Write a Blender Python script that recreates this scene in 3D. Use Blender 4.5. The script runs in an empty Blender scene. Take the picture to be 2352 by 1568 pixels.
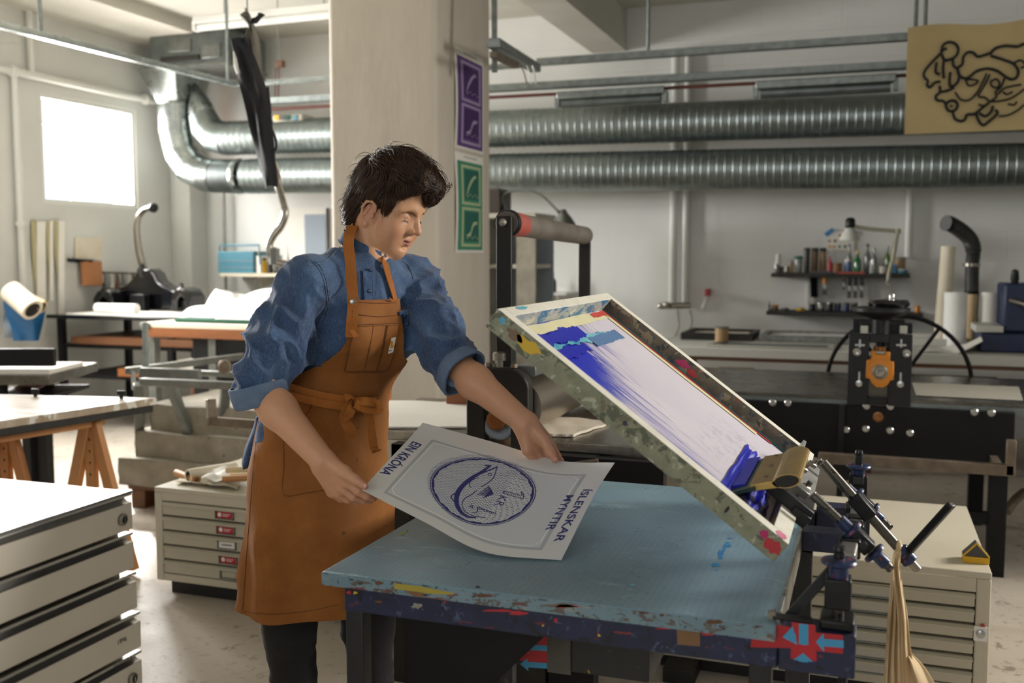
import bpy, bmesh, math, random
import numpy as np
from mathutils import Vector, Matrix
from math import sin, cos, pi, radians, sqrt, atan2
random.seed(7); np.random.seed(7)
SC = bpy.context.scene
COL = SC.collection
V = Vector
# ---------------------------------------------------------------- camera
CAM = V((0, 0, 1.36)); FPX = 2300.0; PCX, PCY = 1176.0, 784.0
YAW = atan2(824, math.hypot(FPX, 199)); PITCH = atan2(199, FPX)
cf = V((-sin(YAW)*cos(PITCH), cos(YAW)*cos(PITCH), -sin(PITCH)))
cr = V((cos(YAW), sin(YAW), 0)); cu = cr.cross(cf)
cd = bpy.data.cameras.new('camera'); cam = bpy.data.objects.new('camera', cd); COL.objects.link(cam)
cam.matrix_world = Matrix((( cr.x, cu.x, -cf.x, CAM.x), (cr.y, cu.y, -cf.y, CAM.y), (cr.z, cu.z, -cf.z, CAM.z), (0, 0, 0, 1)))
cd.sensor_width = 36.0; cd.lens = 36.0*FPX/2352.0; cd.clip_start = .05; cd.clip_end = 200
cd.dof.use_dof = True; cd.dof.focus_distance = 2.32; cd.dof.aperture_fstop = 3.4
SC.camera = cam
# ---------------------------------------------------------------- world, light, exposure
W = bpy.data.worlds.new('world'); SC.world = W; W.use_nodes = True
bg = W.node_tree.nodes['Background']; bg.inputs[0].default_value = (.86, .94, 1.0, 1); bg.inputs[1].default_value = 1.6
SC.view_settings.view_transform = 'Standard'; SC.view_settings.look = 'None'
SC.view_settings.gamma = 1.0; SC.view_settings.use_curve_mapping = False
SC.view_settings.exposure = 0.15
def area(name, loc, target, sx, sy, power, color, spread=180):
    l = bpy.data.lights.new(name, 'AREA'); l.shape = 'RECTANGLE'; l.size = sx; l.size_y = sy
    l.energy = power; l.color = color; l.spread = radians(spread)
    o = bpy.data.objects.new(name, l); COL.objects.link(o); o.location = loc
    o.rotation_euler = (V(target)-V(loc)).to_track_quat('-Z', 'Y').to_euler(); return o
# daylight entering at the window openings (left wall, right wall)
area('daylight_window_left', (-7.0, 7.1, 2.3), (-3.0, 5.7, 1.2), 2.4, 1.7, 780, (1, .98, .94))
area('daylight_window_left_near', (-6.2, 4.95, 2.2), (-3.0, 3.6, .9), 1.3, .9, 215, (1, .98, .95))
area('daylight_window_right', (3.15, 4.3, 2.3), (-.75, 2.1, .9), .8, .8, 66, (1, .95, .88), 110)
area('fill_light_behind', (-1.2, -2.6, 2.3), (-1.6, 4.5, 1.3), 4.0, 1.4, 33, (.97, .97, 1))  # unseen area lamp added behind the camera as soft fill
sl = bpy.data.lights.new('sun', 'SUN'); sl.energy = 5.0; sl.angle = radians(2.0); sl.color = (1, .93, .82)
so = bpy.data.objects.new('sun', sl); COL.objects.link(so)
so.rotation_euler = V((3.0, -2.85, -2.2)).to_track_quat('-Z', 'Y').to_euler()

# ---------------------------------------------------------------- a point of the place seen at a pixel, at a chosen real depth
def ray(x, y): return cf + cr*((x-PCX)/FPX) - cu*((y-PCY)/FPX)
def PD(x, y, D): return CAM + ray(x, y)*D
def PY(x, y, Y): d = ray(x, y); return CAM + d*(Y/d.y)
def PX(x, y, X): d = ray(x, y); return CAM + d*(X/d.x)
def PZ(x, y, z): d = ray(x, y); return CAM + d*((z-CAM.z)/d.z)

# ---------------------------------------------------------------- materials
def lin(h):
    if isinstance(h, str):
        h = h.lstrip('#'); c = [int(h[i:i+2], 16)/255 for i in (0, 2, 4)]
        return tuple(x/12.92 if x <= .04045 else ((x+.055)/1.055)**2.4 for x in c) + (1,)
    return tuple(h) + ((1,) if len(h) == 3 else ())
MATS = {}
class NT:
    def __init__(s, m): s.t = m.node_tree; s.n = s.t.nodes; s.b = s.n['Principled BSDF']; s.tc = s.n.new('ShaderNodeTexCoord')
    def new(s, k, **kw):
        n = s.n.new(k)
        for a, v in kw.items(): setattr(n, a, v)
        return n
    def link(s, a, b): s.t.links.new(a, b)
    def mapping(s, scale=(1, 1, 1), rot=(0, 0, 0), loc=(0, 0, 0), src='Object'):
        m = s.new('ShaderNodeMapping'); m.inputs['Scale'].default_value = scale; m.inputs['Rotation'].default_value = rot; m.inputs['Location'].default_value = loc
        s.link(s.tc.outputs[src], m.inputs[0]); return m.outputs[0]
    def noise(s, vec, scale, detail=4, rough=.55, dist=0):
        n = s.new('ShaderNodeTexNoise'); n.inputs['Scale'].default_value = scale; n.inputs['Detail'].default_value = detail
        n.inputs['Roughness'].default_value = rough; n.inputs['Distortion'].default_value = dist; s.link(vec, n.inputs['Vector']); return n.outputs['Fac']
    def ramp(s, fac, stops, interp='LINEAR'):
        r = s.new('ShaderNodeValToRGB'); r.color_ramp.interpolation = interp; e = r.color_ramp.elements
        while len(e) < len(stops): e.new(.5)
        for i, (p, c) in enumerate(stops): e[i].position = p; e[i].color = lin(c) if not isinstance(c, (int, float)) else (c, c, c, 1)
        s.link(fac, r.inputs[0]); return r.outputs[0]
    def mix(s, fac, a, b, mode='MIX'):
        m = s.new('ShaderNodeMix'); m.data_type = 'RGBA'; m.blend_type = mode
        for v, i in ((fac, 0), (a, 6), (b, 7)):
            if hasattr(v, 'is_output') or hasattr(v, 'links'): s.link(v, m.inputs[i])
            else: m.inputs[i].default_value = v if i == 0 else lin(v)
        return m.outputs[2]
    def math(s, op, a, b=0.0, c=None):
        m = s.new('ShaderNodeMath'); m.operation = op
        for i, v in enumerate((a, b) if c is None else (a, b, c)):
            if hasattr(v, 'links'): s.link(v, m.inputs[i])
            else: m.inputs[i].default_value = v
        return m.outputs[0]
    def bump(s, h, strength, dist=.01):
        b = s.new('ShaderNodeBump'); b.inputs['Strength'].default_value = strength; b.inputs['Distance'].default_value = dist
        s.link(h, b.inputs['Height']); s.link(b.outputs[0], s.b.inputs['Normal'])
def newmat(name):
    m = bpy.data.materials.new(name); m.use_nodes = True; return m
def pm(name, c1, c2=None, scale=8, rough=.5, metal=0, bump=0, bscale=60, stretch=(1, 1, 1), spots=(), sheen=0, spec=.5, coat=0, rvar=0, trans=0, sub=0):
    """painted, wooden, cloth or metal surface: two colours mixed by noise, patches of other colours, fine relief"""
    m = newmat(name); N = NT(m); b = N.b
    vec = N.mapping(stretch)
    if c2:
        f = N.noise(vec, scale); col = N.ramp(f, ((.35, c1), (.68, c2)))
    else:
        col = None
    k = 0
    for (c, sc, th) in spots:
        k += 1
        v2 = N.mapping(stretch, loc=(k*3.7, k*1.3, k*5.1)); f = N.noise(v2, sc, 3, .6, .4)
        f = N.ramp(f, ((th, 0.), (th+.02, 1.)))
        col = N.mix(f, col if col is not None else c1, c)
    if col is None: b.inputs['Base Color'].default_value = lin(c1)
    else: N.link(col, b.inputs['Base Color'])
    b.inputs['Roughness'].default_value = rough; b.inputs['Metallic'].default_value = metal
    b.inputs['Specular IOR Level'].default_value = spec
    if sheen: b.inputs['Sheen Weight'].default_value = sheen
    if coat: b.inputs['Coat Weight'].default_value = coat; b.inputs['Coat Roughness'].default_value = .15
    if trans: b.inputs['Transmission Weight'].default_value = trans
    if sub: b.inputs['Subsurface Weight'].default_value = sub; b.inputs['Subsurface Radius'].default_value = (.012, .005, .003); b.inputs['Subsurface Scale'].default_value = .6
    if rvar:
        f = N.noise(vec, scale*2, 3); N.link(N.math('MULTIPLY_ADD', f, rvar, rough-rvar*.5), b.inputs['Roughness'])
    if bump:
        f = N.noise(N.mapping(stretch), bscale, 5, .6); N.bump(f, bump)
    MATS[name] = m; return m
def M(name): return MATS[name]

# ---------------------------------------------------------------- meshes
ORG = {}
class MB:
    def __init__(s): s.v = []; s.f = []; s.uv = {}
    def add(s, vs, fs):
        o = len(s.v); s.v.extend([V(p) for p in vs]); s.f.extend([tuple(i+o for i in f) for f in fs]); return s
    def box(s, x0, y0, z0, x1, y1, z1):
        return s.add([(x, y, z) for x in (x0, x1) for y in (y0, y1) for z in (z0, z1)],
                     [(0, 1, 3, 2), (4, 6, 7, 5), (0, 4, 5, 1), (2, 3, 7, 6), (0, 2, 6, 4), (1, 5, 7, 3)])
    def obox(s, c, ax, ay, az):
        """box about c with half-axis vectors"""
        c, ax, ay, az = V(c), V(ax), V(ay), V(az)
        vs = [c+ax*i+ay*j+az*k for i in (-1, 1) for j in (-1, 1) for k in (-1, 1)]
        fs = [(0, 1, 3, 2), (4, 6, 7, 5), (0, 4, 5, 1), (2, 3, 7, 6), (0, 2, 6, 4), (1, 5, 7, 3)]
        if ax.cross(ay).dot(az) < 0: fs = [f[::-1] for f in fs]
        return s.add(vs, fs)
    def bar(s, a, b, w, h, up=(0, 0, 1)):
        a, b = V(a), V(b); d = (b-a); L = d.length; d.normalize(); side = d.cross(V(up))
        if side.length < 1e-4: side = d.cross(V((1, 0, 0)))
        side.normalize(); u = side.cross(d)
        return s.obox((a+b)/2, d*L/2, side*w/2, u*h/2)
    def tube(s, pts, r, n=10, caps=True, close=False, sx=1.0):
        pts = [V(p) for p in pts]; m = len(pts)
        rr = r if isinstance(r, (list, tuple, np.ndarray)) else [r]*m
        t = [(pts[min(i+1, m-1)]-pts[max(i-1, 0)]).normalized() for i in range(m)]
        if close: t = [(pts[(i+1) % m]-pts[i-1]).normalized() for i in range(m)]
        a = t[0].cross(V((0, 0, 1)));  a = t[0].cross(V((1, 0, 0))) if a.length < .05 else a
        a.normalize(); vs = []
        for i in range(m):
            a = (a - t[i]*a.dot(t[i])).normalized(); bb = t[i].cross(a)
            for k in range(n): vs.append(pts[i]+(a*cos(2*pi*k/n)*sx+bb*sin(2*pi*k/n))*rr[i])
        fs = []
        for i in range(m if close else m-1):
            for k in range(n):
                i2 = (i+1) % m; k2 = (k+1) % n
                fs.append((i*n+k, i*n+k2, i2*n+k2, i2*n+k))
        if caps and not close: fs.append(tuple(range(n))[::-1]); fs.append(tuple((m-1)*n+k for k in range(n)))
        return s.add(vs, fs)
    def cyl(s, a, b, r, r2=None, n=20): return s.tube([a, b], [r, r if r2 is None else r2], n)
    def lathe(s, prof, c, axis=(0, 0, 1), n=24, caps=True):
        """profile of (radius, height) turned about an axis through c"""
        ax = V(axis).normalized(); a = ax.cross(V((0, 0, 1))); a = V((1, 0, 0)) if a.length < .05 else a.normalized(); b = ax.cross(a); c = V(c)
        vs = [c+ax*h+(a*cos(2*pi*k/n)+b*sin(2*pi*k/n))*max(r, 1e-5) for r, h in prof for k in range(n)]
        fs = [(i*n+k, i*n+(k+1) % n, (i+1)*n+(k+1) % n, (i+1)*n+k) for i in range(len(prof)-1) for k in range(n)]
        if caps: fs.append(tuple(range(n))[::-1]); fs.append(tuple((len(prof)-1)*n+k for k in range(n)))
        return s.add(vs, fs)
    def prism(s, poly, o, ux, uy, depth):
        """2-D outline (ccw in ux, uy) given thickness along ux x uy, centred"""
        o, ux, uy = V(o), V(ux), V(uy); w = ux.cross(uy).normalized()*depth/2; n = len(poly)
        vs = [o+ux*x+uy*y-w for x, y in poly]+[o+ux*x+uy*y+w for x, y in poly]
        return s.add(vs, [tuple(range(n))[::-1], tuple(range(n, 2*n))]+[(i, (i+1) % n, n+(i+1) % n, n+i) for i in range(n)])
    def grid(s, fn, nu, nv, thick=0):
        P = [[V(fn(i/nu, j/nv)) for j in range(nv+1)] for i in range(nu+1)]
        w = nv+1
        vs = [p for row in P for p in row]; fs = [(i*w+j, (i+1)*w+j, (i+1)*w+j+1, i*w+j+1) for i in range(nu) for j in range(nv)]
        if thick:
            nr = []
            for i in range(nu+1):
                for j in range(nv+1):
                    du = P[min(i+1, nu)][j]-P[max(i-1, 0)][j]; dv = P[i][min(j+1, nv)]-P[i][max(j-1, 0)]
                    c = du.cross(dv); nr.append(c.normalized() if c.length > 1e-12 else V((0, 0, 1)))
            k = len(vs); lo = [p-q*thick for p, q in zip(vs, nr)]; vs = vs+lo
            fs = fs+[tuple(i+k for i in f[::-1]) for f in fs]
            bd = [(i, 0) for i in range(nu+1)]+[(nu, j) for j in range(1, nv+1)]+[(i, nv) for i in range(nu-1, -1, -1)]+[(0, j) for j in range(nv-1, 0, -1)]
            ids = [i*w+j for i, j in bd]
            fs += [(ids[q-1], ids[q-1]+k, ids[q]+k, ids[q])[::-1] for q in range(len(ids))]
        return s.add(vs, fs)
    def build(s, name, mat, parent=None, smooth=None, bevel=0, seg=2, sub=0, kind=None, label=None, colors=None):
        me = bpy.data.meshes.new(name)
        if parent is not None: og = ORG[parent.name]
        elif s.v:
            A = [min(p[i] for p in s.v) for i in range(3)]; B = [max(p[i] for p in s.v) for i in range(3)]
            og = V(((A[0]+B[0])/2, (A[1]+B[1])/2, A[2]))
        me.from_pydata([tuple(p-og) for p in s.v], [], s.f)
        mats = mat if isinstance(mat, (list, tuple)) else [mat]
        for m in mats: me.materials.append(M(m) if isinstance(m, str) else m)
        if colors is not None:
            at = me.color_attributes.new('Col', 'FLOAT_COLOR', 'POINT'); at.data.foreach_set('color', np.asarray(colors, np.float32).ravel())
        o = bpy.data.objects.new(name, me); COL.objects.link(o)
        if parent is None: o.location = og
        else: o.parent = parent
        ORG[o.name] = og
        me.validate(); 
        if smooth is not None:
            me.shade_smooth()
            if smooth < 180: me.set_sharp_from_angle(angle=radians(smooth))
        if bevel:
            b = o.modifiers.new('b', 'BEVEL'); b.width = bevel; b.segments = seg; b.limit_method = 'ANGLE'; b.angle_limit = radians(40)
            me.shade_smooth(); me.set_sharp_from_angle(angle=radians(40)); b.harden_normals = False
        if sub:
            q = o.modifiers.new('s', 'SUBSURF'); q.levels = sub; q.render_levels = sub
        if kind: o['kind'] = kind
        if label: o['label'] = label
        return o
def thing(name, loc, label, cat, group=None):
    o = bpy.data.objects.new(name, None); COL.objects.link(o); o.location = loc; o.empty_display_size = .05
    ORG[o.name] = V(loc); return tag(o, label, cat, group)
def tag(o, label, cat, group=None):
    o['label'] = label; o['category'] = cat
    if group: o['group'] = group
    return o
def struct(name, mb, mat, **kw):
    o = mb.build(name, mat, **kw); o['kind'] = 'structure'; return o
def dup(root, loc, label=None, group=None, rotz=None):
    r = root.copy(); COL.objects.link(r); r.location = loc; ORG[r.name] = V(loc)
    if rotz is not None: r.rotation_euler = (0, 0, rotz)
    if label: r['label'] = label
    if group: r['group'] = group
    for c in list(root.children):
        k = c.copy(); COL.objects.link(k); k.parent = r
        for g in list(c.children): q = g.copy(); COL.objects.link(q); q.parent = k
    return r
def arc(c, r, a0, a1, n, ux, uz):
    c, ux, uz = V(c), V(ux), V(uz)
    return [c+ux*(r*cos(radians(a0+(a1-a0)*i/n)))+uz*(r*sin(radians(a0+(a1-a0)*i/n))) for i in range(n+1)]
def smoothpath(pts, n=8):
    pts = [V(p) for p in pts]; P = [pts[0]*2-pts[1]]+pts+[pts[-1]*2-pts[-2]]; out = []
    for i in range(1, len(P)-2):
        for k in range(n):
            t = k/n; a, b, c, d = P[i-1], P[i], P[i+1], P[i+2]
            out.append(.5*((2*b)+(c-a)*t+(2*a-5*b+4*c-d)*t*t+(3*b-a-3*c+d)*t**3))
    return out+[pts[-1]]
def pbox(x0, y0, x1, y1, Y, depth):
    """extent of an axis-aligned box whose front face, standing at depth Y, is seen in a pixel rectangle"""
    a = PY(x0, (y0+y1)/2, Y); b = PY(x1, (y0+y1)/2, Y); t = PY((x0+x1)/2, y0, Y); u = PY((x0+x1)/2, y1, Y)
    return (a.x, Y, u.z, b.x, Y+depth, t.z)
def text_mesh(txt, size, spread=1.0, offset=0.0):
    """flat outline of lettering as vertices and triangles, in its own plane, width along x"""
    c = bpy.data.curves.new('lettering_outline', 'FONT'); c.body = txt; c.size = size; c.space_character = spread; c.offset = offset; c.resolution_u = 4
    o = bpy.data.objects.new('lettering_outline', c); COL.objects.link(o)
    dg = bpy.context.evaluated_depsgraph_get(); me = o.evaluated_get(dg).to_mesh()
    vs = [tuple(v.co) for v in me.vertices]; fs = [tuple(p.vertices) for p in me.polygons]
    o.evaluated_get(dg).to_mesh_clear(); COL.objects.unlink(o); bpy.data.objects.remove(o); bpy.data.curves.remove(c)
    return vs, fs
# ================================================================ materials
pm('wall_paint', '#d9d9d4', '#cfcfc9', 1.5, .85, bump=.25, bscale=25, spec=.3)
pm('ceiling_paint', '#cfccc2', '#c6c3b8', 2, .9, bump=.15, bscale=14, spec=.2)
pm('pillar_paint', '#d2c9bc', '#c9c0b2', 3, .8, bump=.35, bscale=16, stretch=(2, 2, .5), spec=.3)
pm('pipe_paint', '#dcdcd6', rough=.5)
pm('galvanised', '#858d8c', '#979f9d', 14, .42, 1, rvar=.1)
pm('galvanised_bright', '#b5bcbb', '#98a09f', 9, .28, 1, rvar=.15)
pm('galvanised_dark', '#6c7272', '#7d8484', 9, .45, .9)
pm('rail_steel', '#7f8583', '#969c99', 20, .45, .9)
pm('steel', '#8f8a82', '#a39d92', 30, .3, 1, rvar=.2)
pm('roller_steel', '#a89e90', '#b8ae9f', 3, .34, 1)
pm('bed_steel', '#5a5852', '#6e6b64', 6, .27, .8, rvar=.2)
pm('black_iron', '#0c0d10', '#131418', 12, .42, bump=.1, spec=.35)
pm('black_paint', '#0b0b0d', '#101012', 10, .5, bump=.06, spec=.25)
pm('black_glossy', '#08090d', '#0d0e14', 10, .16, coat=.5)
pm('black_frame', '#1d1b18', '#292622', 14, .5, .3)
pm('grey_steel', '#6f726e', '#80837f', 18, .4, .6)
pm('rust_steel', '#6b5f52', '#857869', 20, .5, .6)
pm('lightwood', '#c08a56', '#b47a45', 3, .55, stretch=(1, 1, .15), bump=.1)
pm('darkwood', '#6d4526', '#54331b', 4, .5, stretch=(.3, 3, 3))
pm('orangewood', '#8f5528', '#7c4820', 4, .5, stretch=(.3, 3, 3))
pm('worn_wood_top', '#b9ac9a', '#8f7a60', 5, .22, stretch=(.4, 2.5, 1), spots=(('#d6d2c8', 3, .56),), spec=.6)
pm('stone', '#a29c8e', '#8c8678', 10, .85, bump=.5, bscale=40, spots=(('#6e6a5f', 22, .68),))
pm('paper', '#efece4', '#e6e2d8', 3, .8)
pm('cream_paper', '#e3dac6', '#d8cdb6', 5, .8)
pm('felt', '#d8cfc0', '#cabfae', 8, .9, bump=.2)
pm('tissue', '#f2f2ef', rough=.7)
pm('green_felt', '#0f4a34', rough=.8)
pm('blue_plastic', '#14629a', '#0f5488', 6, .35)
pm('cyan_box', '#4a8396', '#417688', 6, .5)
pm('grey_blue', '#8c98a4', rough=.5)
pm('beige_cabinet', '#c6bfac', '#c0b8a4', 2, .45, spec=.4)
pm('beige_drawer', '#bfb8a5', '#b9b29e', 2, .45, spec=.4)
pm('white_cabinet', '#d6cfc1', '#d0c8b9', 2, .42, spec=.4, spots=(('#a9a090', 60, .74),))
pm('white_top', '#e8e6e6', rough=.28, spec=.6)
pm('alu_handle', '#b9b9b6', '#a9a9a6', 30, .28, 1, stretch=(1, .1, 8))
pm('dark_gap', '#23211e', rough=.8)
pm('black_plinth', '#161515', rough=.6)
pm('red_label', '#b3202a', rough=.5)
pm('white_label', '#e6e4df', rough=.5)
pm('grey_label', '#b6b2a6', rough=.5)
pm('ink_black', '#1a1a1c', rough=.7)
pm('leather_pad', '#b0764a', rough=.6)
pm('apron_black', '#14151b', '#1c1d24', 10, .8, bump=.15)
pm('apron_lining', '#7d786f', '#6f6a61', 10, .85)
pm('olive_tape', '#b5ac84', rough=.7)
pm('pink_felt', '#c79a8e', '#b58a7c', 8, .9)
pm('orange_paint', '#d98a1c', '#c97d16', 8, .45)
pm('copper', '#8a5f3c', rough=.35, metal=.9)
pm('dark_blue_paint', '#1c2748', '#24315a', 8, .45)
pm('banner_paper', '#cdb98a', '#c2ad7e', 3, .85)
pm('poster_purple', '#5c3d80', rough=.7); pm('poster_purple_pale', '#a996b8', rough=.7); pm('poster_purple_dark', '#43235e', rough=.7)
pm('poster_green', '#3f8a6c', rough=.7); pm('poster_green_pale', '#b5c49a', rough=.7); pm('poster_green_dark', '#1c6257', rough=.7)
pm('red_rubber', '#b0453a', '#8a4a40', 8, .55)
pm('roller_rubber', '#5b544d', '#746b62', 8, .5, spots=(('#b8604f', 3, .72),))
pm('tube_lamp', '#e9e9e4', rough=.3)
pm('red_pipe', '#5c2a22', rough=.5)
pm('glass_green', '#1c6b34', rough=.1, coat=.6); pm('glass_lime', '#55752a', rough=.1, coat=.6); pm('glass_clear', '#7d827c', rough=.08, coat=.6)
pm('glass_blue', '#5f84b4', rough=.2); pm('jar_dark', '#3b342d', rough=.4); pm('jar_brown', '#6c5138', rough=.4); pm('jar_tan', '#a3855e', rough=.4)
pm('tin_steel', '#8e8e88', '#6b6a64', 20, .3, .9); pm('red_plastic', '#b3303a', rough=.4); pm('blue_tape', '#2f82bd', rough=.5)
pm('clay_pot', '#8c6246', rough=.7); pm('shelf_dark', '#2b2926', rough=.6); pm('shelf_white', '#c9c8c0', rough=.5)
pm('lamp_beige', '#a9a48f', rough=.45); pm('rubber_hose', '#2a2a29', '#3a3a38', 10, .5); pm('amber', '#b8741a', rough=.3)
pm('yellow_plastic', '#d9a817', rough=.5); pm('grey_plastic', '#4a4a4c', rough=.6)
pm('calico', '#dcc39c', '#d3b88c', 10, .85, bump=.15)
pm('brick_outside', '#b5683f', '#9c5632', 5, .8)
def floor_material():
    m = newmat('floor_concrete'); MATS['floor_concrete'] = m; N = NT(m); v = N.mapping()
    c = N.ramp(N.noise(v, 1.6, 6, .6), ((.3, '#b1a799'), (.55, '#beb4a6'), (.75, '#a79d8f')))
    d = N.ramp(N.noise(v, 26, 4, .7), ((.57, 0.), (.66, 1.))); c = N.mix(N.math('MULTIPLY', d, .5), c, '#7d7365')
    e = N.ramp(N.noise(N.mapping(loc=(3, 1, 0)), 9, 5, .7), ((.61, 0.), (.66, 1.))); c = N.mix(N.math('MULTIPLY', e, .6), c, '#5a5248')
    N.link(c, N.b.inputs['Base Color']); N.link(N.math('MULTIPLY_ADD', N.noise(v, 5, 4), .35, .22), N.b.inputs['Roughness'])
    N.bump(N.noise(v, 40, 4), .12)
floor_material()
def block_wall_material():
    m = newmat('block_wall'); MATS['block_wall'] = m; N = NT(m); v = N.mapping(rot=(radians(90), 0, 0))
    b = N.new('ShaderNodeTexBrick'); N.link(v, b.inputs['Vector']); b.inputs['Scale'].default_value = 1; b.inputs['Brick Width'].default_value = .6
    b.inputs['Row Height'].default_value = .22; b.inputs['Mortar Size'].default_value = .006; b.inputs['Mortar Smooth'].default_value = .6
    n = N.noise(N.mapping(), 20, 5, .6); h = N.math('MULTIPLY_ADD', b.outputs['Fac'], -.7, n); N.bump(h, .35, .012)
    c = N.ramp(N.noise(N.mapping(), 1.2, 5), ((.3, '#dededa'), (.7, '#e6e6e2'))); N.link(c, N.b.inputs['Base Color']); N.b.inputs['Roughness'].default_value = .85
block_wall_material()
def pane_material():
    m = newmat('window_glass'); MATS['window_glass'] = m; t = m.node_tree; n = t.nodes
    tr = n.new('ShaderNodeBsdfTransparent'); gl = n.new('ShaderNodeBsdfGlossy'); gl.inputs['Roughness'].default_value = .03
    mx = n.new('ShaderNodeMixShader'); mx.inputs[0].default_value = .06
    t.links.new(tr.outputs[0], mx.inputs[1]); t.links.new(gl.outputs[0], mx.inputs[2]); t.links.new(mx.outputs[0], n['Material Output'].inputs[0])
pane_material()

# ================================================================ the room
XL, XR, YB, YF, ZC = -6.3, 3.4, 8.2, -3.4, 3.36
struct('floor', MB().box(XL-.3, YF-.3, -.2, XR+.3, YB+.3, 0), 'floor_concrete')
struct('ceiling', MB().box(XL-.3, YF-.3, ZC, XR+.3, YB+.3, ZC+.2), 'ceiling_paint')
struct('wall_back', MB().box(XL-.3, YB, 0, XR+.3, YB+.25, ZC), 'block_wall')
def wall_with_openings(name, axis, pos, thick, a0, a1, holes, mat):
    """wall of constant x or y between a0 and a1 with openings (from, to, sill, head)"""
    mb = MB()
    def bx(u0, u1, z0, z1):
        p0, p1 = sorted((pos, pos+thick))
        if u1-u0 > 1e-4 and z1-z0 > 1e-4:
            mb.box(p0, u0, z0, p1, u1, z1) if axis == 'x' else mb.box(u0, p0, z0, u1, p1, z1)
    u = a0
    for (h0, h1, s, t) in sorted(holes): bx(u, h0, 0, ZC); bx(h0, h1, 0, s); bx(h0, h1, t, ZC); u = h1
    bx(u, a1, 0, ZC); return struct(name, mb, mat)
WL = [(6.40, 7.52, 1.772, 2.66), (4.3, 5.6, 1.75, 2.7)]
WR = [(3.8, 4.8, 1.8, 2.8)]
WF = [(-3.2, .8, 1.5, 2.9)]
wall_with_openings('wall_left', 'x', XL, -.28, YF, YB, WL, 'wall_paint')
wall_with_openings('wall_right', 'x', XR, .28, YF, YB, WR, 'wall_paint')
wall_with_openings('wall_front', 'y', YF, -.28, XL, XR, WF, 'wall_paint')
def window(name, axis, pos, a0, a1, s, t, bars=(), vbars=()):
    w = .04; fr = MB(); gl = MB()
    def bx(mb, u0, u1, z0, z1, d=.05):
        mb.box(pos-d/2, u0, z0, pos+d/2, u1, z1) if axis == 'x' else mb.box(u0, pos-d/2, z0, u1, pos+d/2, z1)
    bx(fr, a0, a1, s, s+w); bx(fr, a0, a1, t-w, t); bx(fr, a0, a0+w, s+w, t-w); bx(fr, a1-w, a1, s+w, t-w)
    for z in bars: bx(fr, a0+w, a1-w, z-.007, z+.007, .03)
    for u in vbars: bx(fr, u-.006, u+.006, s+w, t-w, .03)
    o = struct(name, fr, 'pipe_paint')
    bx(gl, a0+w, a1-w, s+w, t-w, .006); gl.build('pane', 'window_glass', o)
window('window_1', 'x', XL-.04, *WL[0], bars=(2.42,), vbars=(6.75,))
window('window_2', 'x', XL-.2, *WL[1], bars=(2.3,))
window('window_3', 'x', XR+.2, *WR[0])
window('window_4', 'y', YF-.2, *WF[0], vbars=(-1.9, -.6))  # unseen window added behind the camera to go with the fill lamp
struct('ceiling_beam', MB().box(-2.22, YF, 3.02, -1.93, YB, ZC), 'ceiling_paint')
struct('ceiling_beam_left', MB().box(XL, YF, 3.26, -5.55, YB, ZC), 'ceiling_paint')
struct('pillar', MB().box(-2.871, 5.0, 0, -2.216, 5.82, ZC), 'pillar_paint', bevel=.03, seg=3)
struct('wall_pilaster', MB().box(-6.3, 7.96, 0, -6.07, YB, ZC), 'wall_paint', bevel=.01)
# building across the yard, seen through the window
nb = MB().box(-6.86, 6.3, 0, -6.72, 6.66, 1.90); nb.box(-6.86, 6.54, 1.90, -6.72, 6.66, 2.02); nb.box(-6.9, 6.2, 2.02, -6.70, 6.70, 2.04)
tag(nb.build('garden_wall', 'brick_outside'), 'orange brick garden wall seen outside through the bright window', 'wall')

# ---------------------------------------------------------------- pipes on the walls
def pipe(name, pts, r, mat, label, cat='pipe', clips=(), group=None, n=10):
    t = thing(name, pts[0], label, cat, group)
    MB().tube(pts, r, n).build('pipe_run', mat, t, smooth=50)
    for c in clips:
        MB().lathe([(r*1.25, -.02), (r*1.55, -.018), (r*1.55, .018), (r*1.25, .02)], c[0], c[1], 12).build('clip', mat, t, smooth=40)
    return t
X0 = XL+.05
pipe('wall_pipe', [(X0, 3.0, 2.77), (X0, 7.72, 2.765)], .032, 'pipe_paint', 'thick white painted pipe running level above the bright window', clips=[((X0, 6.1, 2.769), (0, 1, 0)), ((X0, 7.6, 2.766), (0, 1, 0))])
a = PX(72, 150, X0); pipe('wall_pipe', [(X0, a.y, 2.77), (X0, a.y, 3.26)], .026, 'pipe_paint', 'short white upright pipe rising from the level pipe above the window')
a = PX(43, 400, X0); pipe('wall_pipe', [(X0, a.y, .9), (X0, a.y, 2.76)], .026, 'pipe_paint', 'white upright wall pipe left of the bright window', clips=[((X0, a.y, 1.6), (0, 0, 1))])
for px, r, l in ((1549, .035, 'left'), (1577, .03, 'right')):
    a = PY(px, 400, 8.14)
    pipe('wall_pipe', [(a.x, 8.14, .97), (a.x, 8.14, 3.0)], r, 'pipe_paint', f'white upright pipe behind the ducts, {l} one of the close pair', clips=[((a.x, 8.14, 1.9), (0, 0, 1))])
a = PY(2089, 500, 8.15); pipe('wall_pipe', [(a.x, 8.15, 1.33), (a.x, 8.15, 2.05)], .03, 'pipe_paint', 'short white upright pipe right of the swing-arm lamp above the bottle shelf')
a = PY(515, 500, 8.12); pipe('wall_pipe', [(a.x, 8.12, .6), (a.x, 8.12, 1.95)], .014, 'rail_steel', 'thin grey pipe on the back wall passing behind the blue box')
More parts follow.
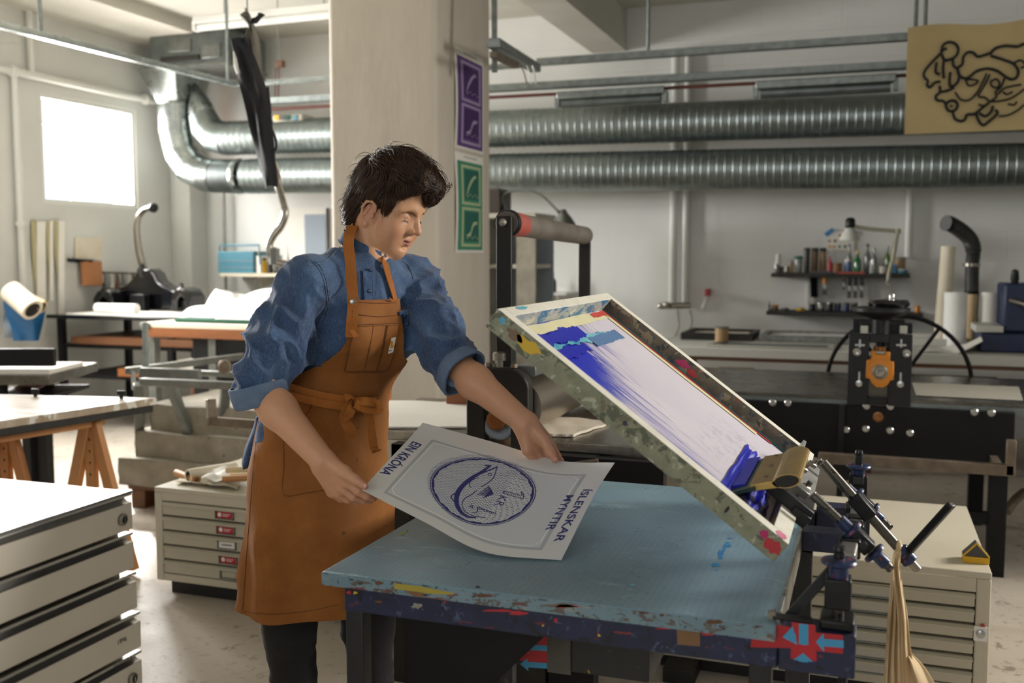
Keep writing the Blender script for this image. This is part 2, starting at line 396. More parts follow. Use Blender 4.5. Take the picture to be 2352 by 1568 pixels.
# tap manifold under the pair of pipes
a = PY(1552, 703, 8.05); t = thing('tap_manifold', a, 'chrome tap manifold with two hanging hoses under the paired white pipes', 'tap')
b0 = PY(1520, 703, 8.05); b1 = PY(1585, 701, 8.05)
MB().cyl(b0, b1, .025).build('manifold_body', 'steel', t, smooth=40)
for q in (b0, PY(1532, 700, 8.02)): MB().lathe([(.0, -.03), (.022, -.028), (.026, -.01), (.026, .01), (.018, .03), (0, .031)], q, (1, -.5, 0), 14).build('tap_knob', 'steel', t, smooth=40)
for x0, x1 in ((1556, 1550), (1585, 1572)):
    MB().tube(smoothpath([PY(x0, 712, 8.08), PY(x0+3, 745, 8.08), PY(x1, 772, 8.05), PY(x1-14, 792, 7.95)]), .008, 8).build('hose', 'grey_label', t, smooth=60)
a = PY(1625, 690, 8.1); t = thing('fire_bell', a, 'small red wall bracket with white tag beside the tap manifold', 'bracket')
MB().box(*pbox(1619, 664, 1628, 680, 8.08, .12)).build('red_block', 'red_plastic', t, bevel=.006)
MB().grid(lambda u, v: PY(1619+u*7-v*14, 680+v*38, 8.1+.02*sin(v*4)), 2, 8, .003).build('paper_tag', 'white_label', t, smooth=60)

# ---------------------------------------------------------------- spiral ducts
def spiral_duct(mb, a, b, r, pitch=.058, n=28):
    a, b = V(a), V(b); L = (b-a).length; d = (b-a)/L; k = int(L/pitch); prof = []
    for i in range(k):
        h = i*pitch; prof += [(r, h), (r, h+pitch*.80), (r*1.018, h+pitch*.86), (r*1.018, h+pitch*.92), (r, h+pitch*.97)]
    prof.append((r, L)); return mb.lathe(prof, a, d, n)
YD = 7.6
up0, up1 = PY(520, 318, YD), V((3.35, YD, 2.31)); lo0, lo1 = PY(568, 405, YD), V((3.35, YD, 1.93))
t = thing('spiral_duct', up0, 'upper galvanised spiral duct along the back wall, bending up into the fan box', 'duct')
spiral_duct(MB(), up0, up1, .146).build('duct_run', 'galvanised', t, smooth=35)
e = [up0, PY(492, 312, YD), PY(474, 292, YD), PY(464, 262, YD)]
MB().tube(e, [.146, .146, .142, .12], 20).build('elbow', 'galvanised', t, smooth=35)
MB().tube([PY(464, 262, YD), PY(462, 250, YD), PY(446, 196, YD+.05)], [.12, .115, .03], 20).build('cone', 'galvanised_bright', t, smooth=35)
q = PY(1741, 272, YD-.147); MB().obox(q, (.006, 0, 0), (0, .004, 0), (0, 0, .022)).build('duct_glint', 'galvanised_bright', t)  # small bright piece added as the highlight on the duct
t = thing('spiral_duct', lo0, 'lower galvanised spiral duct along the back wall with a segmented elbow', 'duct')
spiral_duct(MB(), lo0, lo1, .15).build('duct_run', 'galvanised', t, smooth=35)
g = [PY(568, 405, YD), PY(545, 405, YD), PY(492, 404, YD)]
MB().lathe([(.15, 0), (.156, .01), (.156, .045), (.15, .055)], g[1], (1, 0, 0), 28).build('collar', 'galvanised_bright', t, smooth=35)
spiral_duct(MB(), g[2], g[1], .146, .03).build('flexible_sleeve', 'galvanised_dark', t, smooth=35)
ev = [g[2], PY(470, 401, YD), PY(440, 386, YD), PY(416, 352, YD), PY(404, 300, YD), PY(402, 238, YD)]
for i in range(len(ev)-1):
    d = (ev[i+1]-ev[i]).normalized()
    MB().tube([ev[i]-d*.012, ev[i+1]+d*.012], .15-.002*(i % 2), 26).build('elbow_segment', 'galvanised_bright', t, smooth=30)
tp = ev[-1]
MB().lathe([(.152, -.01), (.16, 0), (.152, .012)], tp, (0, 0, 1), 26).build('collar', 'galvanised_bright', t, smooth=35)
# square to round piece and the fan box it hangs from
tr = MB(); ring = [tp+V((cos(2*pi*k/32)*.15, sin(2*pi*k/32)*.15, 0)) for k in range(32)]
c2 = PY(392, 166, YD); sq = []
for k in range(32):
    cs, sn = cos(2*pi*k/32), sin(2*pi*k/32); m_ = max(abs(cs), abs(sn)); sq.append(c2+V((cs/m_*.2, sn/m_*.2, 0)))
tr.add(ring+sq, [(k, (k+1) % 32, 32+(k+1) % 32, 32+k) for k in range(32)]); tr.build('square_to_round', 'galvanised_bright', t, smooth=20)
fx0 = PX(328, 120, XL+.02)
t = thing('fan_box', (-5.85, 7.5, c2.z), 'grey sheet metal fan box under the ceiling above the duct elbow', 'ventilation box')
bz0, bz1 = c2.z, PY(420, 84, YD).z
f0, f1 = PY(345, 120, YD-.22).x, PY(516, 120, YD-.22).x
MB().box(f0, YD-.22, bz0, f1, YD+.4, bz1).build('casing', 'galvanised_dark', t, bevel=.008)
for x0, x1, y0, y1 in ((388, 436, 88, 118), (462, 505, 100, 132)):
    MB().box(*pbox(x0, y0, x1, y1, YD-.235, .02)).build('panel', 'grey_steel', t, bevel=.004)
MB().box(*pbox(368, 128, 455, 140, YD-.24, .03)).build('slot', 'dark_gap', t)
MB().box(f0-.01, YD-.232, bz0-.012, f1+.01, YD+.41, bz0+.012).build('flange', 'grey_steel', t)

# ---------------------------------------------------------------- ceiling rails, lamps
def rail(name, a, b, w, h, mat, label, cat='rail', group=None, hang=(), hm='rail_steel'):
    t = thing(name, V(a), label, cat, group)
    a, b = V(a), V(b); d = (b-a).normalized(); sd = d.cross(V((0, 0, 1))).normalized()
    mb = MB(); mb.bar(a, b, w, h*.25)
    for s in (-1, 1): mb.bar(a+sd*s*w*.42+V((0, 0, h*.3)), b+sd*s*w*.42+V((0, 0, h*.3)), w*.16, h*.6)
    mb.build('channel', mat, t, bevel=.002)
    for k in hang:
        p = a+(b-a)*k; MB().cyl(p, (p.x, p.y, ZC), .012, n=8).build('hanger_rod', hm, t, smooth=40)
        MB().box(p.x-.04, p.y-.04, ZC-.03, p.x+.04, p.y+.04, ZC).build('ceiling_plate', hm, t)
    return t
ra, rb = V((-4.5, 3.6, 2.585)), PX(540, 197, -4.5)
rail('ceiling_rail', ra, rb, .05, .05, 'galvanised_bright', 'slim bright steel rail running away towards the fan box, upper left', hang=(.35, .97))
r0, r1 = PY(605, 188, 6.5), PY(760, 180, 6.5)
t = rail('ceiling_rail', rb, V((-2.2, 6.5, 2.62)), .045, .045, 'galvanised_bright', 'short bright rail between the hanging black apron and the pillar', hang=(.8,))
r0, r1 = PY(1235, 148, 6.5), V((3.2, 6.5, 2.632))
rail('ceiling_rail', r0, r1, .06, .06, 'rail_steel', 'topmost grey rail right of the pillar that carries the cream banner', hang=(.14, .44, .75))
r0, r1 = PY(600, 238, 6.8), V((3.2, 6.8, 2.51))
rail('cable_tray', r0, r1, .1, .06, 'rail_steel', 'lower grey cable tray with a red pipe under it, above the ducts', 'cable tray', hang=(.09, .62))
pipe('red_pipe', [r0+V((0, -.02, -.05)), r1+V((0, -.02, -.05))], .012, 'red_pipe', 'thin dull red pipe running under the grey cable tray')
t = thing('cable_bracket', PD(1170, 120, 5.6), 'dangling steel strut bracket with loose wires beside the pillar top', 'bracket')
MB().bar(PD(1133, 98, 5.3), PD(1230, 157, 6.4), .07, .05).build('arm', 'rail_steel', t, bevel=.004)
MB().bar(PD(1135, -60, 5.4), PD(1136, 165, 5.4), .03, .03).build('drop_rod', 'rail_steel', t)
MB().bar(PD(1133, 125, 5.2), PD(1185, 150, 5.6), .04, .03).build('arm', 'rust_steel', t)
for k in (0, 1, 2): MB().tube(smoothpath([PD(1195+k*14, 150, 6.0), PD(1203+k*12, 165, 6.0), PD(1210+k*10, 192, 6.0)], 5), .004, 6).build('wire', 'tube_lamp' if k else 'red_pipe', t, smooth=60)
def tube_light(a, b, label, dark=False):
    a, b = V(a), V(b); dz = V((0, -.03, -.075)) if dark else V((0, 0, 0)); a, b = a+dz, b+dz; d = (b-a).normalized(); t = thing('strip_light', a, label, 'ceiling light')
    MB().bar(a+V((0, 0, .05)), b+V((0, 0, .05)), .09, .05).build('housing', 'rail_steel' if dark else 'pipe_paint', t, bevel=.006)
    MB().cyl(a-d*-.03, b-d*.03, .036 if dark else .028, n=14).build('tube', 'galvanised_dark' if dark else 'tube_lamp', t, smooth=40)
    for p in (a, b): MB().obox(p+V((0, 0, .01)), d*.015, d.cross(V((0, 0, 1)))*.03, V((0, 0, .035))).build('end_cap', 'rail_steel' if dark else 'pipe_paint', t)
    if not dark:
        for k in (.2, .85): p = a+(b-a)*k; MB().cyl(p+V((0, 0, .07)), (p.x, p.y, ZC), .006, n=6).build('hanger_rod', 'rail_steel', t)
tube_light(PY(450, 64, 6.6), PY(800, 30, 6.6), 'unlit white strip light hanging under the ceiling behind the hanging apron')
tube_light(PY(1285, 214, 6.8)+V((0, 0, .0)), PY(1285, 214, 6.8)+V((.75, 0, 0)), 'unlit strip light under the cable tray, the one nearer the pillar', True)
tube_light(PY(1738, 190, 6.8), PY(1738, 190, 6.8)+V((.85, 0, 0)), 'unlit strip light under the cable tray, the one nearer the banner', True)
t = thing('pull_cord', PY(640, 160, 6.9), 'red pull cord with a dark handle hanging behind the black apron', 'cord')
MB().box(*pbox(633, 138, 648, 153, 6.9, .05)).build('handle', 'darkwood', t, bevel=.005)
q_ = PY(640, 140, 6.92); MB().cyl(q_, (q_.x, q_.y, ZC), .004, n=6).build('hanger_rod', 'rail_steel', t)
for dx in (0, 7): MB().tube([PY(634+dx, 152, 6.92), PY(633+dx, 190, 6.93), PY(632+dx, 228, 6.92)], .006, 6).build('cord', 'red_pipe', t)
t = tag(MB().box(*pbox(626, 262, 694, 278, 7.5, .2)).build('folded_tray', 'grey_label', bevel=.01), 'small patterned carton lying on the upper duct', 'box')
t['label'] = 'flat pale carton with coloured print lying on the upper duct'
for k, (x0, c) in enumerate(((630, 'yellow_plastic'), (643, 'grey_plastic'), (656, 'green_felt'), (672, 'cyan_box'))):
    x = pbox(x0, 264, x0+10, 276, 7.49, .008); 
    mb = MB().box(*x); mb.build('printed_patch', c, t)

# ---------------------------------------------------------------- posters on the pillar
XP = -2.216+.004
def poster(corn, pc, pp, pd_, label):
    """corners tl, tr, br, bl seen on the pillar side; two stamp pictures one above the other"""
    c = [PX(x, y, XP) for x, y in corn]
    y0 = (c[0].y+c[3].y)/2; y1 = (c[1].y+c[2].y)/2; z1 = (c[0].z+c[1].z)/2; z0 = (c[2].z+c[3].z)/2; w, h = y1-y0, z1-z0
    t = thing('stamp_poster', (XP, (y0+y1)/2, z0), label, 'poster', 'stamp posters on the pillar')
    def P(u, v, e): return V((XP+e+.012*sin(v*pi)*(1-u)*.6, y0+w*u, z0+h*v))
    def q(u0, v0, u1, v1, e): return MB().grid(lambda a, b: P(u0+(u1-u0)*a, v0+(v1-v0)*b, e), 2, 8)
    q(-.08, -.03, 1.05, 1.09, .0).build('paper', 'paper', t, smooth=60)
    q(0, 0, 1, 1, .0015).build('colour_field', pc, t, smooth=60)
    mb = MB()
    for k in range(9): u = .27+k*.058; mb.grid(lambda a, b, u=u: P(u+.03*a, 1.045+.012*b, .0015), 1, 1)
    mb.build('caption', 'ink_black', t)
    for v0, v1 in ((.04, .485), (.515, .96)):
        q(.13, v0, .91, v1, .003).build('stamp_border', pp, t, smooth=60)
        q(.2, v0+.03, .84, v1-.03, .0045).build('stamp_field', pc, t, smooth=60)
        f = q(.24, v0+.06, .8, v1-.05, .006).build('picture_ground', pd_, t, smooth=60)
        s = MB(); up = v0 > .3
        A = [(.5+.2*cos(a_*.5)*(1 if up else .9), v0+.2+.13*sin(a_*.5+(1 if up else 0))) for a_ in range(0, 8)] if up else [(.3+.06*k+.02*sin(k), v0+.1+.028*k+.02*cos(k*1.3)) for k in range(8)]
        for k in range(7):
            (ua, va), (ub, vb) = A[k], A[k+1]; wd = .028*(1-abs(k-3.5)/6)
            s.add([P(ua, va-wd, .0075), P(ub, vb-wd, .0075), P(ub, vb+wd, .0075), P(ua, va+wd, .0075)], [(0, 1, 2, 3)])
        for k in range(5):
            ux, vx = .3+.1*k, v0+.09+.02*(k % 2); s.add([P(ux, vx, .0075), P(ux+.07, vx, .0075), P(ux+.05, vx+.02, .0075)], [(0, 1, 2)])
        s.build('motif', pp, t)
poster([(1049, 125), (1108, 152), (1107, 347), (1049, 334)], 'poster_purple', 'poster_purple_pale', 'poster_purple_dark', 'purple poster of two stamps, the upper one on the pillar')
poster([(1050, 366), (1109, 381), (1106, 576), (1050, 572)], 'poster_green', 'poster_green_pale', 'poster_green_dark', 'green poster of two stamps, the lower one on the pillar')

# ---------------------------------------------------------------- banner
YBN = 6.38
t = thing('banner', PY(2240, 305, YBN), 'cream paper banner with a thick black line drawing hung from the top rail', 'banner')
b0 = PY(2085, 76, YBN); b1 = PY(2085, 308, YBN); bw = 1.35
def BN(u, v, e=0): return V((b0.x+bw*u, YBN-e+.012*sin(u*9)*(.4+v*.6), b1.z+(b0.z+.03-b1.z)*(1-(1-v))+(0 if v < .98 else .012*sin(u*14))))
MB().grid(lambda u, v: BN(u, v), 30, 10, .003).build('sheet', 'banner_paper', t, smooth=60)
Sx, Sy = 5.407, 5.407
strokes = [
 [(655, 450), (680, 350), (750, 310), (830, 330), (870, 400), (840, 480), (780, 520), (700, 530), (665, 460)], [(665, 430), (690, 400), (730, 390)],
 [(650, 450), (560, 540), (480, 630), (440, 700), (450, 750), (490, 790), (480, 840), (520, 870), (580, 810), (650, 800)],
 [(690, 540), (680, 640), (690, 760)], [(600, 560), (590, 680), (640, 710)], [(770, 680), (760, 800), (780, 860), (850, 820), (880, 740), (860, 650), (810, 600), (800, 520)],
 [(860, 630), (920, 580), (930, 500), (980, 440), (1050, 440), (1110, 490), (1200, 470), (1260, 450)], [(860, 650), (880, 720), (950, 760), (1010, 740)],
 [(640, 850), (640, 930), (590, 980), (610, 1030), (680, 1040), (720, 1080)], [(640, 930), (740, 910), (820, 870)],
 [(720, 1080), (760, 1040), (830, 1040), (860, 1100), (820, 1160), (750, 1160), (715, 1100), (720, 1080)], [(775, 1095), (790, 1110)],
 [(800, 1180), (830, 1260), (900, 1290), (950, 1270), (980, 1210), (1070, 1200), (1150, 1140), (1240, 1070)],
 [(1090, 1210), (1130, 1300), (1180, 1340), (1240, 1300), (1350, 1200), (1330, 1150)], [(1130, 1190), (1200, 1230), (1270, 1180), (1300, 1100)],
 [(1260, 460), (1330, 390), (1450, 360), (1600, 370), (1690, 340), (1800, 400), (1900, 520)], [(1270, 480), (1330, 500), (1450, 540), (1560, 590), (1610, 680), (1580, 760), (1500, 780)],
 [(1010, 740), (1100, 670), (1230, 640), (1350, 670), (1450, 740), (1520, 780)], [(960, 780), (1000, 850), (1080, 830), (1110, 790), (1030, 770), (960, 780)],
 [(1220, 700), (1160, 830), (1090, 950), (1000, 1030), (900, 1020), (830, 930)], [(1260, 710), (1190, 850), (1110, 980)],
 [(1270, 800), (1340, 770), (1380, 830), (1340, 880), (1280, 850), (1270, 800)], [(1440, 760), (1400, 860), (1330, 930), (1340, 990), (1260, 1050)],
 [(1260, 1050), (1400, 1040), (1540, 1000), (1700, 890), (1800, 860)], [(1360, 960), (1430, 890), (1530, 860), (1650, 840)],
 [(1370, 1230), (1480, 1220), (1600, 1160), (1690, 1090), (1800, 1060)], [(1480, 1080), (1560, 1090), (1590, 1050)], [(1560, 570), (1640, 540), (1700, 600), (1640, 640)],
 [(1120, 990), (1200, 1000), (1250, 1060), (1180, 1100), (1120, 1080)], [(1420, 930), (1470, 960), (1540, 930)], [(1700, 460), (1790, 560), (1800, 700), (1760, 820)]]
for k, s in enumerate(strokes):
    pts = []
    for x, y in s:
        p = PY(2040+x/Sx, 40+y/Sy, YBN); p.y = YBN-.014+.012*sin((p.x-b0.x)/bw*9)*.7; pts.append(p)
    MB().tube(smoothpath(pts, 5), .0085 if k < 18 else .006, 6).build('ink_stroke', 'ink_black', t, smooth=80)
# ================================================================ plan chests
def drawer_front(parent, x0, x1, z0, z1, yf, mat, label_mat=None, lx=None, lip=True, big=False):
    d = MB().box(x0, yf-.012, z0, x1, yf+.02, z1).build('drawer', mat, parent, bevel=.003)
    if lip:
        m = MB(); m.prism([(0, 0), (.012, .002), (.012, .006), (0, .012)], ((x0+x1)/2, yf-.012, z1-.012), (0, -1, 0), (0, 0, 1), x1-x0)
        m.build('pull_lip', mat, d)
    if lx:
        w, h = lx[1], lx[2]; c = lx[0]; zc = (z0+z1)/2-.002
        f = MB()
        for a in ((c-w/2, zc+h/2-.004, c+w/2, zc+h/2), (c-w/2, zc-h/2, c+w/2, zc-h/2+.004), (c-w/2, zc-h/2, c-w/2+.005, zc+h/2), (c+w/2-.005, zc-h/2, c+w/2, zc+h/2)):
            f.box(a[0], yf-.018, a[1], a[2], yf-.011, a[3])
        f.build('label_frame', 'galvanised_dark', d)
        if label_mat: MB().box(c-w/2+.005, yf-.0145, zc-h/2+.004, c+w/2-.005, yf-.0115, zc+h/2-.004).build('label_card', label_mat, d)
        if label_mat == 'red_label':
            MB().lathe([(.009, 0), (.008, .0006), (0, .0008)], (c-w*.27, yf-.0145, zc), (0, -1, 0), 14).build('label_emblem', 'white_label', d)
            for k, l in ((0, .034), (1, .026)): MB().box(c-w*.1, yf-.0152, zc+.002-.007*k, c-w*.1+l, yf-.0144, zc+.0045-.007*k).build('label_print', 'white_label', d)
        if label_mat == 'white_label': MB().box(c-w*.28, yf-.0152, zc-.002, c+w*.26, yf-.0144, zc+.002).build('label_print', 'grey_plastic', d)
    return d
def plan_chest(name, x0, x1, yf, yb, zt, zb, n, label, frame, dmat, top='beige_cabinet', labels=(), stile=.035, head=.035):
    t = thing(name, ((x0+x1)/2, (yf+yb)/2, 0), label, 'plan chest')
    MB().box(x0+.04, yf+.04, 0, x1-.04, yb-.02, zb).build('plinth', 'black_plinth', t)
    c = MB().box(x0, yf, zt-.022, x1, yb, zt); c.box(x0, yf, zb, x0+stile, yb, zt-.022); c.box(x1-stile, yf, zb, x1, yb, zt-.022)
    c.box(x0+stile, yf+.001, zb, x1-stile, yb, zb+.03); c.box(x0+stile, yb-.02, zb, x1-stile, yb, zt-.02); c.box(x0+stile, yf+.001, zt-head-.02, x1-stile, yf+.02, zt-.02)
    c.build('carcass', frame, t, bevel=.004)
    MB().box(x0+stile, yf+.03, zb+.02, x1-stile, yf+.05, zt-.03).build('inside', 'dark_gap', t)
    H0, H1 = zb+.03, zt-head-.02; s = (H1-H0)/n
    for i in range(n):
        lm, lx = labels(i) if labels else (None, None)
        drawer_front(t, x0+stile+.003, x1-stile-.003, H1-s*(i+1)+.004, H1-s*i-.004, yf+.012, dmat, lm, lx)
    return t
lc = PY(509, 1181, 3.2).x
t = plan_chest('plan_chest', -2.665, -1.42, 3.22, 3.95, .44, .06, 5, 'low beige plan chest with red drawer labels standing behind the person', 'beige_cabinet', 'beige_drawer',
               labels=lambda i: ({0: 'red_label', 1: 'red_label', 2: 'white_label', 3: 'red_label', 4: None}[i], (lc+i*.004, .085, .034)))
lc2 = PY(2012, 1340, 3.15).x
t = plan_chest('plan_chest', -.66, .362, 3.17, 4.0, .432, .05, 6, 'low beige plan chest with metal label frames behind the hinge end of the blue table', 'beige_cabinet', 'beige_drawer',
               labels=lambda i: ('grey_label', (lc2, .15, .04)), stile=.04, head=.045)
MB().lathe([(.013, 0), (.013, .006), (.009, .008), (0, .009)], PY(2252, 1455, 3.165), (0, -1, 0), 16).build('lock', 'alu_handle', t, smooth=40)
q = PY(2252, 1455, 3.166); MB().box(q.x-.018, 3.164, q.z-.022, q.x+.018, 3.168, q.z+.022).build('lock_plate', 'white_label', t)
MB().lathe([(.006, 0), (.006, .003), (0, .004)], PY(2257, 1436, 3.168), (0, -1, 0), 12).build('red_dot', 'red_plastic', t)
# wedge block lying on it
a = PZ(2240, 1288, .432); t = thing('wedge_block', a, 'small yellow and dark grey wedge block lying on the plan chest top', 'wedge')
w = .036
MB().box(a.x-w, a.y-.03, .432, a.x+w, a.y+.03, .452).build('base', 'yellow_plastic', t, bevel=.002)
MB().prism([(-w, .452), (w, .452), (0, .492)], (a.x, a.y, 0), (1, 0, 0), (0, 0, 1), .05).build('ramp', 'grey_plastic', t)
for s in (-1, 1): MB().bar((a.x+s*w, a.y-.026, .4535), (a.x, a.y-.026, .4935), .006, .004).build('edge', 'yellow_plastic', t)
# near white chest, drawers facing the table side (+x)
XF, YC, ZT = -1.204, 1.398, .951
t = thing('drawer_cabinet', (XF-.45, YC-.6, 0), 'tall white drawer cabinet with long aluminium pulls in the near left corner', 'drawer cabinet')
L0, L1 = YC-1.25, YC
MB().box(XF-.85, L0, .06, XF-.03, L1-.002, ZT-.012).build('carcass', 'white_cabinet', t, bevel=.003)
MB().box(XF-.84, L0, ZT-.012, XF-.012, L1-.006, ZT).build('top_panel', 'white_top', t, bevel=.002)
MB().box(XF-.8, L0+.04, 0, XF-.06, L1-.04, .06).build('plinth', 'black_plinth', t)
sp = .0706
def text_on(parent, name, txt, size, o, ux, uy, mat, spread=1.0, offset=0., tf=None):
    vs, fs = text_mesh(txt, size, spread, offset); ux, uy = V(ux), V(uy)
    return MB().add([V(o)+ux*x+uy*y for x, y, z in vs], fs).build(name, mat, parent)
for i in range(12):
    zt = ZT-.004-sp*i; off = (0, 0, .004, .010, .010, .004)[i] if i < 6 else .003; x = XF+off
    d = MB().box(x-.018, L0, zt-sp+.006, x, L1-.001, zt-.017).build('drawer', 'white_cabinet', t, bevel=.0015)
    h = MB(); prof = [(0, -.017), (-.010, -.016), (-.016, -.011), (-.017, -.007), (-.010, -.005), (0, -.0045), (.001, -.001), (.0, .0), (-.022, .0), (-.022, -.0185)]
    h.prism([(px_, pz) for px_, pz in prof], (x, (L0+L1)/2, zt), (1, 0, 0), (0, 0, 1), L1-L0-.004)
    h.build('pull', 'alu_handle', d, smooth=35)
    if i in (0, 4):
        k = V((x, YC-.028, zt-.042)); m = MB().lathe([(.0105, -.002), (.0105, .004), (.008, .006), (.0065, .0065)], k, (1, 0, 0), 20)
        m.build('lock', 'steel', d, smooth=40)
        MB().lathe([(.0065, .004), (.006, .007), (0, .0072)], k, (1, 0, 0), 16).build('lock_core', 'black_iron', d, smooth=40)
        MB().box(k.x+.006, k.y-.001, k.z-.004, k.x+.0078, k.y+.001, k.z+.004).build('keyway', 'alu_handle', d)
    if i == 3: text_on(d, 'lettering', '1996', .0125, (x+.0006, YC-.062, zt-.040), (0, 1, 0), (0, 0, 1), 'ink_black')
    if i == 4: text_on(d, 'lettering', 'A3 MÖPPUR', .0085, (x+.0014, YC-.072, zt-.0045), (0, 1, 0), (0, 0, .8), 'ink_black')
MB().box(XF-.03, L0, ZT-.0045, XF+.002, L1, ZT-.0005).build('edge_strip', 'alu_handle', t, bevel=.001)
# papers and tubes on the low chest
zt = .44
def roll(name, a, b, r, mat, label, cat='paper roll', group=None, inner=True):
    a, b = V(a), V(b); t = thing(name, (a+b)/2, label, cat, group); d = (b-a).normalized(); L = (b-a).length
    MB().lathe([(r*.72, .0), (r, 0), (r, L), (r*.72, L), (r*.72, L-.03), (.0, L-.031)] if inner else [(0, 0), (r, 0), (r, L), (0, L)], a, d, 20, False).build('sheet', mat, t, smooth=40)
    e = MB(); e.lathe([(r*.72, .0), (r*.70, .002), (r*.3, .02), (0, .021)], a, d, 20, False); e.build('core', 'dark_gap', t)
    return t
roll('paper_roll', PZ(432, 1093, zt+.03), PZ(540, 1075, zt+.03), .028, 'cream_paper', 'thick cream cardboard tube lying across the low plan chest by the apron')
roll('paper_roll', PZ(405, 1085, zt+.018), PZ(452, 1102, zt+.018), .015, 'lightwood', 'short tan tube poking over the back of the low plan chest')
def crumple(name, pts, z, mat, label, seed, cat='paper', h=.03, n=14, thick=.0015):
    rnd = random.Random(seed); ph = [rnd.uniform(0, 6) for _ in range(6)]
    a, b, c, d = [PZ(x, y, z) for x, y in pts]
    def fn(u, v):
        p = a*(1-u)*(1-v)+b*u*(1-v)+c*u*v+d*(1-u)*v
        q = sin(u*7+ph[0]+v*3)+sin(v*9+ph[1]-u*4)+.6*sin((u+v)*13+ph[2]); return p+V((0, 0, .004+h*(.42+.2*q)*(1-.6*abs(2*u-1)**3)))
    return tag(MB().grid(fn, n, n, thick).build(name, mat, smooth=50), label, cat)
crumple('loose_paper', [(404, 1112), (545, 1128), (552, 1112), (420, 1098)], zt, 'cream_paper', 'crumpled cream paper lying along the front edge of the low plan chest', 3, h=.028)
crumple('loose_paper', [(462, 1106), (556, 1112), (556, 1088), (480, 1086)], zt+.028, 'paper', 'loose white sheet heaped on top of the cream paper by the apron', 8, h=.04)
for k, (x, y, c) in enumerate(((530, 1094, 'calico'), (512, 1100, 'lightwood'), (520, 1080, 'calico'))):
    p = PZ(x, y, zt+.075); roll('paper_roll', p, p+V((.16, .05, .01)), .012, c, ('slim tan tube lying on the heaped sheets by the apron', 'slim brown tube in front of the heaped sheets by the apron', 'slim tan tube at the back of the heaped sheets')[k])

# ================================================================ trestle table at the left
co = PZ(361, 913, .75); ex, ey = V((-.98, -.19, 0)), V((-.19, -.98, 0))
t = thing('trestle_table', co+ex*.7+ey*.4-V((0, 0, .75)), 'worn board top on wooden trestles behind the white drawer cabinet', 'table')
c = co+ex*.75+ey*.42
MB().obox((c.x, c.y, .735), ex*.75, ey*.42, (0, 0, .015)).build('board', 'worn_wood_top', t, bevel=.004)
MB().obox((c.x, c.y, .705), ex*.74, ey*.41, (0, 0, .015)).build('dark_batten', 'black_frame', t, bevel=.004)
for k, s in enumerate((.22, .62)):
    b = co+ex*s
    MB().obox((b+ey*.42)+V((0, 0, -.085)), ex*.03, ey*.36, (0, 0, .03)).build('trestle_bar', 'lightwood', t, bevel=.003)
    for v in (.1, .74):
        for w in (-1, 1):
            top = b+ey*v+ex*w*.015; top.z = .655; ft = b+ey*v+ex*w*.17; ft.z = 0.0
            MB().bar(top, ft+V((0, 0, .02)), .06, .03, up=ey).build('leg', 'lightwood', t, bevel=.003)
        m = MB().obox(b+ey*(v+.0)+V((0, 0, -.22)), ex*.02, ey*.012, (0, 0, .16)); m.build('brace', 'lightwood', t, bevel=.002)
        q = MB(); 
        for z in range(5): q.lathe([(.007, 0), (.007, .026)], b+ey*(v-.014)+V((0, 0, -.12-.05*z)), ey, 8)
        q.build('peg_hole', 'dark_gap', t)
for x, y in ((236, 906), (325, 917)):
    p = co+ex*(.52 if x < 300 else .12)+ey*.05; tg = thing('wing_bolt', p, 'small black wing bolt standing on the worn board, ' + ('left one' if x < 300 else 'right one'), 'bolt')
    MB().cyl(p, p+V((0, 0, .02)), .008, n=10).build('stud', 'black_iron', tg, smooth=40); MB().obox(p+V((0, 0, .024)), (.02, 0, 0), (0, .004, 0), (0, 0, .01)).build('wing', 'black_iron', tg, bevel=.002)

# ================================================================ litho slabs on a pallet
YS = 4.3
t = thing('pallet', (-3.35, YS+.3, 0), 'brown wooden pallet carrying the stacked stone slabs', 'pallet')
xa, xb = PY(280, 1090, YS).x, PY(600, 1090, YS).x
for k in range(4): MB().box(xa+.02, YS+.02+k*.19, .10, xb-.05, YS+.15+k*.19, .125).build('plank', 'darkwood', t, bevel=.003)
for k in range(3): x = xa+.04+k*(xb-xa-.2)/2; MB().box(x, YS+.02, 0, x+.09, YS+.7, .10).build('bearer', 'darkwood', t, bevel=.004)
zb = .125
for k, (x0, x1, h, lab, dy) in enumerate(((270, 600, .145, 'lowest of three stacked grey stone slabs', 0), (296, 580, .14, 'middle of three stacked grey stone slabs', .05), (318, 590, .145, 'topmost of three stacked grey stone slabs', .1))):
    X0_, X1_ = PY(x0, 1040, YS).x, PY(x1, 1040, YS).x; m = MB(); n = 14
    m.grid(lambda u, v: (X0_+(X1_-X0_)*u, YS+dy+.6*v, zb+h+.004*sin(u*9+k)+.003*sin(v*7)), n, 6)
    m.v = m.v; m.grid(lambda u, v: (X0_+(X1_-X0_)*u, YS+dy+.006*sin(u*21+k)+.004*sin(u*9+v*8), zb+(h+.004*sin(u*9+k))*v), n, 4)
    m.grid(lambda u, v: (X0_+.004*sin(v*9), YS+dy+.6*(1-u), zb+(h)*v), 5, 4); m.grid(lambda u, v: (X1_, YS+dy+.6*u, zb+h*v), 5, 4)
    m.grid(lambda u, v: (X1_-(X1_-X0_)*u, YS+dy+.6, zb+h*v), 5, 2); m.grid(lambda u, v: (X0_+(X1_-X0_)*u, YS+dy+.6*(1-v), zb), 2, 2)
    tag(m.build('stone_slab', 'stone', smooth=40), lab, 'stone slab', 'stacked stone slabs'); zb += h

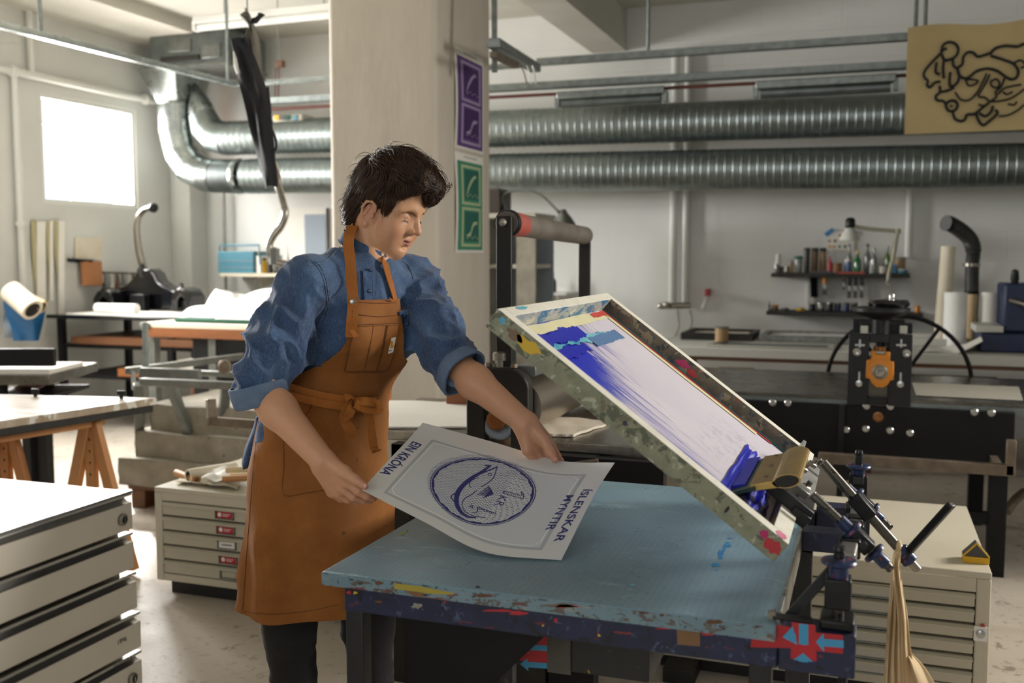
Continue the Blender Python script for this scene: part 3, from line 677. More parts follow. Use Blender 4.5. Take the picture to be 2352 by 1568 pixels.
# ================================================================ grey steel press frame behind the slabs
t = thing('press_frame', (-4.0, 5.2, 0), 'grey steel press frame with sloping top rail between slabs and benches', 'press')
A, B = PD(293, 852, 5.6), PD(560, 818, 6.6)
MB().bar(A, B, .04, .04).build('top_rail', 'grey_steel', t, bevel=.004)
A2, B2 = PD(325, 876, 5.2), PD(640, 890, 5.0); MB().bar(A2, B2, .04, .04).build('lower_rail', 'grey_steel', t, bevel=.004)
A3, B3 = PD(452, 856, 5.9), PD(640, 864, 5.7); MB().bar(A3, B3, .035, .035).build('lower_rail', 'grey_steel', t, bevel=.004)
MB().prism([(0, .02), (.4, .04), (.4, .09), (.02, .09)], PD(320, 880, 5.5), (1, 0, 0), (0, 0, 1), .03).build('side_plate', 'grey_steel', t, bevel=.003)
MB().bar(PD(305, 852, 5.6), PD(308, 895, 5.6), .02, .02).build('tab', 'grey_steel', t)
for x0, x1, D in ((392, 420, 5.2), (318, 320, 5.3), (520, 512, 5.2)):
    p = PD(x0, 882, D); q = PD(x1, 960, D+.1); dr = (q-p); e = p+dr*(p.z/(-dr.z)) if dr.z < 0 else q
    MB().bar(p, V((e.x, e.y, 0)), .05, .04).build('leg', 'grey_steel', t, bevel=.004)
p = PD(334, 740, 5.6); MB().bar(p, PD(334, 850, 5.6), .028, .028).build('upright', 'rail_steel', t, bevel=.003)
for x, y in ((398, 862), (518, 842)):
    MB().lathe([(.04, 0), (.04, .02), (.025, .03), (0, .031)], PD(x, y, 5.45), (0, -1, 0), 16).build('bearing', 'rust_steel', t, smooth=40)
# brown angle iron in front of the slabs
t = thing('angle_iron', PD(485, 970, 4.3), 'brown L-shaped steel bar standing over the stone slabs', 'bar')
MB().bar(PD(484, 916, 4.05), PD(487, 972, 4.05), .035, .035).build('upright', 'rust_steel', t, bevel=.003); MB().bar(PD(480, 966, 4.05), PD(640, 978, 3.95), .03, .035).build('rail', 'rust_steel', t, bevel=.003); q_ = PD(630, 977, 3.955); MB().bar(q_, (q_.x, q_.y, 0), .03, .03).build('leg', 'rust_steel', t, bevel=.003)

# ================================================================ benches at the back left
YL = 6.3; zt = PY(105, 722, YL).z
xa, xb = PY(105, 722, YL).x, PY(455, 740, YL).x
t = thing('work_bench', ((xa+xb)/2, YL+.35, 0), 'long black steel bench under the black hand press', 'bench')
MB().box(xa, YL, zt-.03, xb, YL+.9, zt).build('top', 'black_glossy', t, bevel=.004)
MB().box(xa+.1, YL+.02, zt-.26, xb, YL+.8, zt-.23).build('shelf', 'black_paint', t, bevel=.003); MB().box(xa+.25, YL-.002, zt-.225, xb-.02, YL+.75, zt-.17).build('wood_tray', 'darkwood', t)
for x in (xa+.12, (xa+xb)/2+.45, xb-.06):
    for y in (YL+.04, YL+.8): MB().box(x-.025, y-.025, 0, x+.025, y+.025, zt-.03).build('leg', 'black_paint', t)
zs = .32; MB().box(xa+.3, YL-.1, .40, xb, YL+.6, .43).build('low_shelf', 'black_paint', t); MB().box(xa+.8, YL-.12, .43, xb, YL+.6, .49).build('wood_tray', 'orangewood', t)
# papers and roll on the bench
p0 = PY(300, 716, 6.42); tg = tag(MB().box(p0.x-.55, 6.32, zt+.001, p0.x+.75, 6.8, zt+.012).build('paper_sheets', 'paper', bevel=.002), 'flat pile of white sheets on the black bench', 'paper')
p0, p1 = PY(222, 706, 6.44), PY(314, 706, 6.44); roll('paper_roll', V((p0.x, 6.44, zt+.052)), V((p1.x, 6.44, zt+.052)), .04, 'tissue', 'pale roll lying on the sheets in front of the black hand press', inner=False)
# black cast iron hand press
t = thing('hand_press', PY(330, 715, 6.9), 'glossy black cast-iron hand press with a tall curved steel lever', 'press')
prof = [(218, 718), (219, 688), (226, 672), (240, 666), (262, 668), (280, 662), (298, 645), (308, 630), (322, 623), (338, 623), (350, 632), (358, 650), (370, 660), (388, 668), (402, 674), (402, 718)]
o = PY(330, 718, 6.9); poly = [((PY(x, y, 6.9)-o).x, max((PY(x, y, 6.9)-o).z, 0)) for x, y in prof][::-1]
zt2 = zt; o.z = zt2+.01
MB().prism(poly, o+V((0, .1, 0)), (1, 0, 0), (0, 0, 1), .15).build('bridge', 'black_glossy', t, bevel=.02, seg=3)
pr2 = [(395, 718), (397, 680), (405, 668), (416, 663), (430, 668), (441, 685), (443, 718), (430, 718), (428, 690), (418, 680), (410, 690), (409, 718)]
poly = [((PY(x, y, 6.75)-PY(330, 718, 6.75)).x, max((PY(x, y, 6.75)-PY(330, 718, 6.75)).z, 0)) for x, y in pr2][::-1]
q = PY(330, 718, 6.75); q.z = zt2+.01; MB().prism(poly, q+V((0, .08, 0)), (1, 0, 0), (0, 0, 1), .2).build('end_arch', 'black_glossy', t, bevel=.01)
pr3 = [(212, 718), (213, 688), (222, 672), (236, 666), (250, 671), (258, 688), (259, 718), (248, 718), (246, 694), (238, 684), (228, 694), (226, 718)]
poly = [((PY(x, y, 6.75)-PY(330, 718, 6.75)).x, max((PY(x, y, 6.75)-PY(330, 718, 6.75)).z, 0)) for x, y in pr3][::-1]
MB().prism(poly, q+V((0, .08, 0)), (1, 0, 0), (0, 0, 1), .16).build('end_arch', 'black_glossy', t, bevel=.01)
for x, r in ((240, .03), (326, .04), (417, .03)):
    p = PY(x, 667 if x != 326 else 622, 6.95); MB().lathe([(r, -.05), (r, .01), (r*.6, .03), (r*.5, .06), (0, .065)], p, (0, 0, 1), 16).build('bolt', 'black_glossy', t, smooth=40)
MB().obox(PY(322, 700, 6.85), (.07, 0, 0), (0, .04, 0), (0, 0, .09)).build('ram', 'black_iron', t, bevel=.01)
lv = smoothpath([PY(333, 626, 7.0), PY(324, 596, 6.98), PY(317, 560, 6.95), (PY(314, 520, 6.92)), PY(320, 495, 6.9), PY(333, 481, 6.88), PY(350, 477, 6.86)], 6)
MB().tube(lv, [.034-.0004*i for i in range(len(lv))], 12).build('lever', 'steel', t, smooth=60)
MB().lathe([(0, -.04), (.03, -.03), (.042, 0), (.03, .03), (0, .04)], PY(352, 477, 6.86), (1, 0, .2), 14).build('lever_ball', 'black_iron', t, smooth=60)
# brown bench with the tissue heap
YB2 = 5.75; zt = PY(400, 742, YB2).z; xa, xb = PY(328, 742, YB2).x, -2.6
t = thing('work_bench', ((xa+xb)/2, YB2+.4, 0), 'brown-topped bench with steel edging under the white tissue heap', 'bench')
MB().box(xa, YB2, zt-.035, xb, YB2+.85, zt).build('top', 'cream_paper', t, bevel=.003); MB().box(xa+.02, YB2-.004, zt-.1, xb, YB2+.02, zt-.036).build('apron_rail', 'orangewood', t); MB().box(xa-.02, YB2-.012, zt-.04, xa+.06, YB2+.84, zt-.005).build('edging', 'galvanised', t)
MB().box(xa+.35, YB2+.05, zt-.5, xb, YB2+.7, zt-.46).build('shelf', 'darkwood', t)
for x in (xa+.04, xa+.55, xb-.3):
    for y in (YB2+.06, YB2+.78): MB().box(x-.03, y-.03, 0, x+.03, y+.03, zt-.035).build('leg', 'grey_steel', t)
MB().box(xa+.38, YB2+.04, 0, xa+.62, YB2+.34, zt-.035).build('pedestal', 'black_iron', t, bevel=.01)
for k in range(4):
    b = PY(432+k, 800-12*k, YB2+.3); zz = zt-.46+.05*k
    tag(MB().box(b.x, YB2+.14, zz+.001, b.x+.4-.02*k, YB2+.56, zz+.045-.012*(k % 2)).build('paper_stack', 'paper' if k % 2 == 0 else 'stone', bevel=.004),
        ('lowest pale block on the shelf under the brown bench', 'grey block second from the bottom under the brown bench', 'pale block third from the bottom under the brown bench', 'topmost grey block on the shelf under the brown bench')[k], 'paper stack', 'paper stacks under the brown bench')
gx0, gx1 = PY(425, 735, YB2+.2).x, PY(620, 735, YB2+.2).x
tag(MB().box(gx0, YB2+.08, zt+.001, gx1, YB2+.5, zt+.028).build('felt_blanket', 'green_felt', bevel=.008), 'folded dark green felt under the white tissue heap', 'felt')
def heap(name, px0, px1, y0, y1, Y, depth, z, h, mat, label, seed, cat):
    rnd = random.Random(seed); a = PY(px0, 700, Y).x; b = PY(px1, 700, Y).x; ph = [rnd.uniform(0, 6) for _ in range(8)]
    def fn(u, v):
        e = (1-abs(2*u-1)**6)*(1-abs(2*v-1)**5)
        q = .90+.05*sin(u*5+ph[0]+2*v)+.05*sin(v*5+ph[1]+u*2)+.02*abs(sin(u*9+ph[2]-v*7))+.012*sin(v*17+ph[3]+u*6)
        return (a+(b-a)*u+.02*sin(v*9+ph[4]), Y+depth*v+.02*sin(u*11+ph[5]), z+.002+h*e*q)
    m = MB().grid(fn, 44, 22); m.grid(lambda u, v: (a+(b-a)*u, Y+depth*(1-v), z+.001), 1, 1)
    return tag(m.build(name, mat, smooth=80), label, cat)
heap('tissue_heap', 500, 670, 670, 740, YB2+.1, .55, zt+.028, .21, 'tissue', 'large heap of folded white tissue beside the person on the brown bench', 5, 'tissue')
heap('tissue_heap', 412, 520, 690, 740, YB2+.22, .45, zt+.028, .095, 'tissue', 'lower loose fold of white tissue at the left end of the felt', 11, 'tissue')
heap('tissue_heap', 455, 530, 690, 740, YB2+.42, .3, zt+.028, .19, 'tissue', 'small crumpled white tissue behind the lower fold', 15, 'tissue')

# ================================================================ far left: dark machine corner, bag, wall tools
t = thing('flat_press', PD(60, 900, 4.9), 'dark flat press with a black side plate left of the trestle table', 'press')
a = PD(-40, 800, 5.1); b = PD(126, 800, 5.1)
d = (b-a).normalized(); nrm = V((d.y, -d.x, 0))
MB().obox((a+b)/2+V((0, 0, -.045)), (b-a)/2, nrm*.02, (0, 0, .045)).build('side_plate', 'black_paint', t, bevel=.006)
MB().obox((a+b)/2+V((0, 0, -.15))+nrm*-.2, (b-a)/2*1.05, nrm*.3, (0, 0, .025)).build('bed', 'bed_steel', t, bevel=.004); MB().obox((a+b)/2+V((0, 0, -.115))+nrm*-.15, (b-a)/2*.95, nrm*.2, (0, 0, .01)).build('paper_bed', 'paper', t)
MB().obox((a+b)/2+V((0, 0, -.245))+nrm*-.15, (b-a)/2, nrm*.25, (0, 0, .01)).build('tray', 'black_paint', t)
for s in (-.9, -.45):
    for w in (.05, -.42): p = (a+b)/2+(b-a)/2*s+nrm*w; MB().bar((p.x, p.y, 0), (p.x, p.y, p.z-.17), .06, .06).build('leg', 'black_paint', t, bevel=.004)
crumple('felt_pad', [(28, 892), (128, 890), (118, 872), (40, 866)], (a.z-.235), 'pink_felt', 'pink felt folded on the tray of the dark flat press', 4, 'felt', .06, 10, .008)
crumple('felt_pad', [(-20, 890), (22, 890), (20, 868), (-10, 868)], (a.z-.235), 'pink_felt', 'pink felt end at the picture edge on the dark flat press', 6, 'felt', .05, 8, .008)
# blue bag with rolls
t = thing('blue_bag', PX(60, 775, XL+.25), 'blue plastic bag hanging on the left wall stuffed with cream rolls', 'bag')
def bagp(u, v):
    x = 8+98*u+(22*(1-v) if u < .5 else -20*(1-v))*(abs(2*u-1)); y = 690+92*(1-v)
    p = PX(x, y, XL+.16); p.x += .16*sin(u*pi)*(.5+.5*v)+.015*sin(u*14+v*6); return p
MB().grid(bagp, 22, 10, .004).build('bag_body', 'blue_plastic', t, smooth=70)
MB().grid(lambda u, v: PX(8+60*u, 700+75*v, XL+.08)+V((.05*sin(u*pi)+.012*sin(v*9+u*5), 0, 0)), 12, 10, .004).build('sack', 'grey_blue', t, smooth=70)
for k, (q0, q1, r, m) in enumerate((((25, 668), (75, 712), .085, 'cream_paper'), ((50, 680), (98, 705), .05, 'calico'))):
    a, b = PX(*q0, XL+.2+.05*k), PX(*q1, XL+.42); roll('paper_roll', b, a, r, m, ('fat cream roll sticking out of the blue bag', 'thinner tan roll behind the fat one in the blue bag')[k])
# hanging strips, leather pad, tool rack on the left wall
for k, (x0, x1, y0, y1, m) in enumerate(((72, 82, 506, 690, 'olive_tape'), (84, 104, 508, 700, 'paper'), (106, 113, 508, 680, 'olive_tape'), (114, 122, 507, 690, 'paper'), (124, 132, 506, 650, 'olive_tape'), (134, 148, 508, 720, 'paper'))):
    a, b = PX(x0, y0, XL+.02), PX(x1, y1, XL+.02)
    tag(MB().grid(lambda u, v: PX(x0+(x1-x0)*u+(10*v*v if m == 'olive_tape' else 0), y0+(y1-y0)*v, XL+.015+.006*k+.008*sin(v*6+k)), 3, 12, .003).build('hanging_strip', m, smooth=60),
        'narrow hanging strip on the left wall, ' + ('first', 'second', 'third', 'fourth', 'fifth', 'sixth')[k] + ' from the wall pipe', 'strip', 'strips hanging on the left wall')
t = thing('peg_rail', PX(195, 597, XL+.03), 'short dark peg rail on the left wall holding a tan leather pad', 'rail')
MB().bar(PX(158, 597, XL+.03), PX(212, 601, XL+.03), .03, .03).build('rail', 'black_iron', t); 
for x in (165, 190, 208): MB().cyl(PX(x, 600, XL+.03), PX(x, 600, XL+.1), .01, n=8).build('peg', 'black_iron', t)
tag(MB().grid(lambda u, v: PX(184+45*u+3*v, 600+56*v, XL+.05+.012*sin(u*3)), 6, 6, .02).build('leather_pad', 'leather_pad', smooth=50), 'tan leather pad hanging from the peg rail', 'pad')
tag(MB().grid(lambda u, v: PX(172+62*u, 545+50*v, XL+.012), 2, 2, .002).build('wall_notice', 'cream_paper'), 'faint cream sheet pinned above the tan leather pad', 'notice')
t = thing('tool_rack', PX(275, 630, XL+.05), 'small tool rack with hanging tools left of the black hand press', 'rack')
MB().bar(PX(238, 626, XL+.05), PX(312, 628, XL+.05), .03, .02).build('rail', 'rust_steel', t)
for k, x in enumerate((243, 256, 268, 281, 294, 305)): MB().tube([PX(x, 627, XL+.06), PX(x+2, 645, XL+.06), PX(x+1, 656+4*(k % 3), XL+.06)], [.008, .014, .022], 8).build('tool', ('grey_steel', 'shelf_white', 'darkwood')[k % 3], t, smooth=50)

# ================================================================ shelf on the back wall, left
YSH = 7.85; zt = PY(600, 628, YSH).z; xa, xb = PY(505, 628, YSH).x, PY(745, 628, YSH).x
t = thing('wall_shelf', ((xa+xb)/2, YSH+.15, zt), 'pale shelf on the back wall holding the blue file box', 'shelf')
MB().box(xa, YSH, zt-.03, xb, YB, zt).build('board', 'cream_paper', t, bevel=.003)
for x in (xa+.35, xb-.25): MB().prism([(0, 0), (.3, 0), (.3, -.25)], (x, YSH+.03, zt-.03), (0, 1, 0), (0, 0, 1), .02).build('bracket', 'grey_label', t)
MB().bar(PY(640, 648, YSH), PY(586, 672, YSH+.05), .02, .012).build('stay', 'rail_steel', t)
zt += .001
x = pbox(500, 577, 582, 622, YSH+.04, .24); t = thing('file_box', ((x[0]+x[3])/2, YSH+.16, zt), 'cyan file box with a wire frame handle on the back shelf', 'box')
MB().box(x[0], x[1], zt, x[3], x[4], x[5]).build('box_body', 'cyan_box', t, bevel=.006)
for k in range(2): MB().box(x[0]-.002, x[1]-.004, zt+.05+.06*k, x[3]+.002, x[1]+.002, zt+.056+.06*k).build('ridge', 'grey_blue', t)
fz = PY(540, 563, YSH+.04).z; MB().tube([(x[0]+.01, x[1]+.02, x[5]), (x[0]+.02, x[1]+.02, fz), (x[3]+.05, x[1]+.02, fz), (x[3]+.06, x[1]+.02, zt+.08)], .009, 8).build('wire_handle', 'cyan_box', t, smooth=60)
tag(MB().box(x[3]+.01, YSH+.06, zt, x[3]+.06, YSH+.25, zt+.16).build('white_binder', 'white_label', bevel=.004), 'thin white binder beside the cyan file box', 'binder')
def bottle(name, px0, px1, ytop, Y, z0, mat, label, kind='bottle', cap=None, cat=None, group=None, shoulder=.55, sx=1):
    a, b = PY(px0, 600, Y), PY(px1, 600, Y); r = (b.x-a.x)/2; c = V(((a.x+b.x)/2, Y, z0)); h = max(PY((px0+px1)/2, ytop, Y).z-z0, .02)
    t = thing(name, c, label, cat or kind, group)
    if kind == 'bottle': pr = [(0, 0), (r*.95, .001), (r, .01), (r, h*shoulder), (r*.8, h*(shoulder+.09)), (r*.36, h*(shoulder+.2)), (r*.32, h*.93), (r*.4, h*.935), (r*.4, h*.96)]
    else: pr = [(0, 0), (r*.97, .001), (r, .006), (r, h*.84), (r*.94, h*.88)]
    MB().lathe(pr, c, (0, 0, 1), 16, False).build('body', mat, t, smooth=45)
    ch = (h*.9, h) if kind == 'bottle' else (h*.84, h); cr_ = r*.42 if kind == 'bottle' else r*1.03
    MB().lathe([(cr_, ch[0]), (cr_, ch[1]-.003), (cr_*.9, ch[1]), (0, ch[1])], c, (0, 0, 1), 14, False).build('cap', cap or mat, t, smooth=45)
    return t
for k, (x0, x1, y, m, cp, kd, lb) in enumerate(((590, 601, 577, 'lamp_beige', 'yellow_plastic', 'bottle', 'small squat bottle with yellow cap beside the white binder'), (600, 612, 592, 'yellow_plastic', 'grey_plastic', 'jar', 'little yellow jar on the back shelf'), (614, 624, 600, 'jar_dark', 'jar_dark', 'jar', 'small dark jar behind the bent steel tube, left one'), (626, 638, 598, 'tin_steel', 'tin_steel', 'jar', 'small tin behind the bent steel tube, middle one'), (640, 650, 586, 'grey_plastic', 'grey_plastic', 'bottle', 'grey bottle behind the bent steel tube'), (655, 664, 566, 'white_label', 'white_label', 'bottle', 'slim white bottle near the blue wall print'), (668, 680, 597, 'tin_steel', 'grey_plastic', 'jar', 'small tin under the blue wall print'))):
    bottle('shelf_bottle' if kd == 'bottle' else 'shelf_jar', x0, x1, y, YSH+.1+.02*(k % 2), zt, m, lb, kd, cp, group='bits on the back left shelf')
t = thing('wall_print', PY(705, 620, 8.19), 'pale blue and white sheet pinned on the back wall left of the pillar', 'print')
MB().box(*pbox(664, 477, 752, 620, 8.19, .006)).build('sheet', 'paper', t); MB().box(*pbox(700, 492, 748, 600, 8.186, .003)).build('blue_print', 'grey_blue', t); MB().box(*pbox(750, 478, 754, 622, 8.17, .02)).build('edge_strip', 'black_frame', t)

# ================================================================ hanging black apron and the bent tube
t = thing('hanging_apron', PD(600, 430, 5.2), 'black apron with grey lining hanging from a rail left of the pillar', 'apron')
def strip2(L, R, Dm, bow, name, mat, parent, n=26, nv=8, thick=.004):
    L = smoothpath([PD(x, y, Dm) for x, y in L], 6); R = smoothpath([PD(x, y, Dm) for x, y in R], 6); m = min(len(L), len(R))-1
    def fn(u, v):
        i = u*m; k = int(min(i, m-1)); f = i-k; a = L[k].lerp(L[k+1], f); b = R[k].lerp(R[k+1], f)
        return a.lerp(b, v)-cf*(bow*sin(v*pi)+.018*sin(v*8+u*4)+.01*sin(v*15-u*9))
    return MB().grid(fn, n, nv, thick).build(name, mat, parent, smooth=70)
strip2([(531, 98), (545, 170), (566, 250), (582, 330), (608, 433)], [(566, 86), (590, 140), (615, 220), (628, 320), (637, 428)], 5.2, .05, 'front_panel', 'apron_black', t)
strip2([(553, 40), (572, 62), (567, 90), (580, 140), (606, 180)], [(566, 20), (582, 50), (594, 95), (600, 150), (608, 185)], 5.24, .02, 'lining', 'apron_lining', t)
strip2([(572, 55), (580, 46), (592, 32)], [(580, 60), (588, 50), (607, 32)], 5.18, .01, 'hook_tab', 'apron_black', t, 8, 3)
MB().tube(smoothpath([PD(615, 200, 5.15), PD(620, 250, 5.12), PD(622, 290, 5.12), PD(632, 315, 5.1), PD(634, 340, 5.12), PD(624, 345, 5.14)], 5), .007, 6).build('tie', 'apron_black', t, smooth=60)
MB().tube([PD(538, 115, 5.16), PD(542, 150, 5.15), PD(546, 170, 5.16)], [.006, .012, .006], 6).build('tag', 'white_label', t, smooth=60)
q = PD(568, 22, 5.24); MB().cyl(q+V((0, 0, -.02)), (q.x, q.y, ZC), .004, n=6).build('cord', 'rail_steel', t)
t = thing('bent_tube', PD(690, 603, 5.7), 'bent shiny steel tube snaking down from the hanging apron', 'tube')
MB().tube(smoothpath([PD(600, 300, 5.5), PD(634, 395, 5.5), PD(640, 430, 5.5), PD(651, 468, 5.5), PD(655, 492, 5.5), (PD(645, 520, 5.5)), PD(628, 542, 5.5), PD(619, 562, 5.5), PD(622, 585, 5.5), PD(634, 600, 5.5), PD(652, 606, 5.5), PD(700, 606, 5.5), PD(740, 606, 5.5)], 7), .021, 12).build('tube_run', 'steel', t, smooth=60)
MB().lathe([(.0, -.05), (.028, -.045), (.03, .04), (0, .05)], PD(630, 588, 5.5), (0, 0, 1), 12).build('joint', 'grey_steel', t, smooth=60)
q = PD(740, 606, 5.5); MB().cyl(q, (q.x, q.y, 0.0), .021, n=10).build('post', 'grey_steel', t, smooth=40)
# ================================================================ back bench, right
YBB = 6.5; zt = PY(1900, 806, YBB).z
t = thing('work_bench', (.2, 7.0, 0), 'long white-edged bench along the back wall behind the black etching press', 'bench')
MB().box(-1.35, YBB, zt-.06, 3.2, 7.7, zt).build('top', 'shelf_white', t, bevel=.004); MB().box(-1.33, YBB+.02, zt-.085, 3.2, YBB+.06, zt-.06).build('front_strip', 'darkwood', t)
MB().box(-1.3, YBB+.1, zt-.36, 3.2, 7.6, zt-.33).build('shelf', 'stone', t)
for x in (-1.25, .0, 1.3, 3.1):
    for y in (YBB+.08, 7.5): MB().box(x-.04, y-.04, 0, x+.04, y+.04, zt-.06).build('leg', 'darkwood', t)
for k, (x0, x1, c) in enumerate(((-1.0, -.75, 'lightwood'), (-.7, -.15, 'black_paint'), (.25, .8, 'orangewood'), (.85, 1.5, 'darkwood'))):
    tag(MB().box(x0, YBB+.15, zt-.329, x1, 7.2, zt-.2-.03*(k % 2)).build('carton', c, bevel=.005), ('tan flat carton on the shelf below the back bench', 'black flat case on the shelf below the back bench', 'orange-brown flat crate below the back bench behind the wheel', 'dark wooden crate below the back bench at its far end')[k], 'carton')
for k, (x0, x1, y0, m, f) in enumerate(((-1.25, -.75, 7.05, 'black_frame', 'felt'), (-.7, -.05, 7.0, 'tin_steel', 'tissue'), (.1, .6, 7.05, 'shelf_white', 'paper'), (-1.0, -.2, 6.55, 'grey_label', 'galvanised'))):
    tg = thing('drying_tray', ((x0+x1)/2, y0+.25, zt), ('dark flat frame lying on the back bench nearest the etching press roller', 'grey-edged flat frame lying on the back bench under the bottle shelf', 'pale flat frame lying on the back bench by the tall roll', 'sheet of glass lying along the front of the back bench')[k], 'frame')
    h = .05 if k < 3 else .012
    fr = MB(); d_ = .5 if k < 3 else .35
    fr.box(x0, y0, zt+.001, x1, y0+.04, zt+h); fr.box(x0, y0+d_-.04, zt+.001, x1, y0+d_, zt+h); fr.box(x0, y0+.04, zt+.001, x0+.04, y0+d_-.04, zt+h); fr.box(x1-.04, y0+.04, zt+.001, x1, y0+d_-.04, zt+h)
    fr.build('rim', m, tg, bevel=.003); MB().box(x0+.04, y0+.04, zt+.001, x1-.04, y0+d_-.04, zt+h*.6).build('panel', f, tg)
p = PY(1660, 775, 6.9); tg = thing('ink_tin', (p.x, 6.85, zt), 'brown ink tin standing on the glass sheet of the back bench', 'tin')
MB().lathe([(0, .013), (.045, .013), (.045, .10), (.04, .105), (0, .105)], (p.x, 6.85, zt), (0, 0, 1), 18, False).build('body', 'jar_tan', tg, smooth=40); MB().lathe([(.047, .1), (.047, .112), (0, .114)], (p.x, 6.85, zt), (0, 0, 1), 18, False).build('lid', 'tin_steel', tg, smooth=40)
# paper rolls standing on the bench
def stand_roll(x0, x1, y0, Y, mat, label, lean=0):
    a, b = PY(x0, 700, Y), PY(x1, 700, Y); r = (b.x-a.x)/2; c = V(((a.x+b.x)/2, Y, zt+.002)); top = PY((x0+x1)/2, y0, Y).z
    return roll('paper_roll', c, (c.x+lean, Y+.02, top), r, mat, label, inner=True, group='paper rolls standing on the back bench')
stand_roll(2146, 2180, 566, 7.3, 'cream_paper', 'tallest slim cream roll standing on the back bench', .03)
stand_roll(2168, 2222, 672, 7.1, 'tissue', 'broad white roll standing next to the tallest cream roll')
stand_roll(2216, 2246, 676, 7.28, 'calico', 'tan roll standing behind the broad white roll')
stand_roll(2254, 2294, 672, 7.1, 'paper', 'short white roll standing right of the black vent hose')
for q in range(1):
    a = PZ(2120, 812, zt+.01); w = .34
    tag(MB().grid(lambda u, v: (a.x+w*u, 6.62+.4*v, zt+.003+.09*max(0, u-.5)**1.5*2.2*(1+.3*sin(v*5))+.006*sin(u*8+v*3)), 12, 6, .002).build('loose_paper', 'paper', smooth=60), 'curling white sheet on the back bench in front of the rolls', 'paper')
# dark blue small press at the edge
t = thing('bench_press', PY(2320, 800, 6.8), 'dark blue bench machine at the far end of the back bench', 'machine')
MB().box(*[*(PY(2250, 790, 6.75).x, 6.75, zt+.002), *(PY(2352, 790, 6.75).x+.3, 7.2, zt+.12)]).build('base', 'dark_blue_paint', t, bevel=.01)
x0 = PY(2306, 700, 6.8).x; MB().box(x0, 6.8, zt+.12, x0+.45, 7.2, zt+.42).build('body', 'dark_blue_paint', t, bevel=.015)
MB().box(PY(2240, 790, 6.7).x, 6.72, zt+.125, x0-.005, 7.1, zt+.165).build('platen', 'shelf_white', t, bevel=.004)
for k in range(3): MB().lathe([(.02, -.03), (.025, 0), (.02, .05), (0, .06)], (x0+.06+.1*k, 6.85, zt+.45), (0, 0, 1), 12).build('knob', 'black_iron', t, smooth=50)
MB().tube([(x0+.03, 6.79, zt+.32), (x0+.1, 6.76, zt+.3), (x0+.2, 6.78, zt+.2)], .018, 8).build('lever', 'steel', t, smooth=50)

# ---------------------------------------------------------------- bottle shelf on the back wall
YS2 = 7.9; z1 = PY(1930, 628, YS2).z; xa, xb = PY(1771, 628, YS2).x, PY(2090, 630, YS2).x
t = thing('wall_shelf', ((xa+xb)/2, 8.0, z1), 'upper dark shelf on the back wall crowded with bottles and jars', 'shelf')
MB().box(xa, YS2, z1-.03, xb, YB, z1).build('board', 'shelf_dark', t, bevel=.003)
z2 = PY(1930, 717, YS2).z; xa2, xb2 = PY(1760, 716, YS2).x, PY(2120, 716, YS2).x
t2 = thing('wall_shelf', ((xa2+xb2)/2, 8.0, z2), 'lower dark shelf on the back wall with tins, below the bottles', 'shelf')
MB().box(xa2, YS2, z2-.03, xb2, YB, z2).build('board', 'shelf_dark', t2, bevel=.003)
for px in (1864, 1987): a = PY(px, 650, 8.17); MB().box(a.x-.025, 8.15, z2, a.x+.025, YB, z1-.03).build('upright', 'shelf_white', t2)
for px in (1868, ): a = PY(px, 640, 7.95); MB().prism([(0, 0), (.16, 0), (.16, -.16)], (a.x, 7.98, z1-.03), (0, 1, 0), (0, 0, 1), .05).build('bracket', 'black_iron', t)
Z1 = z1+.002; Z2 = z2+.002
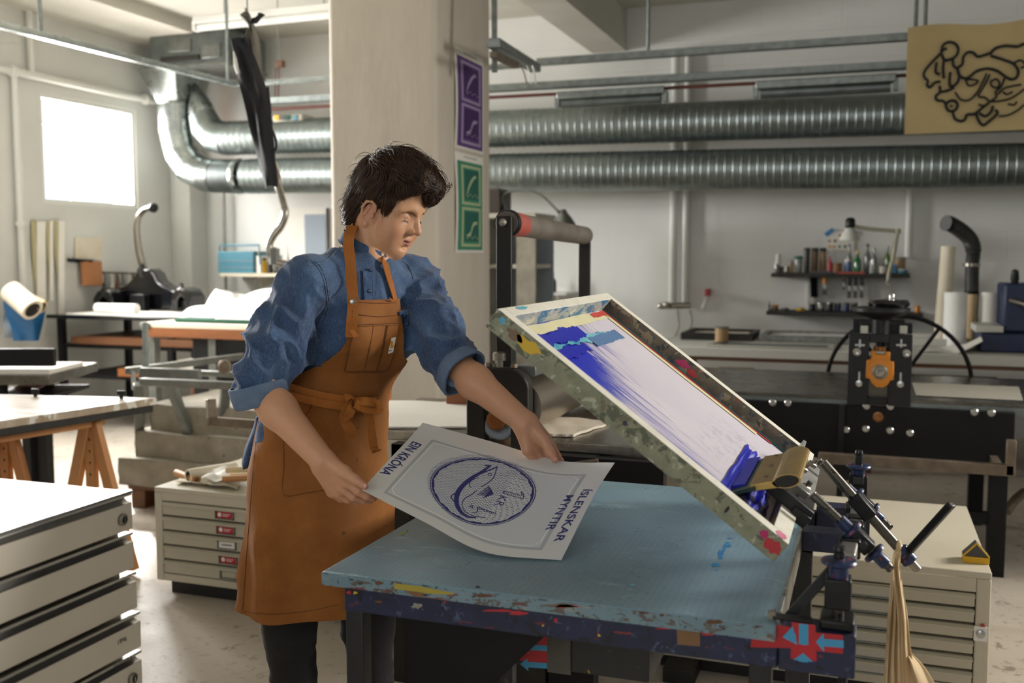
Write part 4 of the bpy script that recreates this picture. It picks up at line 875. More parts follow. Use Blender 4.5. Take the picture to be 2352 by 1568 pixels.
items = [(1779, 1790, 604, 'glass_clear', 'white_label', 'jar', 'clear jar with white lid at the left end of the bottle shelf'), (1791, 1800, 612, 'jar_dark', 'grey_plastic', 'jar', 'short dark jar second on the bottle shelf'),
 (1782, 1793, 584, 'white_label', 'white_label', 'jar', 'white pot behind the clear jar on the bottle shelf'), (1803, 1812, 612, 'tin_steel', 'tin_steel', 'jar', 'small tin right of the short dark jar'), (1812, 1822, 598, 'jar_tan', 'poster_purple_pale', 'jar', 'tan jar with lilac lid on the bottle shelf'),
 (1825, 1843, 588, 'glass_clear', 'poster_green_dark', 'jar', 'wide jar with dark green lid on the bottle shelf'), (1846, 1860, 569, 'jar_dark', 'jar_dark', 'jar', 'tall dark jar, leftmost of the three tall ones'), (1863, 1879, 569, 'jar_brown', 'jar_dark', 'jar', 'tall brown jar, middle of the three tall ones'), (1882, 1897, 569, 'jar_tan', 'jar_dark', 'jar', 'tall tan jar, rightmost of the three tall ones'),
 (1901, 1911, 587, 'red_plastic', 'red_plastic', 'bottle', 'small red bottle beside the three tall jars'), (1912, 1934, 604, 'clay_pot', 'clay_pot', 'jar', 'squat clay pot in front of the three tall jars'), (1940, 1953, 596, 'glass_blue', 'white_label', 'jar', 'blue labelled bottle left of the green one'),
 (1945, 1957, 565, 'glass_clear', 'glass_clear', 'bottle', 'tall clear bottle under the lamp shade'), (1961, 1978, 577, 'glass_green', 'yellow_plastic', 'bottle', 'green bottle with yellow cap on the bottle shelf'), (1984, 2000, 560, 'glass_clear', 'grey_plastic', 'bottle', 'tall grey glass bottle with dark stopper'), (2000, 2014, 569, 'glass_clear', 'glass_lime', 'bottle', 'clear bottle with green stopper on the bottle shelf'),
 (1998, 2008, 598, 'white_label', 'white_label', 'jar', 'white tube standing before the clear bottle'), (2031, 2045, 565, 'glass_lime', 'glass_lime', 'bottle', 'lime green wine bottle at the right of the bottle shelf'), (2019, 2040, 608, 'grey_label', 'grey_plastic', 'jar', 'pale tin in front of the lime green wine bottle'), (2052, 2060, 607, 'blue_tape', 'blue_tape', 'jar', 'small blue tub near the end of the bottle shelf'), (2062, 2086, 618, 'cyan_box', 'white_label', 'jar', 'flat blue and white tub at the end of the bottle shelf'), (2056, 2080, 590, 'jar_tan', 'stone', 'jar', 'greyish bundle jar behind the blue tubs')]
for k, (x0, x1, y, m, cp, kd, lb) in enumerate(items):
    back = lb.split()[-1] in ('shelf',) and False
    Yk = 7.97+(.13 if ('behind' in lb or 'tall' in lb.split()[:1] or 'under the lamp' in lb) else 0)+.012*(k % 3)
    bottle('bottle' if kd == 'bottle' else 'jar', x0, x1, y, Yk, Z1, m, lb, kd, cp, group='bottles and jars on the upper back shelf')
items2 = [(1767, 1772, 692, 'grey_plastic', 'grey_plastic', 'bottle', 'thin grey vial at the left end of the tin shelf'), (1774, 1790, 700, 'jar_brown', 'orange_paint', 'jar', 'brown tin with orange lid on the tin shelf'), (1795, 1815, 709, 'tin_steel', 'tin_steel', 'jar', 'low steel dish on the tin shelf'), (1830, 1852, 710, 'yellow_plastic', 'jar_tan', 'jar', 'low yellowish dish on the tin shelf'), (1861, 1876, 698, 'black_iron', 'black_iron', 'jar', 'black tin under the shelf upright'), (1879, 1897, 694, 'tin_steel', 'tin_steel', 'jar', 'round bright steel pot on the tin shelf'),
 (1901, 1917, 694, 'black_iron', 'tin_steel', 'jar', 'black tin right of the bright steel pot'), (1919, 1935, 695, 'dark_blue_paint', 'tin_steel', 'jar', 'dark blue tin next to the black tin on the lower shelf'), (1939, 1955, 695, 'dark_blue_paint', 'grey_plastic', 'jar', 'dark blue tin next to the brownish one on the lower shelf'), (1957, 1973, 694, 'jar_dark', 'tin_steel', 'jar', 'brownish dark tin at the right of the tins'), (2104, 2118, 702, 'amber', 'amber', 'jar', 'amber jar on the tin shelf past the wheel')]
for k, (x0, x1, y, m, cp, kd, lb) in enumerate(items2):
    bottle('bottle' if kd == 'bottle' else 'jar', x0, x1, y, 7.98+.02*(k % 2), Z2, m, lb, kd, cp, group='tins on the lower back shelf')
tag(MB().box(*pbox(1858, 622, 1912, 628, 7.885, .012)).build('shelf_tray', 'grey_plastic'), 'dark tray on the edge of the bottle shelf under the tall jars', 'tray')
tag(MB().box(*pbox(1925, 624, 1986, 629, 7.882, .014)).build('red_cloth', 'red_rubber'), 'folded dark red strip on the edge of the bottle shelf', 'strip')
def hanging_brush(px, y0, y1, mat_h, mat_b, label, w=10):
    a, b = PY(px, y0, 7.93), PY(px, y1, 7.93); t = thing('hanging_brush', a, label, 'brush', 'brushes hanging under the bottle shelf'); m = a.lerp(b, .5)
    MB().tube([a, a.lerp(m, .7), m], [.011, .014, .012], 8).build('handle', mat_h, t, smooth=50)
    ww = .0034*w/2; MB().obox(m.lerp(b, .12), (ww*.8, 0, 0), (0, .012, 0), (0, 0, .02)).build('ferrule', 'tin_steel', t, bevel=.002)
    MB().prism([(-ww*.7, 0), (-ww, -(m.z-b.z)*.85), (ww, -(m.z-b.z)*.85), (ww*.7, 0)], m.lerp(b, .15), (1, 0, 0), (0, 0, 1), .02).build('bristles', mat_b, t)
hanging_brush(1894, 632, 677, 'orange_paint', 'jar_dark', 'orange-handled brush hanging under the bottle shelf')
hanging_brush(1938, 640, 664, 'jar_dark', 'black_iron', 'short dark brush hanging under the bottle shelf', 6)
for k, px in enumerate((1951, 1965, 1979)): hanging_brush(px, 634, 684, 'black_iron', 'jar_dark', f'long black brush hanging under the shelf, {("first", "second", "third")[k]} of the trio', 9)
# pinned sheet with blue tape, swing-arm lamp, vent hose
t = thing('pinned_sheet', PY(1930, 565, 8.19), 'pale sheet of colour dots fixed with blue tape behind the lamp', 'sheet')
MB().box(*pbox(1902, 532, 1962, 575, 8.185, .004)).build('sheet', 'paper', t)
for k, (x, y, c) in enumerate(((1905, 553, 'jar_tan'), (1918, 553, 'clay_pot'), (1929, 540, 'jar_tan'), (1906, 566, 'yellow_plastic'), (1916, 566, 'orange_paint'), (1928, 566, 'poster_green'), (1941, 566, 'poster_green_dark'), (1943, 548, 'cyan_box'), (1951, 563, 'glass_blue'))):
    MB().box(*pbox(x-3, y-3, x+3, y+3, 8.183, .002)).build('colour_dot', c, t)
for (x0, y0, x1, y1) in ((1896, 540, 1914, 526), (1960, 530, 1968, 536)): MB().bar(PY(x0, y0, 8.18), PY(x1, y1, 8.18), .03, .004, up=(0, 1, 0)).build('tape', 'blue_tape', t)
t = thing('swing_lamp', PY(2043, 628, 7.86), 'beige swing-arm lamp clamped to the bottle shelf', 'lamp')
MB().tube([PY(1966, 521, 7.75), PY(2000, 526, 7.77), PY(2062, 531, 7.8)], .014, 8).build('arm', 'lamp_beige', t, smooth=50); MB().tube([PY(2062, 529, 7.8), PY(2052, 590, 7.83), PY(2042, 625, 7.87), PY(2040, 640, 7.87)], .014, 8).build('arm', 'lamp_beige', t, smooth=50)
MB().cyl(PY(2062, 525, 7.8), PY(2062, 537, 7.8), .022, n=12).build('joint', 'lamp_beige', t, smooth=50)
c = PY(1952, 552, 7.75); MB().lathe([(.075, 0), (.065, .03), (.035, .085), (.03, .09)], c, (0, 0, 1), 20, False).build('shade', 'shelf_white', t, smooth=50); MB().lathe([(.03, .09), (.034, .1), (.034, .15), (.02, .165), (0, .166)], c, (0, 0, 1), 16, False).build('socket', 'black_iron', t, smooth=50)
MB().bar(c+V((.03, 0, .12)), PY(1968, 521, 7.75), .015, .015).build('swivel', 'lamp_beige', t); MB().tube([PY(2040, 640, 7.87), PY(2036, 650, 7.87), PY(2045, 655, 7.87)], .008, 6).build('clamp_screw', 'lamp_beige', t, smooth=50)
t = thing('vent_hose', PY(2232, 670, 7.55), 'black ribbed vent hose rising behind the paper rolls and bending left', 'hose')
hp = smoothpath([PY(2232, 668, 7.55), PY(2233, 610, 7.55), PY(2236, 575, 7.52), PY(2228, 550, 7.48), PY(2208, 530, 7.42), PY(2184, 515, 7.36), PY(2172, 512, 7.33)], 12)
rr = [.045+(.008 if (i % 3 == 0 and i > 22) else 0) for i in range(len(hp))]; MB().tube(hp, rr, 18).build('hose_run', 'rubber_hose', t, smooth=50)
MB().lathe([(.05, -.012), (.055, -.01), (.055, .01), (.05, .012)], PY(2232, 608, 7.55), (0, 0, 1), 18).build('clamp', 'steel', t, smooth=40); MB().cyl((hp[0].x, hp[0].y, zt), hp[0], .047, n=18).build('pipe', 'black_paint', t, smooth=40)

# ---------------------------------------------------------------- black etching press, right
YP = 4.6; zb = .74
t = thing('etching_press', (.3, 5.0, 0), 'big black etching press with a spoked wheel and an orange bearing, right', 'press')
MB().box(-1.0, YP, zb-.03, 1.6, YP+.95, zb).build('bed', 'bed_steel', t, bevel=.004)
x0 = PY(1655, 920, YP).x; x1 = PY(2300, 950, YP).x; z0 = PY(1950, 1052, YP).z
MB().box(x0, YP-.03, z0, x1+.05, YP-.002, zb-.032).build('side_plate', 'black_paint', t, bevel=.004); MB().box(x0, YP+.96, z0, x1+.05, YP+.99, zb-.032).build('side_plate', 'black_paint', t, bevel=.004)
MB().box(x0-.3, YP-.012, zb-.05, 1.6, YP+.0, zb-.015).build('bed_edge', 'galvanised_dark', t)
for (x, y) in ((1775, 924), (1810, 925), (1990, 932), (2045, 933), (2238, 946), (2277, 948), (1943, 986), (1988, 984), (2044, 988), (2090, 994)):
    MB().lathe([(.016, 0), (.016, .006), (.012, .010), (.006, .010), (.005, .006), (0, .006)], PY(x, y, YP-.03), (0, -1, 0), 14).build('bolt', 'alu_handle', t, smooth=40)
MB().lathe([(.022, 0), (.022, .006), (.014, .008), (0, .004)], PY(2017, 957, YP-.03), (0, -1, 0), 16).build('shaft_end', 'copper', t, smooth=40)
for x in (x0+.05, x1):
    for y in (YP+.02, YP+.9): MB().box(x-.035, y-.035, 0, x+.035, y+.035, z0+.02).build('leg', 'black_paint', t, bevel=.004)
MB().box(x0+.05, YP+.0, .22, x1, YP+.04, .27).build('stretcher', 'black_paint', t)
q0, q1 = PY(1950, 765, YP-.06), PY(2092, 905, YP-.06); tz0, tz1 = PY(2020, 930, YP-.06).z, q0.z
def tower(y, name='tower'):
    m = MB(); xa, xb = q0.x, q1.x; s = (xb-xa); ia, ib = xa+s*.33, xa+s*.64; zs = tz0+(tz1-tz0)*.88
    m.box(xa, y, tz0, ia, y+.035, tz1); m.box(ib, y, tz0, xb, y+.035, tz1); m.box(ia, y, zs, ib, y+.035, tz1); m.box(ia, y+.001, tz0, ib, y+.03, tz0+.03); m.build(name, 'black_iron', t, bevel=.003)
tower(YP-.07); tower(YP+.98)
cxp = (q0.x+q1.x)/2
for (x, y) in ((1968, 808), (2082, 811)): MB().lathe([(.017, 0), (.017, .006), (.011, .009), (0, .006)], PY(x, y, YP-.07), (0, -1, 0), 14).build('bolt', 'alu_handle', t, smooth=40)
for (x, y) in ((1975, 790), (2070, 790)):
    p = PY(x, y, YP-.072); MB().bar(p+V((0, 0, -.014)), p+V((0, 0, .02)), .01, .008).build('slot_bolt', 'alu_handle', t); MB().bar(p+V((-.02, 0, -.004)), p+V((.02, 0, -.004)), .008, .008).build('slot_bolt', 'alu_handle', t)
for (x, y) in ((1973, 880), (2068, 882)):
    p = PY(x, y, YP-.072); MB().bar(p+V((0, 0, .0)), p+V((0, 0, .05)), .012, .008).build('slot_bolt', 'alu_handle', t); MB().lathe([(.014, 0), (.014, .008), (0, .01)], p, (0, -1, 0), 12).build('slot_bolt', 'alu_handle', t, smooth=40)
# orange bearing block
o = PY(2021, 846, YP-.05); S = lambda x, y: (x*.00196, y*.00196)
poly = [S(*p) for p in ((-19, 40), (-19, 20), (-28, 19), (-29, -21), (-20, -22), (-16, -32), (-7, -40), (7, -41), (17, -34), (22, -24), (29, -23), (28, 18), (20, 18), (20, 38), (10, 39), (9, 32), (-9, 32), (-10, 40))][::-1]
MB().prism(poly[::-1], o, (1, 0, 0), (0, 0, 1), .05).build('bearing_block', 'orange_paint', t, bevel=.004)
MB().lathe([(.032, .02), (.032, .028), (.026, .032), (.022, .034), (.02, .028), (.008, .028), (.006, .034), (0, .034)], o+V((0, -.006, -.012)), (0, -1, 0), 24).build('bearing', 'steel', t, smooth=35)
MB().lathe([(.05, .0), (.05, .0275), (.045, .028)], o+V((0, -.002, -.012)), (0, -1, 0), 24).build('bearing_ring', 'orange_paint', t, smooth=35)
MB().cyl(o+V((0, .03, .08)), (cxp, o.y+.03, tz1+.12), .022, n=16).build('pressure_screw', 'black_iron', t, smooth=40); MB().lathe([(.03, -.01), (.03, .01), (.0, .012)], o+V((0, .0, .085)), (0, 0, 1), 20).build('copper_pad', 'copper', t, smooth=40)
MB().cyl(V((cxp, YP-.02, o.z-.1)), V((cxp, YP+.97, o.z-.1)), .07, n=24).build('roller', 'bed_steel', t, smooth=40)
# screw column and top dials
MB().lathe([(.035, tz1), (.035, tz1+.06), (.045, tz1+.065), (.045, tz1+.13), (.03, tz1+.135)], (cxp, YP-.03, 0), (0, 0, 1), 18).build('screw_column', 'black_iron', t, smooth=40)
zd = PY(2045, 706, YP).z
MB().lathe([(.03, zd-.05), (.10, zd-.03), (.118, zd-.015), (.118, zd), (.1, zd+.004), (0, zd+.004)], (cxp, YP-.03, 0), (0, 0, 1), 28).build('dial', 'black_iron', t, smooth=35); MB().lathe([(.082, zd+.006), (.086, zd+.02), (.075, zd+.035), (.03, zd+.04), (.0, zd+.04)], (cxp+.03, YP-.02, 0), (0, 0, 1), 24).build('dial', 'black_glossy', t, smooth=35)
MB().lathe([(.012, 0), (.013, .018), (0, .03)], (cxp+.04, YP-.04, zd+.04), (0, 0, 1), 12).build('dial_knob', 'alu_handle', t, smooth=50)
z9 = PY(2035, 742, YP+.9).z; MB().box(PY(1976, 750, YP+.9).x, YP+.88, PY(2035, 765, YP+.9).z, PY(2096, 750, YP+.9).x, YP+1.0, z9).build('rear_yoke', 'black_iron', t, bevel=.004)
for x in (1985, 2030, 2075): MB().obox(PY(x, 757, YP+.87), (.018, 0, 0), (0, .01, 0), (0, 0, .02)).build('rear_clamp', 'shelf_white', t, bevel=.003)
# hand wheel behind
wc = PY(2062, 880, YP+1.12); R_ = (PY(2228, 880, YP+1.12).x-PY(1896, 880, YP+1.12).x)/2
MB().tube(arc(wc, R_, 0, 360, 56, (1, 0, 0), (0, 0, 1))[:-1], .012, 10, close=True).build('wheel_rim', 'black_paint', t, smooth=60)
for k in range(5):
    a = radians(57+72*k); MB().bar(wc, wc+V((cos(a)*R_, 0, sin(a)*R_)), .018, .014, up=(0, 1, 0)).build('wheel_spoke', 'black_paint', t)
MB().cyl(wc+V((0, -.1, 0)), wc+V((0, .06, 0)), .045, n=18).build('wheel_hub', 'black_paint', t, smooth=40)
p = wc+V((R_*cos(radians(-2)), 0, R_*sin(radians(-2)))); MB().tube([p, p+V((.0, .08, 0))], .016, 10).build('wheel_handle', 'black_iron', t, smooth=40)
# guard rail of brown steel in front
g0, g1 = PY(1880, 1050, 4.35), PY(2328, 1080, 4.35); MB().bar(g0, g1, .035, .045).build('guard_rail', 'rust_steel', t, bevel=.003); MB().bar(g1+V((-.012, 0, -.02)), PY(2323, 1010, 4.35), .035, .035).build('guard_post', 'rust_steel', t, bevel=.003)
MB().bar(g1+V((-.05, .0, 0)), g1+V((-.05, .3, 0)), .03, .03).build('guard_arm', 'rust_steel', t)
MB().tube(smoothpath([PY(2352, 1130, 4.9), PY(2330, 1150, 4.8), PY(2312, 1175, 4.75)], 5), .02, 8).build('hose', 'rust_steel', t, smooth=50)
x = PY(1932, 990, YP-.06).x; MB().box(x-.012, YP-.06, .2, x+.012, YP-.035, zb-.03).build('clutch_rod', 'black_iron', t); MB().lathe([(.05, -.03), (.06, 0), (.05, .03)], (x+.02, YP-.06, z0-.03), (0, 1, 0), 16).build('pedal_boss', 'black_iron', t, smooth=40)
tag(MB().grid(lambda u, v: PZ(2094+246*u-(18*v if u < .5 else 22*v*-1)*0+(10*(1-v)), 907-29*v+12*u*(1-v*.2), zb+.004), 4, 2, .002).build('newspaper', 'grey_label'), 'strip of newspaper lying on the black press bed', 'paper')

# ---------------------------------------------------------------- etching press in the middle
zb = .80; YE = 2.79
t = thing('etching_press', (-1.3, 3.2, 0), 'etching press with a thick steel roller between the person and the screen', 'press')
xl, xr = PZ(660, 1000, zb).x, PZ(1540, 1040, zb).x
xl = PZ(690, 1000, zb).x; MB().box(xl, YE+.06, zb-.03, xr, YE+.78, zb).build('bed', 'steel', t, bevel=.003)
fx = lambda x: PY(x, 900, YE).x; fz = lambda y: PY(1147, y, YE).z
ztop = fz(843); a, b, c_, d_ = fx(1077), fx(1119), fx(1178), fx(1219)
def frame_arch(y):
    out = [(a, .12), (a, ztop-.045)]+[(a+.045-.045*cos(radians(k)), ztop-.045+.045*sin(radians(k))) for k in (30, 60, 90)]+[(d_-.06+.06*sin(radians(k)), ztop-.06+.06*cos(radians(k))) for k in (0, 25, 50, 75, 90)]+[(d_, .12)]
    inn = [(c_, .12), (c_, ztop-.085)]+[(c_-.025+.025*cos(radians(k)), ztop-.085+.025*sin(radians(k))) for k in (30, 60, 90)]+[(b+.02-.02*sin(radians(k)), ztop-.08+.02*cos(radians(k))) for k in (0, 45, 90)]+[(b, .12)]
    MB().prism((out+inn)[::-1], (0, y, 0), (1, 0, 0), (0, 0, 1), .05).build('side_frame', 'black_frame', t, bevel=.006)
frame_arch(YE); frame_arch(YE+.86)
cx = (b+c_)/2
for yy in (YE, YE+.86):
    MB().lathe([(.012, ztop-.12), (.012, ztop+.02), (.02, ztop+.021), (.02, ztop+.042), (.013, ztop+.046), (0, ztop+.046)], (cx-.002, yy, 0), (0, 0, 1), 12, False).build('pressure_screw', 'steel', t, smooth=30)
    for dx in (-.035, .045): MB().lathe([(.008, 0), (.011, .001), (.011, .012), (.006, .014), (0, .014)], (cx+dx, yy, ztop), (0, 0, 1), 6).build('bolt', 'steel', t)
rc = PY(1160, 928, YE+.1); rz = zb+.012+.088
MB().cyl((cx+.03, YE+.04, rz), (cx+.03, YE+.83, rz), .088, n=40).build('roller', 'roller_steel', t, smooth=40); MB().cyl((cx, YE-.03, rz-.03), (cx, YE+.05, rz-.03), .022, n=20).build('roller_shaft', 'steel', t, smooth=40)
MB().cyl((cx, YE+.0, zb-.13), (cx, YE+.86, zb-.13), .075, n=28).build('lower_roller', 'rust_steel', t, smooth=40)
q = V((cx, YE-.005, rz-.03)); arcp = arc(q, .05, 190, 350, 10, (1, 0, 0), (0, 0, 1)); MB().tube(arcp, .014, 8).build('bearing_cradle', 'grey_blue', t, smooth=50); MB().lathe([(.03, 0), (.03, .012), (.022, .014), (.018, .01), (0, .01)], q+V((0, -.02, 0)), (0, -1, 0), 20).build('bearing', 'copper', t, smooth=40)
MB().bar((d_-.03, YE+.03, ztop-.012), (d_-.03, YE+.85, ztop-.012), .07, .03).build('tie_beam', 'grey_steel', t, bevel=.003); MB().bar((a+.03, YE+.03, .2), (a+.03, YE+.85, .2), .05, .05).build('tie_beam', 'black_frame', t)
for y in (YE+.03, YE+.83):
    MB().box(-1.40, y-.025, 0, -1.34, y+.025, zb-.03).build('leg', 'black_frame', t); MB().box(xr-.36, y-.03, 0, xr-.22, y+.03, zb-.03).build('leg', 'black_paint', t); MB().box(-1.40, y-.025, zb-.11, xr-.02, y+.025, zb-.032).build('bed_rail', 'black_paint', t)
    MB().box(a-.05, y-.04, 0, d_+.05, y+.04, .12).build('foot', 'black_frame', t, bevel=.005)
MB().box(d_+.01, YE+.1, .36, xr-.22, YE+.75, zb-.06).build('gear_cover', 'black_paint', t, bevel=.01); MB().tube([PY(1300, 1066, YE), PY(1340, 1060, YE), PY(1372, 1056, YE), PY(1374, 1068, YE)], .005, 6).build('cable', 'rust_steel', t, smooth=50)
# upper roller on two posts
n0, n1 = PD(1163, 512, 3.03), PD(1342, 541, 4.05)
e = (n1-n0).normalized()
MB().cyl(n0, n1, .036, n=24).build('blanket_roller', 'roller_rubber', t, smooth=40); MB().lathe([(.037, .03), (.038, .03), (.0378, .12), (.036, .16)], n0, e, 24, False).build('red_end_sleeve', 'red_rubber', t, smooth=40)
MB().lathe([(.04, -.008), (.042, 0), (.042, .012), (.037, .016)], n0+e*.012, e, 24).build('roller_flange', 'black_iron', t, smooth=35)
for p, w in ((n0, .024), (n1, .024)):
    ft = ztop-.02; sx = e.cross(V((0, 0, 1))).normalized(); off = -e*.02 if p is n0 else e*.01
    MB().obox(V((p.x, p.y, (p.z+.02+ft)/2))+off, sx*w, e*.008, (0, 0, (p.z+.02-ft)/2)).build('post', 'black_frame', t, bevel=.003); MB().lathe([(.013, 0), (.012, .01), (.005, .012), (0, .012)], p+off-e*.008, -e, 12).build('post_bolt', 'steel', t, smooth=40)
pp = PZ(870, 985, zb); 
def sheet(name, pts, z, mat, label, th=.006, wob=.004, cat='paper'):
    A_, B_, C_, D_ = [PZ(x, y, z) for x, y in pts]
    return tag(MB().grid(lambda u, v: A_*(1-u)*(1-v)+B_*u*(1-v)+C_*u*v+D_*(1-u)*v+V((wob*sin(v*17+u*2)*(1 if u in (0, 1) else .3), wob*sin(u*15), .001+th+abs(wob*.5*sin(u*6+v*5)))), 20, 10, th).build(name, mat, smooth=60), label, cat)
sheet('blotting_paper', [(800, 985), (1076, 985), (1076, 928), (830, 922)], zb, 'paper', 'white blotting sheet on the press bed left of the black frame')
sheet('felt_sheet', [(1246, 1003), (1314, 1005), (1410, 973), (1250, 960)], zb, 'felt', 'cream felt sheet on the press bed right of the steel roller', .008)
tag(MB().box(*[*(PY(1024, 905, 3.4).x, 3.40, zb+.001), *(PY(1100, 905, 3.4).x, 3.55, zb+.055)]).build('wood_block', 'orangewood', bevel=.004), 'red-brown wood block at the back of the press bed', 'block')
# shelving behind, right of the pillar
t = thing('shelf_unit', (PY(1180, 600, 7.0).x, 7.1, 0), 'grey shelf unit standing right of the pillar behind the roller posts', 'shelf unit')
xa, xb = PY(1095, 480, 6.9).x, PY(1230, 480, 6.9).x; zt_ = PY(1180, 489, 6.9).z
MB().box(xa, 6.9, zt_-.035, xb, 7.4, zt_).build('top_board', 'grey_label', t, bevel=.003); MB().box(PY(1186, 600, 6.93).x, 6.93, .0, xb-.01, 6.96, zt_-.035).build('end_panel', 'stone', t); MB().box(xa, 7.36, 0, xb-.012, 7.39, zt_-.035).build('back_panel', 'grey_blue', t)
for k in range(3): MB().box(xa, 6.98, .5+.38*k, xb-.02, 7.35, .53+.38*k).build('board', 'grey_label', t)
MB().box(xa, 6.9, 0, xa+.03, 7.4, zt_-.035).build('end_panel', 'grey_label', t)
tag(MB().box(*[PY(1120, 455, 6.95).x, 6.95, zt_+.001, PY(1148, 455, 6.95).x, 7.2, PY(1135, 433, 6.95).z]).build('tin_box', 'jar_dark', bevel=.006), 'dark coloured box on the shelf unit beside the pillar', 'box')
t = thing('desk_lamp', (PY(1156, 484, 7.0).x, 7.02, zt_), 'grey gooseneck lamp arching right from the shelf unit', 'lamp')
MB().lathe([(.06, 0), (.06, .012), (.02, .03), (.012, .05)], (PY(1157, 484, 7.0).x, 7.02, zt_+.001), (0, 0, 1), 18).build('foot', 'grey_steel', t, smooth=40)
MB().tube(smoothpath([V((PY(1157, 484, 7.0).x, 7.02, zt_+.05)), PY(1152, 455, 7.0), PY(1168, 441, 7.0), PY(1211, 437, 7.0), PY(1245, 450, 7.0), PY(1283, 486, 7.0)], 7), .009, 8).build('gooseneck', 'rail_steel', t, smooth=60)
c = PY(1296, 512, 7.0); MB().lathe([(.085, -.03), (.06, .03), (.03, .075), (.026, .095), (.01, .1), (0, .1)], c, (-.15, 0, 1), 20, False).build('shade', 'grey_steel', t, smooth=50); MB().lathe([(.0, -.015), (.02, 0), (.0, .02)], PY(1284, 487, 6.98), (0, 0, 1), 12).build('swivel', 'steel', t, smooth=60)
YW = 7.9; zs = PY(1260, 672, YW).z; x0, x1 = PY(1226, 672, YW).x, PY(1300, 672, YW).x
t = thing('wall_shelf', ((x0+x1)/2, 8.0, zs), 'small white shelf seen through the roller posts', 'shelf'); MB().box(x0-.2, YW, zs-.02, x1, YB, zs).build('board', 'white_label', t, bevel=.002); MB().prism([(0, 0), (.2, 0), (.2, -.15)], (x1-.1, YW+.05, zs-.02), (0, 1, 0), (0, 0, 1), .02).build('bracket', 'white_label', t)
for x0, x1, y, m, lb, kd in ((1228, 1238, 640, 'jar_dark', 'dark jar on the small white shelf, leftmost', 'jar'), (1240, 1250, 622, 'poster_purple_dark', 'purple bottle on the small white shelf', 'bottle'), (1248, 1258, 640, 'white_label', 'white bottle on the small white shelf', 'bottle'), (1262, 1278, 626, 'grey_plastic', 'grey bottle on the small white shelf, rightmost', 'bottle')):
    bottle(kd, x0, x1, y, YW+.08+(.04 if m == 'poster_purple_dark' else 0), zs+.001, m, lb, kd)
# ================================================================ paint-worn materials of the screen table
def worn(name, base, base2, layers, rough=.5, scale=4, metal=0, bump=.15, streak=None, dots=False):
    """painted metal with patches of other paint: layers of (colour, noise scale, threshold, stretch)"""
    m = newmat(name); MATS[name] = m; N = NT(m)
    col = N.ramp(N.noise(N.mapping(), scale, 5, .6), ((.35, base), (.66, base2)))
    for k, (c, sc, th, st) in enumerate(layers):
        f = N.noise(N.mapping(st, loc=(k*2.3+.4, k*5.7, k*3.1)), sc, 5, .65, .6); f = N.ramp(f, ((th, 0.), (th+.03, 1.))); col = N.mix(f, col, c)
    if dots:
        v = N.mapping((1/.0125, 1/.0125, 1)); s = N.new('ShaderNodeSeparateXYZ'); N.link(v, s.inputs[0])
        fx_ = N.math('SUBTRACT', N.math('FRACT', s.outputs[0]), .5); fy_ = N.math('SUBTRACT', N.math('FRACT', s.outputs[1]), .5)
        d = N.math('ADD', N.math('MULTIPLY', fx_, fx_), N.math('MULTIPLY', fy_, fy_)); d = N.math('LESS_THAN', d, .011)
        col = N.mix(N.math('MULTIPLY', d, .75), col, '#223a44')
    N.link(col, N.b.inputs['Base Color']); N.b.inputs['Metallic'].default_value = metal
    N.link(N.math('MULTIPLY_ADD', N.noise(N.mapping(loc=(1, 2, 3)), scale*1.5, 4), .3, rough-.15), N.b.inputs['Roughness'])
    if bump: N.bump(N.noise(N.mapping(), 60, 5, .6), bump, .003)
    return m
worn('table_blue', '#7a97a4', '#6d8a97', [('#88a6b2', 4, .62, (1, 3, 1)), ('#6b8793', 12, .68, (3, 1, 1)), ('#566d78', 34, .74, (1, 1, 1))], .30, 4, dots=True, bump=0)
worn('table_edge', '#66808c', '#748d97', [('#5d5650', 70, .56, (.6, 1, 1)), ('#8c8f88', 40, .60, (.4, 1, 2)), ('#6e3836', 26, .63, (.4, 1, 2)), ('#3d3a36', 90, .60, (.7, 1, 1))], .5, 12)
worn('navy_rail', '#1e2747', '#171d37', [('#7d2c2c', 34, .635, (.5, 1, 2)), ('#45526c', 50, .61, (1, 1, 1)), ('#a8a07a', 90, .69, (1, 1, 1)), ('#10131f', 26, .58, (1, 1, 1))], .45, 16)
worn('black_leg', '#1a1a1b', '#232324', [('#8c2c30', 60, .68, (1, 1, .6)), ('#b8941e', 90, .72, (1, 1, 1)), ('#3c3c3c', 40, .62, (1, 1, .3))], .5, 10)
worn('vacuum_black', '#1b1b1a', '#242422', [('#c9a520', 34, .68, (2, 2, .5)), ('#5a5a58', 70, .67, (1, 1, 1)), ('#3a6a80', 80, .71, (1, 1, 1))], .5, 8)
worn('frame_side', '#8b8c74', '#767a64', [('#565b48', 34, .56, (1, 1, 1)), ('#a9ab95', 60, .60, (1, 1, 1)), ('#30322c', 90, .68, (1, 1, 1)), ('#6e6650', 22, .62, (1, 1, 1)), ('#8a8a4a', 40, .72, (1, 1, 1))], .6, 36, bump=.4)
worn('frame_top', '#e4e1d4', '#d8d5c6', [('#bdb9a8', 50, .64, (1, 1, 1)), ('#7c5a4c', 130, .74, (1, 1, 1)), ('#5b6b74', 110, .75, (1, 1, 1))], .55, 20)
worn('frame_inner_far', '#6e6450', '#4d4a42', [('#8d7f66', 26, .55, (1, 1, 1)), ('#2e3840', 22, .58, (1, 1, 1)), ('#8c3f30', 40, .63, (1, 1, 1)), ('#2b5a78', 36, .65, (1, 1, 1)), ('#a09a86', 70, .66, (1, 1, 1)), ('#1d1f22', 40, .66, (1, 1, 1))], .55, 24, bump=.4)
